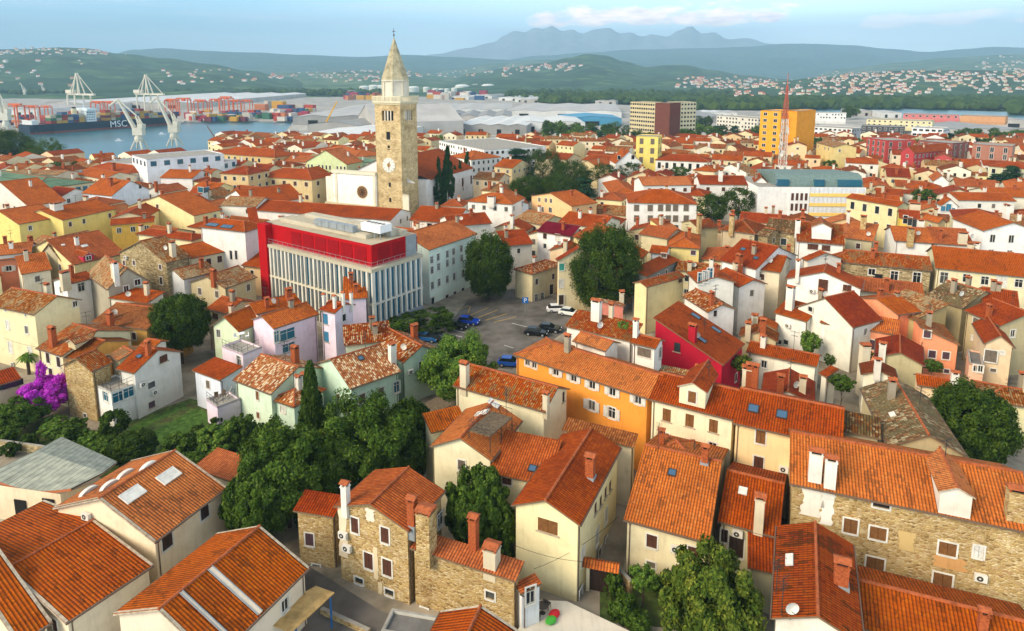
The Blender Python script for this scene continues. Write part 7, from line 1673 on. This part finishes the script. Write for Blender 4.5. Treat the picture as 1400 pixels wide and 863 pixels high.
def inpoly(p,pl):
    c=False; n=len(pl)
    for i in range(n):
        (x1,y1),(x2,y2)=pl[i],pl[i-1]
        if (y1>p[1])!=(y2>p[1]) and p[0]<(x2-x1)*(p[1]-y1)/(y2-y1)+x1: c=not c
    return c
EXC=[[(378,288),(590,288),(590,336),(378,336)],[(585,258),(668,258),(668,318),(585,318)],[(850,310),(962,310),(962,342),(850,342)],[(1045,300),(1192,300),(1192,336),(1045,336)],[(560,500),(585,470),(560,455),(520,460),(520,425),(600,420),(640,400),(700,385),(790,400),(900,440),(850,470),(700,520)],[(640,262),(700,262),(700,215),(665,200),(640,230)],[(688,220),(815,220),(818,296),(690,296)],[(1180,335),(1215,335),(1185,270),(1165,265)],[(580,290),(640,290),(650,205),(590,205)]]
WALLC=['e4dcc4','e0d2a4','dcc898','e6e2d8','e2d6b8','d8c8a0','e8dca8','d8b888','e4c8a0','dcd8cc','c8b890']
ROOFC=['new','new','new','red','red','old','oldred','brown']
Ua=Vector((-cos(th),sin(th))); Va=Vector((sin(th),cos(th)))
nf_=0; DM=MB()
Y=74
cand=[]
i_=0
while Y<470:
    X=-Y*0.95-20
    while X<Y*0.95+20:
        cand.append((X+random.uniform(-3,3),Y+random.uniform(-3,3))); X+=7.5
    Y+=7.5
random.shuffle(cand)
HN={'e4dcc4':'cream','e0d2a4':'pale yellow','dcc898':'ochre','e6e2d8':'white','e2d6b8':'beige','d8c8a0':'tan','e8dca8':'yellow','d8b888':'sandy','e4c8a0':'peach','dcd8cc':'grey white','c8b890':'stone grey'}
for ci_,(X,Y) in enumerate(cand+cand):
    a=random.uniform(9,15); b_=random.uniform(7.5,10.5)
    if ci_>=len(cand): a*=0.62; b_*=0.66
    u_=Ua.copy(); v_=Va.copy()
    if random.random()<0.4: a,b_=b_,a
    if Y>250 and random.random()<0.3:
        q=random.choice((-0.35,0.3)); u_=Vector((Ua.x*cos(q)-Ua.y*sin(q),Ua.x*sin(q)+Ua.y*cos(q))); v_=Vector((Va.x*cos(q)-Va.y*sin(q),Va.x*sin(q)+Va.y*cos(q)))
    O=Vector((X,Y)); r=(O,u_,v_,a,b_)
    cxy=O+u_*a/2+v_*b_/2; pc=proj((cxy.x,cxy.y,0))
    if pc[0]<-40 or pc[0]>1440 or pc[1]<204+abs(0): continue
    if cxy.y<118 and (pc[0]<930 or pc[1]>585): continue
    if cxy.y>440: continue
    if pc[1]<238 and pc[0]<300: continue
    if any(inpoly(pc,e) for e in EXC): continue
    if any((Vector((t_[0],t_[1]))-cxy).length<t_[2]*0.45+5 for t_ in TREES if t_[2]>2.2): continue
    if any(overlap(r,q) for q in RS): continue
    dist=cxy.length
    if cxy.y<118: a*=0.8; b_*=0.7; r=(O,u_,v_,a,b_)
    h=random.uniform(4.2,6.0) if cxy.y<118 else random.uniform(6.2,8.2) if dist<200 else random.uniform(7.2,9.6) if dist<300 else random.uniform(8.0,11)
    RS.append(r)
    if dist>300:
        wc=random.choice(WALLC); rc=random.choice(ROOFC); c4=[O,O+u_*a,O+u_*a+v_*b_,O+v_*b_]; DM.prism([(p.x,p.y) for p in c4],0,h,wc)
        if a>=b_: q0,q1=(c4[0]+c4[3])/2,(c4[1]+c4[2])/2; sl=[(c4[0],c4[1],q1,q0),(c4[2],c4[3],q0,q1)]; gb=[(c4[0],c4[3],q0),(c4[1],c4[2],q1)]
        else: q0,q1=(c4[0]+c4[1])/2,(c4[3]+c4[2])/2; sl=[(c4[0],c4[3],q1,q0),(c4[2],c4[1],q0,q1)]; gb=[(c4[0],c4[1],q0),(c4[3],c4[2],q1)]
        hr=h+min(a,b_)/2*0.38
        for e0,e1,t1,t0 in sl: Lq=(e1-e0).length; Wq=(t0-e0).length; ov=(e0-t0)*0.08; DM.face([(e0.x+ov.x,e0.y+ov.y,h-0.1),(e1.x+ov.x,e1.y+ov.y,h-0.1),(t1.x,t1.y,hr),(t0.x,t0.y,hr)],rc,[(0,0),(Lq,0),(Lq,Wq),(0,Wq)])
        for g0,g1,g2 in gb: DM.face([(g0.x,g0.y,h),(g1.x,g1.y,h),(g2.x,g2.y,hr-0.05)],wc)
        nw=int(a/3)
        for fl_ in (0,1):
            for k in range(nw):
                w0=c4[0]+u_*((k+0.5)*a/nw)-v_*0.04; w1=w0+u_*0.9; DM.face([(w0.x,w0.y,h-2.1-fl_*3),(w1.x,w1.y,h-2.1-fl_*3),(w1.x,w1.y,h-0.9-fl_*3),(w0.x,w0.y,h-0.9-fl_*3)],'dark')
        if random.random()<0.6: m0=c4[0]+u_*a*0.3+v_*b_*0.4; DM.box(m0.x-.4,m0.x+.4,m0.y-.4,m0.y+.4,h,hr+1.2,random.choice(('brick','e0dcd0')))
        continue
    wc=random.choice(WALLC); rc=random.choice(ROOFC)
    TX[:]=[0,0,1.0]
    Bp=proj((O.x,O.y,h)); Ap=proj((O.x+u_.x*a,O.y+u_.y*a,h))
    C_=O+v_*b_; Cp=proj((C_.x,C_.y,h))
    lm=min(LM,key=lambda m:(m[1]-pc[0])**2+((m[2]-pc[1])*1.6)**2); dx=pc[0]-lm[1]; dy=pc[1]-lm[2]
    di=('right of' if dx>0 else 'left of') if abs(dx)>abs(dy)*1.6 else ('in front of' if dy>0 else 'behind')
    key=(lm[0],di,HN[wc],rc); cnt[key]=cnt.get(key,0)+1
    rn={'new':'bright orange','red':'red','old':'mottled old','oldred':'faded red','brown':'brown'}[rc]
    rt=random.choice(('g','g','g','h')); shp='hipped' if rt=='h' else ''
    if len(ORD[cnt[key]-1])<1: pass
    lab=' '.join(('%s %s house under %s roof, %s one %s the %s'%(HN[wc],shp,rn,ORD[cnt[key]-1],di,lm[0])).split())
    if len(lab.split())>16: lab=lab.replace(' under ',' with ').replace('of the','of').replace('in front of','before')
    chs=[(Bp[0]+(Ap[0]-Bp[0])*random.uniform(.2,.8),(Bp[1]+Cp[1])/2-2,random.uniform(1.2,2.2),random.choice('bpw'),0.8,0.8) for _ in range(random.choice((0,1,1,2)))]
    H(lab,Ap,Bp,Cp,h,wc,rc,rt,random.choice('uv'),t=random.uniform(.32,.42),near=dist<150,auto=dict(rows=1 if dist>200 else 2,sp=2.8,st=['sh_brown','dk','sh_grey','gl','dk'],w=0.9,h=1.3,k=(0,1),skip=0.2),ch=chs,group='infill houses of the old town' if False else None)
    nf_+=1
    if nf_>=145: break
print('fillers',nf_); dmo=DM.build('distant_houses'); dmo['kind']='stuff'
# ================================================================= smaller things around the foreground
TX[:]=[0,0,1.0]
def thing(name,P,label,cat,rz=0): o=empty(name,P,rz); return tag(o,label,cat)
def quad3(m,a,b,c,d,mat,thk=0.0):
    m.face([a,b,c,d],mat)
    if thk:
        dn=[Vector(p)-Vector((0,0,thk)) for p in (a,b,c,d)]; m.face(list(reversed(dn)),mat)
        P=[Vector(p) for p in (a,b,c,d)]
        for k in range(4): m.face([dn[k],dn[(k+1)%4],P[(k+1)%4],P[k]],mat)
# metal roofed pavilion, sagging curved roof
m_,nt_,b_=newmat('standing_seam',0.55,0.4); tc_=_n(nt_,'ShaderNodeTexCoord'); sp_=_n(nt_,'ShaderNodeSeparateXYZ'); nt_.links.new(tc_.outputs['UV'],sp_.inputs[0])
fr_=math_(nt_,'FRACT',math_(nt_,'MULTIPLY',sp_.outputs[0],1.1)); nn_=noise(nt_,tc_.outputs['UV'],0.8,4,0.6)
nt_.links.new(mixc(nt_,1.0,ramp(nt_,nn_,[(0.3,'6c7064'),(0.55,'8c9080'),(0.8,'a4a490')]),ramp(nt_,fr_,[(0.0,(0.3,0.3,0.28)),(0.22,(1,1,1))]),'MULTIPLY'),b_.inputs['Base Color']); MATS['seam']=m_
base=at(40,690,0); o=thing('pavilion',base,'low cream pavilion with a curved grey green metal roof at the left edge','pavilion')
def rel(p): return Vector(p)-base
zr=5.4
ridgeA,ridgeB=at(50,616,zr),at(141,646,zr); backA,backB=at(84,597,4.4),at(160,631,4.4); fA,fB=at(-22,650,4.6),at(97,668,4.6)
m=MB(); N=10
for (a0,a1,b0,b1,sag) in ((backA,backB,ridgeA,ridgeB,0.0),(ridgeA,ridgeB,fA,fB,0.9)):
    for i in range(N):
        f0,f1=i/N,(i+1)/N
        def pt(f,g): q=a0.lerp(a1,f).lerp(b0.lerp(b1,f),g); q.z-=sag*g*math.sin(f*pi); return rel(q)
        for j in range(3):
            g0,g1=j/3,(j+1)/3; pts=[pt(f0,g0),pt(f1,g0),pt(f1,g1),pt(f0,g1)]
            m.face(pts,'seam',[(f0*14,g0*5),(f1*14,g0*5),(f1*14,g1*5),(f0*14,g1*5)]); m.face([p-Vector((0,0,0.22)) for p in reversed(pts)],'b89478')
        if sag:
            p,q=pt(f0,1),pt(f1,1); m.face([p-Vector((0,0,0.3)),q-Vector((0,0,0.3)),q,p],'b06c48')
m.build('roof',o)
m=MB()
wa,wb,wc_,wd=rel(at(-30,655,4.3)),rel(at(82,672,4.2)),rel(at(140,652,4.3)),rel(at(60,618,4.6))
for p,q in ((wa,wb),(wb,wc_)): m.face([(p.x,p.y,0),(q.x,q.y,0),(q.x,q.y,3.9),(p.x,p.y,3.9)],'e4d4b4')
m.build('wall',o)
for f_ in (0.12,0.5,0.85):
    p=wa.lerp(wb,f_); mm=MB(); mm.box(-0.7,0.7,-0.12,-0.04,0.1,2.6,'dark'); d_=mm.build('door' if f_==0.5 else 'window',o); d_.location=(p.x,p.y,0 if f_==0.5 else 0.6); d_.rotation_euler=(0,0,atan2((wb-wa).y,(wb-wa).x))
patch('terrace',[(-40,705),(60,700),(80,735),(0,800),(-60,800)],fm('a8a490',0.9),0.02)
for k in range(7):
    a=at(-40+k*17,705,0); b=at(-90+k*22,800,0); mm=MB(); n_=Vector((0.12,0,0)); z=Vector((0,0,0.026)); mm.face([a-n_+z,a+n_+z,b+n_+z,b-n_+z],fm('b0582c')); q=mm.build('paving_strip'); q['kind']='structure'
for k in range(5):
    a=at(-60,708+k*20,0); b=at(90,706+k*20,0); mm=MB(); n_=Vector((0,0.12,0)); z=Vector((0,0,0.030)); mm.face([a-n_+z,a+n_+z,b+n_+z,b-n_+z],fm('b0582c')); q=mm.build('paving_strip'); q['kind']='structure'
# timber awning
aw=[at(350,846,3.0),at(432,801,3.0),at(457,810,3.0),at(398,864,3.0)]; b0=Vector((aw[3].x,aw[3].y,0))
o=thing('awning',b0,'pale timber boarded awning on a blue post at the bottom edge','awning'); 
flat_mat('board','c8a468',0.85,0.2,0.25,1.2)
m=MB(); quad3(m,*[p-b0 for p in aw],'board',0.12); m.build('roof_board',o)
flat_mat('bluepost','2c5c8c',0.5)
for f_ in (0.1,0.9):
    p=(aw[2].lerp(aw[3],f_))-b0; mm=MB(); mm.tube((p.x,p.y,0),(p.x,p.y,2.88),0.1,'bluepost',n=8); mm.build('post',o)
# timber roof deck
zd=10.3; dk=[at(641,588,zd),at(670,596,zd),at(700,571,zd),at(672,562,zd)]; b0=Vector((dk[0].x,dk[0].y,7))
o=thing('roof_deck',b0,'weathered timber deck on thin posts above the cream gabled house roof','roof deck'); m=MB(); quad3(m,*[p-b0 for p in dk],'greywood',0.14); m.build('deck_board',o)
for p in dk+[dk[1].lerp(dk[2],0.5)]:
    q=p-b0; mm=MB(); mm.tube((q.x,q.y,1.4),(q.x,q.y,3.2),0.05,'iron',n=5); mm.build('post',o)
m=MB()
for a,b in ((dk[0],dk[1]),(dk[2],dk[3]),(dk[3],dk[0])):
    for z in (0.5,1.0): m.tube(a-b0+Vector((0,0,z)),b-b0+Vector((0,0,z)),0.025,'iron',n=4)
    for k in range(6): q=(a-b0).lerp(b-b0,k/5); m.tube(q,q+Vector((0,0,1.0)),0.02,'iron',n=4)
m.build('railing',o)
# railings
def railing(label,pts,z,name='railing',hh=1.0):
    W_=[at(x,y,z) for x,y in pts]; b0=W_[0].copy(); o=thing(name,b0,label,'railing'); m=MB()
    for a,b in zip(W_[:-1],W_[1:]):
        a=a-b0;b=b-b0; L_=(b-a).length; n=max(2,int(L_/0.9))
        for zz in (hh*0.5,hh): m.tube(a+Vector((0,0,zz)),b+Vector((0,0,zz)),0.025,'iron',n=4)
        for k in range(n+1): q=a.lerp(b,k/n); m.tube(q,q+Vector((0,0,hh)),0.025,'iron',n=4)
    m.build('rail',o)
railing('thin brown railing around the terrace above the white enclosed balcony',[(125,523),(152,536.5),(185,523)],5.05)
railing('metal railing around the lilac terrace with white chairs',[(304,472.5),(331,484),(354,473)],6.35)
railing('railing around the wicker chair terrace over the lilac garage',[(283,545),(297,556),(321,541)],3.45)
# closed parasols
for lab,x,y in (('closed white parasol standing left of the pair beside the white balcony block',149,600),('closed white parasol standing right of the pair near the lawn',173,595)):
    p=at(x,y,0); o=thing('parasol',p,lab,'parasol'); m=MB(); m.tube((0,0,0),(0,0,3.0),0.03,'iron'); m.lathe([(0.3,0),(0.3,0.08),(0,0.08)],'concrete',10); m.build('pole',o); m=MB(); m.lathe([(0.2,0.9),(0.26,1.3),(0.16,2.4),(0.0,3.0)],fm('d8dcdc'),10); m.build('canopy',o)
# outdoor stairs by the lilac garage
a=at(290,580,0); o=thing('outdoor_stairs',a,'steep metal stairs with handrails leading up to the lilac garage terrace','stairs',radians(60)); m=MB()
for k in range(12): m.box(k*0.26,k*0.26+0.28,-0.45,0.45,k*0.28,k*0.28+0.05,'zinc')
m.build('tread',o); m=MB()
for s in (-0.45,0.45): m.tube((0,s,0),(3.1,s,3.3),0.05,'whitewood',n=4); m.tube((0,s,0.9),(3.1,s,4.2),0.03,'whitewood',n=4)
m.build('handrail',o)
# chairs and tables
def chair(label,P,rz,mat,cat='chair',group=None):
    o=empty('terrace_chair',P,rz); tag(o,label,cat,group); m=MB(); m.box(-.25,.25,-.25,.25,.4,.46,mat); m.build('seat',o); m=MB(); m.box(-.25,.25,.2,.26,.46,.95,mat); m.build('backrest',o)
    for x in (-.22,.22):
        for y in (-.22,.22): m=MB(); m.tube((x,y,0),(x,y,.4),0.025,mat,n=4); m.build('leg',o)
def table(label,P,mat,r=0.55):
    o=empty('table',P); tag(o,label,'table'); m=MB(); m.lathe([(0,0.76),(r,0.76),(r,0.72),(0,0.72)],mat,16); m.build('tabletop',o); m=MB(); m.lathe([(0.25,0),(0.05,0.06),(0.04,0.72)],mat,8); m.build('leg',o)
wt=fm('e0e0dc'); dkm=fm('4a4038')
table('white round table on the lilac roof terrace',at(330,462,6.35),wt)
chair('white chair left of the white table on the lilac roof terrace',at(323,464,6.35),1.2,wt); chair('white chair right of the white table on the lilac roof terrace',at(338,463,6.35),-1.0,wt)
wk=fm('5c4c38')
chair('wicker chair nearest the stairs on the garage terrace',at(296,546,3.45),0.4,wk); chair('wicker chair farther back on the garage terrace',at(305,543,3.45),-0.2,wk)
zt_=1.0
tp_=MB(); pp=[at(x,y,zt_) for x,y in [(731,820),(775,822),(880,872),(690,885),(716,850)]]; tp_.prism([(p.x,p.y) for p in pp],0.0,zt_,'concrete','d8cdb8'); q=tp_.build('terrace'); q['kind']='structure'
table('small dark garden table on the pale terrace at the bottom edge',at(742,838,zt_+0.01),dkm,0.5)
for i,(x,y,r_,l) in enumerate([(734,832,0.5,'dark chair left of the garden table on the pale terrace'),(748,831,2.6,'dark chair behind the garden table on the pale terrace'),(735,846,1.6,'dark chair in front of the garden table on the pale terrace')]): chair(l,at(x,y,zt_+0.01),r_,dkm)
for lab,x,y,c_,nm in (('bright red cushion lying on the pale terrace',758,842,'c01c28','cushion'),('bright green bag beside the red cushion on the terrace',753,851,'48a838','garden_bag')):
    p=at(x,y,zt_+0.01); m=MB(); m.lathe([(0.3,0),(0.48,0.14),(0.42,0.34),(0.0,0.42)],fm(c_),9); o=m.build(nm); o.location=p; o.scale=(1.1,0.8,1); o.rotation_euler=(0,0,0.5); tag(o,lab,'cushion' if nm=='cushion' else 'bag')
p=at(728,800,0); 
# white annex at the end of the stone wing with blue awning
H('small white annex with a pale blue awning at the end of the stone wing',(703,797),(712,812),(733,790),4.4,'e0e0dc','red','s','v',t=0.15,oh=0.15,win=[(724,812,0.8,1.6,'gl')])
# gate with small tiled lintel
gA,gB=at(806,806,0),at(835,812,0); d_=(gB-gA); Lg=d_.length; rz=atan2(d_.y,d_.x)
o=thing('garden_gate',gA,'dark wooden gate under a small tiled lintel beside the yellow house','gate',rz)
m=MB(); m.box(-0.3,0.0,-0.25,0.25,0,2.6,'e0d0a8'); m.box(Lg,Lg+0.4,-0.25,0.25,0,2.6,'e0d0a8'); m.build('pillar',o)
m=MB(); m.box(0.02,Lg/2-0.01,-0.05,0.05,0.05,2.4,'sh_dark'); m.box(Lg/2+0.01,Lg-0.02,-0.05,0.05,0.05,2.4,'sh_dark'); m.build('door_leaf',o)
m=MB(); 
for s in (-1,1): pts=[(-0.6,s*0.7,2.7),(Lg+0.7,s*0.7,2.7),(Lg+0.7,0,3.1),(-0.6,0,3.1)]; m.face(pts,'new',[(p[0],abs(p[1])) for p in pts])
m.face([(-0.6,-0.7,2.69),(Lg+0.7,-0.7,2.69),(Lg+0.7,0.7,2.69),(-0.6,0.7,2.69)],'soffit'); m.build('tiled_lintel',o)
def wall_run(label,pts,h,mat,name='garden_wall',thk=0.35):
    W_=[at(x,y,0) for x,y in pts]; b0=W_[0]; o=thing(name,b0,label,'wall')
    for a,b in zip(W_[:-1],W_[1:]):
        m=MB(); d=(b-a).normalized(); n_=Vector((-d.y,d.x,0))*thk/2; q=[a-b0-n_,b-b0-n_,b-b0+n_,a-b0+n_]; m.prism([(p.x,p.y) for p in q],0,h,mat,'concrete'); m.build('wall_section',o)
wall_run('crumbling stone garden wall right of the dark gate',[(836,812),(848,806),(862,822)],2.0,'stone')
wall_run('low stone wall along the lane below the tall stone house',[(440,838),(505,868)],0.5,'stone')
wall_run('long low wall bounding the left garden above the pavilion',[(-10,612),(60,622),(120,650)],1.2,'stonegrey')

wall_run('pale retaining wall beside the skylight house and its shrubs',[(120,872),(250,775),(330,715)],3.2,'d8cdb8')
wall_run('low wall along the pavement below the light leafy tree',[(560,590),(600,610),(660,600)],1.4,'stonegrey')
# parking sign
p=at(718,428,0); o=thing('parking_sign',p,'blue square parking sign on a grey pole at the lot edge','sign',0.1); m=MB(); m.tube((0,0,0),(0,0,2.2),0.05,'zinc'); m.build('pole',o)
m=MB(); m.box(-0.6,0.6,-0.03,0.03,2.0,3.2,fm('1c68b0')); m.build('sign_panel',o)
f=bpy.data.curves.new('letter','FONT'); f.body='P'; f.size=1.2; f.align_x='CENTER'; ft=bpy.data.objects.new('tmp',f); C.objects.link(ft); bpy.context.view_layer.update(); me=bpy.data.meshes.new_from_object(ft.evaluated_get(bpy.context.evaluated_depsgraph_get())); bpy.data.objects.remove(ft); me.materials.clear(); me.materials.append(fm('f0f0f0')); fo=obj('letter',me,o,(0,-0.045,2.2)); fo.rotation_euler=(pi/2,0,0)
# tall pale pillar chimneys standing between houses
for lab,x,y,ht,w_ in (('pale plaster chimney stack with a tiled cap rising by the ruined wall',1177,540,7.5,1.1),('tall pale chimney stack between the orange terrace roof and the red house',1004,432,10.5,1.3)):
    p=at(x,y,0); o=thing('chimney_stack',p,lab,'chimney'); ob=obj('stack',chimney_mesh('p',w_,ht,w_),o,(0,0,0))
# cables over the lane
def cable(lab,a,b,sag=0.6):
    A_=at(*a);B_=at(*b); o=thing('cable',A_,lab,'cable'); m=MB(); n=10; pr=Vector((0,0,0))
    for k in range(1,n+1): f_=k/n; q=(B_-A_)*f_; q.z-=sag*4*f_*(1-f_); m.tube(pr,q,0.02,'dark',n=3,cap=False); pr=q
    m.build('wire',o)
cable('thin cable from the yellow house wall across the lane to the beige house',(730,778,5.0),(846,706,5.5)); cable('upper thin cable along the yellow house front',(702,745,5.8),(796,768,4.4),0.3); cable('long thin cable from the cream townhouse towards the bougainvillea',(5,462,5),(52,475,5.4),0.2)
# small fishing boat on the water
for lab,x,y in (('tiny white boat on the harbour water below the ship',163,193),('tiny dark buoy boat near the moored ship',222,184)):
    p=at(x,y,-7.95); o=thing('boat',p,lab,'boat',0.4); m=MB(); pr=[(-3,-1.1),(1.5,-1.1),(3.4,0),(1.5,1.1),(-3,1.1)]; m.prism(pr,-0.2,0.9,fm('e0e0e0')); m.build('hull',o); m=MB(); m.box(-1.6,0.6,-0.7,0.7,0.9,2.1,fm('d0d8dc')); m.build('cabin',o)

# arched roof vents and metal strips
def find(prefix): return next(o for o in HREG if o.label.startswith(prefix))
hh=find('low gabled house with two white'); 
for x,y in ((122,672),(150,664),(172,649),(203,638)):
    a,b,z=hh.on_roof(x,y); m=MB(); n=10
    for k in range(n):
        a0=pi*k/n; a1=pi*(k+1)/n; p0=(cos(a0)*0.95,sin(a0)*0.5); p1=(cos(a1)*0.95,sin(a1)*0.5)
        m.face([(-0.2,p0[0],p0[1]),(0.2,p0[0],p0[1]),(0.2,p1[0],p1[1]),(-0.2,p1[0],p1[1])],'whitewood')
        for x_ in (-0.2,0.2): m.face([(x_,0,0),(x_,p0[0],p0[1]),(x_,p1[0],p1[1])],'whitewood')
    q=m.build('roof_vent',hh.roof); q.location=(a,hh.s*b,z-0.1)
hb_=find('broad new tiled roof'); 
for b_,wd in ((hb_.Lv*0.52,0.45),(hb_.Lv*0.8,0.25)):
    m=MB(); a1,a0=hb_.Lu*0.49,0.1
    m.face([(a0,hb_.s*b_,hb_.zr(a0,b_)+0.07),(a0,hb_.s*(b_+wd),hb_.zr(a0,b_)+0.07),(a1,hb_.s*(b_+wd),hb_.zr(a1,b_)+0.07),(a1,hb_.s*b_,hb_.zr(a1,b_)+0.07)],fm('d8c8b0'))
    for e in (0,wd): m.tube((a0,hb_.s*(b_+e),hb_.zr(a0,b_)+0.1),(a1,hb_.s*(b_+e),hb_.zr(a1,b_)+0.1),0.05,'zinc',n=4)
    m.build('roof_strip',hb_.roof)

# bare plaster patches on rubble walls
def plaster(prefix,lst):
    o=find(prefix)
    for x,y,w_,h_,c in lst:
        hq=o.hit(x,y)
        if not hq: continue
        rs=random.Random(int(x*7+y)); n=9; L_=[];R_=[]
        for k in range(n+1): z=-h_/2+h_*k/n; L_.append((-w_/2+rs.uniform(-.14,.14)*w_,z)); R_.append((w_/2+rs.uniform(-.14,.14)*w_,z))
        m=MB()
        for k in range(n): m.face([(L_[k][0],-0.03,L_[k][1]),(R_[k][0],-0.03,R_[k][1]),(R_[k+1][0],-0.03,R_[k+1][1]),(L_[k+1][0],-0.03,L_[k+1][1])],c)
        q=m.build('plaster_patch',o.root); q.location=o.wloc(hq[1],hq[2],hq[3]); q.rotation_euler=(0,0,o.wrz(hq[1]))
plaster('tall rubble stone house',[(469,728,0.9,5.0,'e0ceb0'),(506,704,0.9,1.2,'e6dcc8'),(514,770,0.5,3.2,'dccaa4'),(520,812,0.45,2.4,'dccaa4')])
plaster('long rubble stone building',[(1110,688,1.7,2.6,'e8e0d0'),(1131,697,1.1,3.0,'ece8dc'),(1300,770,2.2,1.2,'c89860'),(1240,740,1.2,1.8,'c8ac74')])
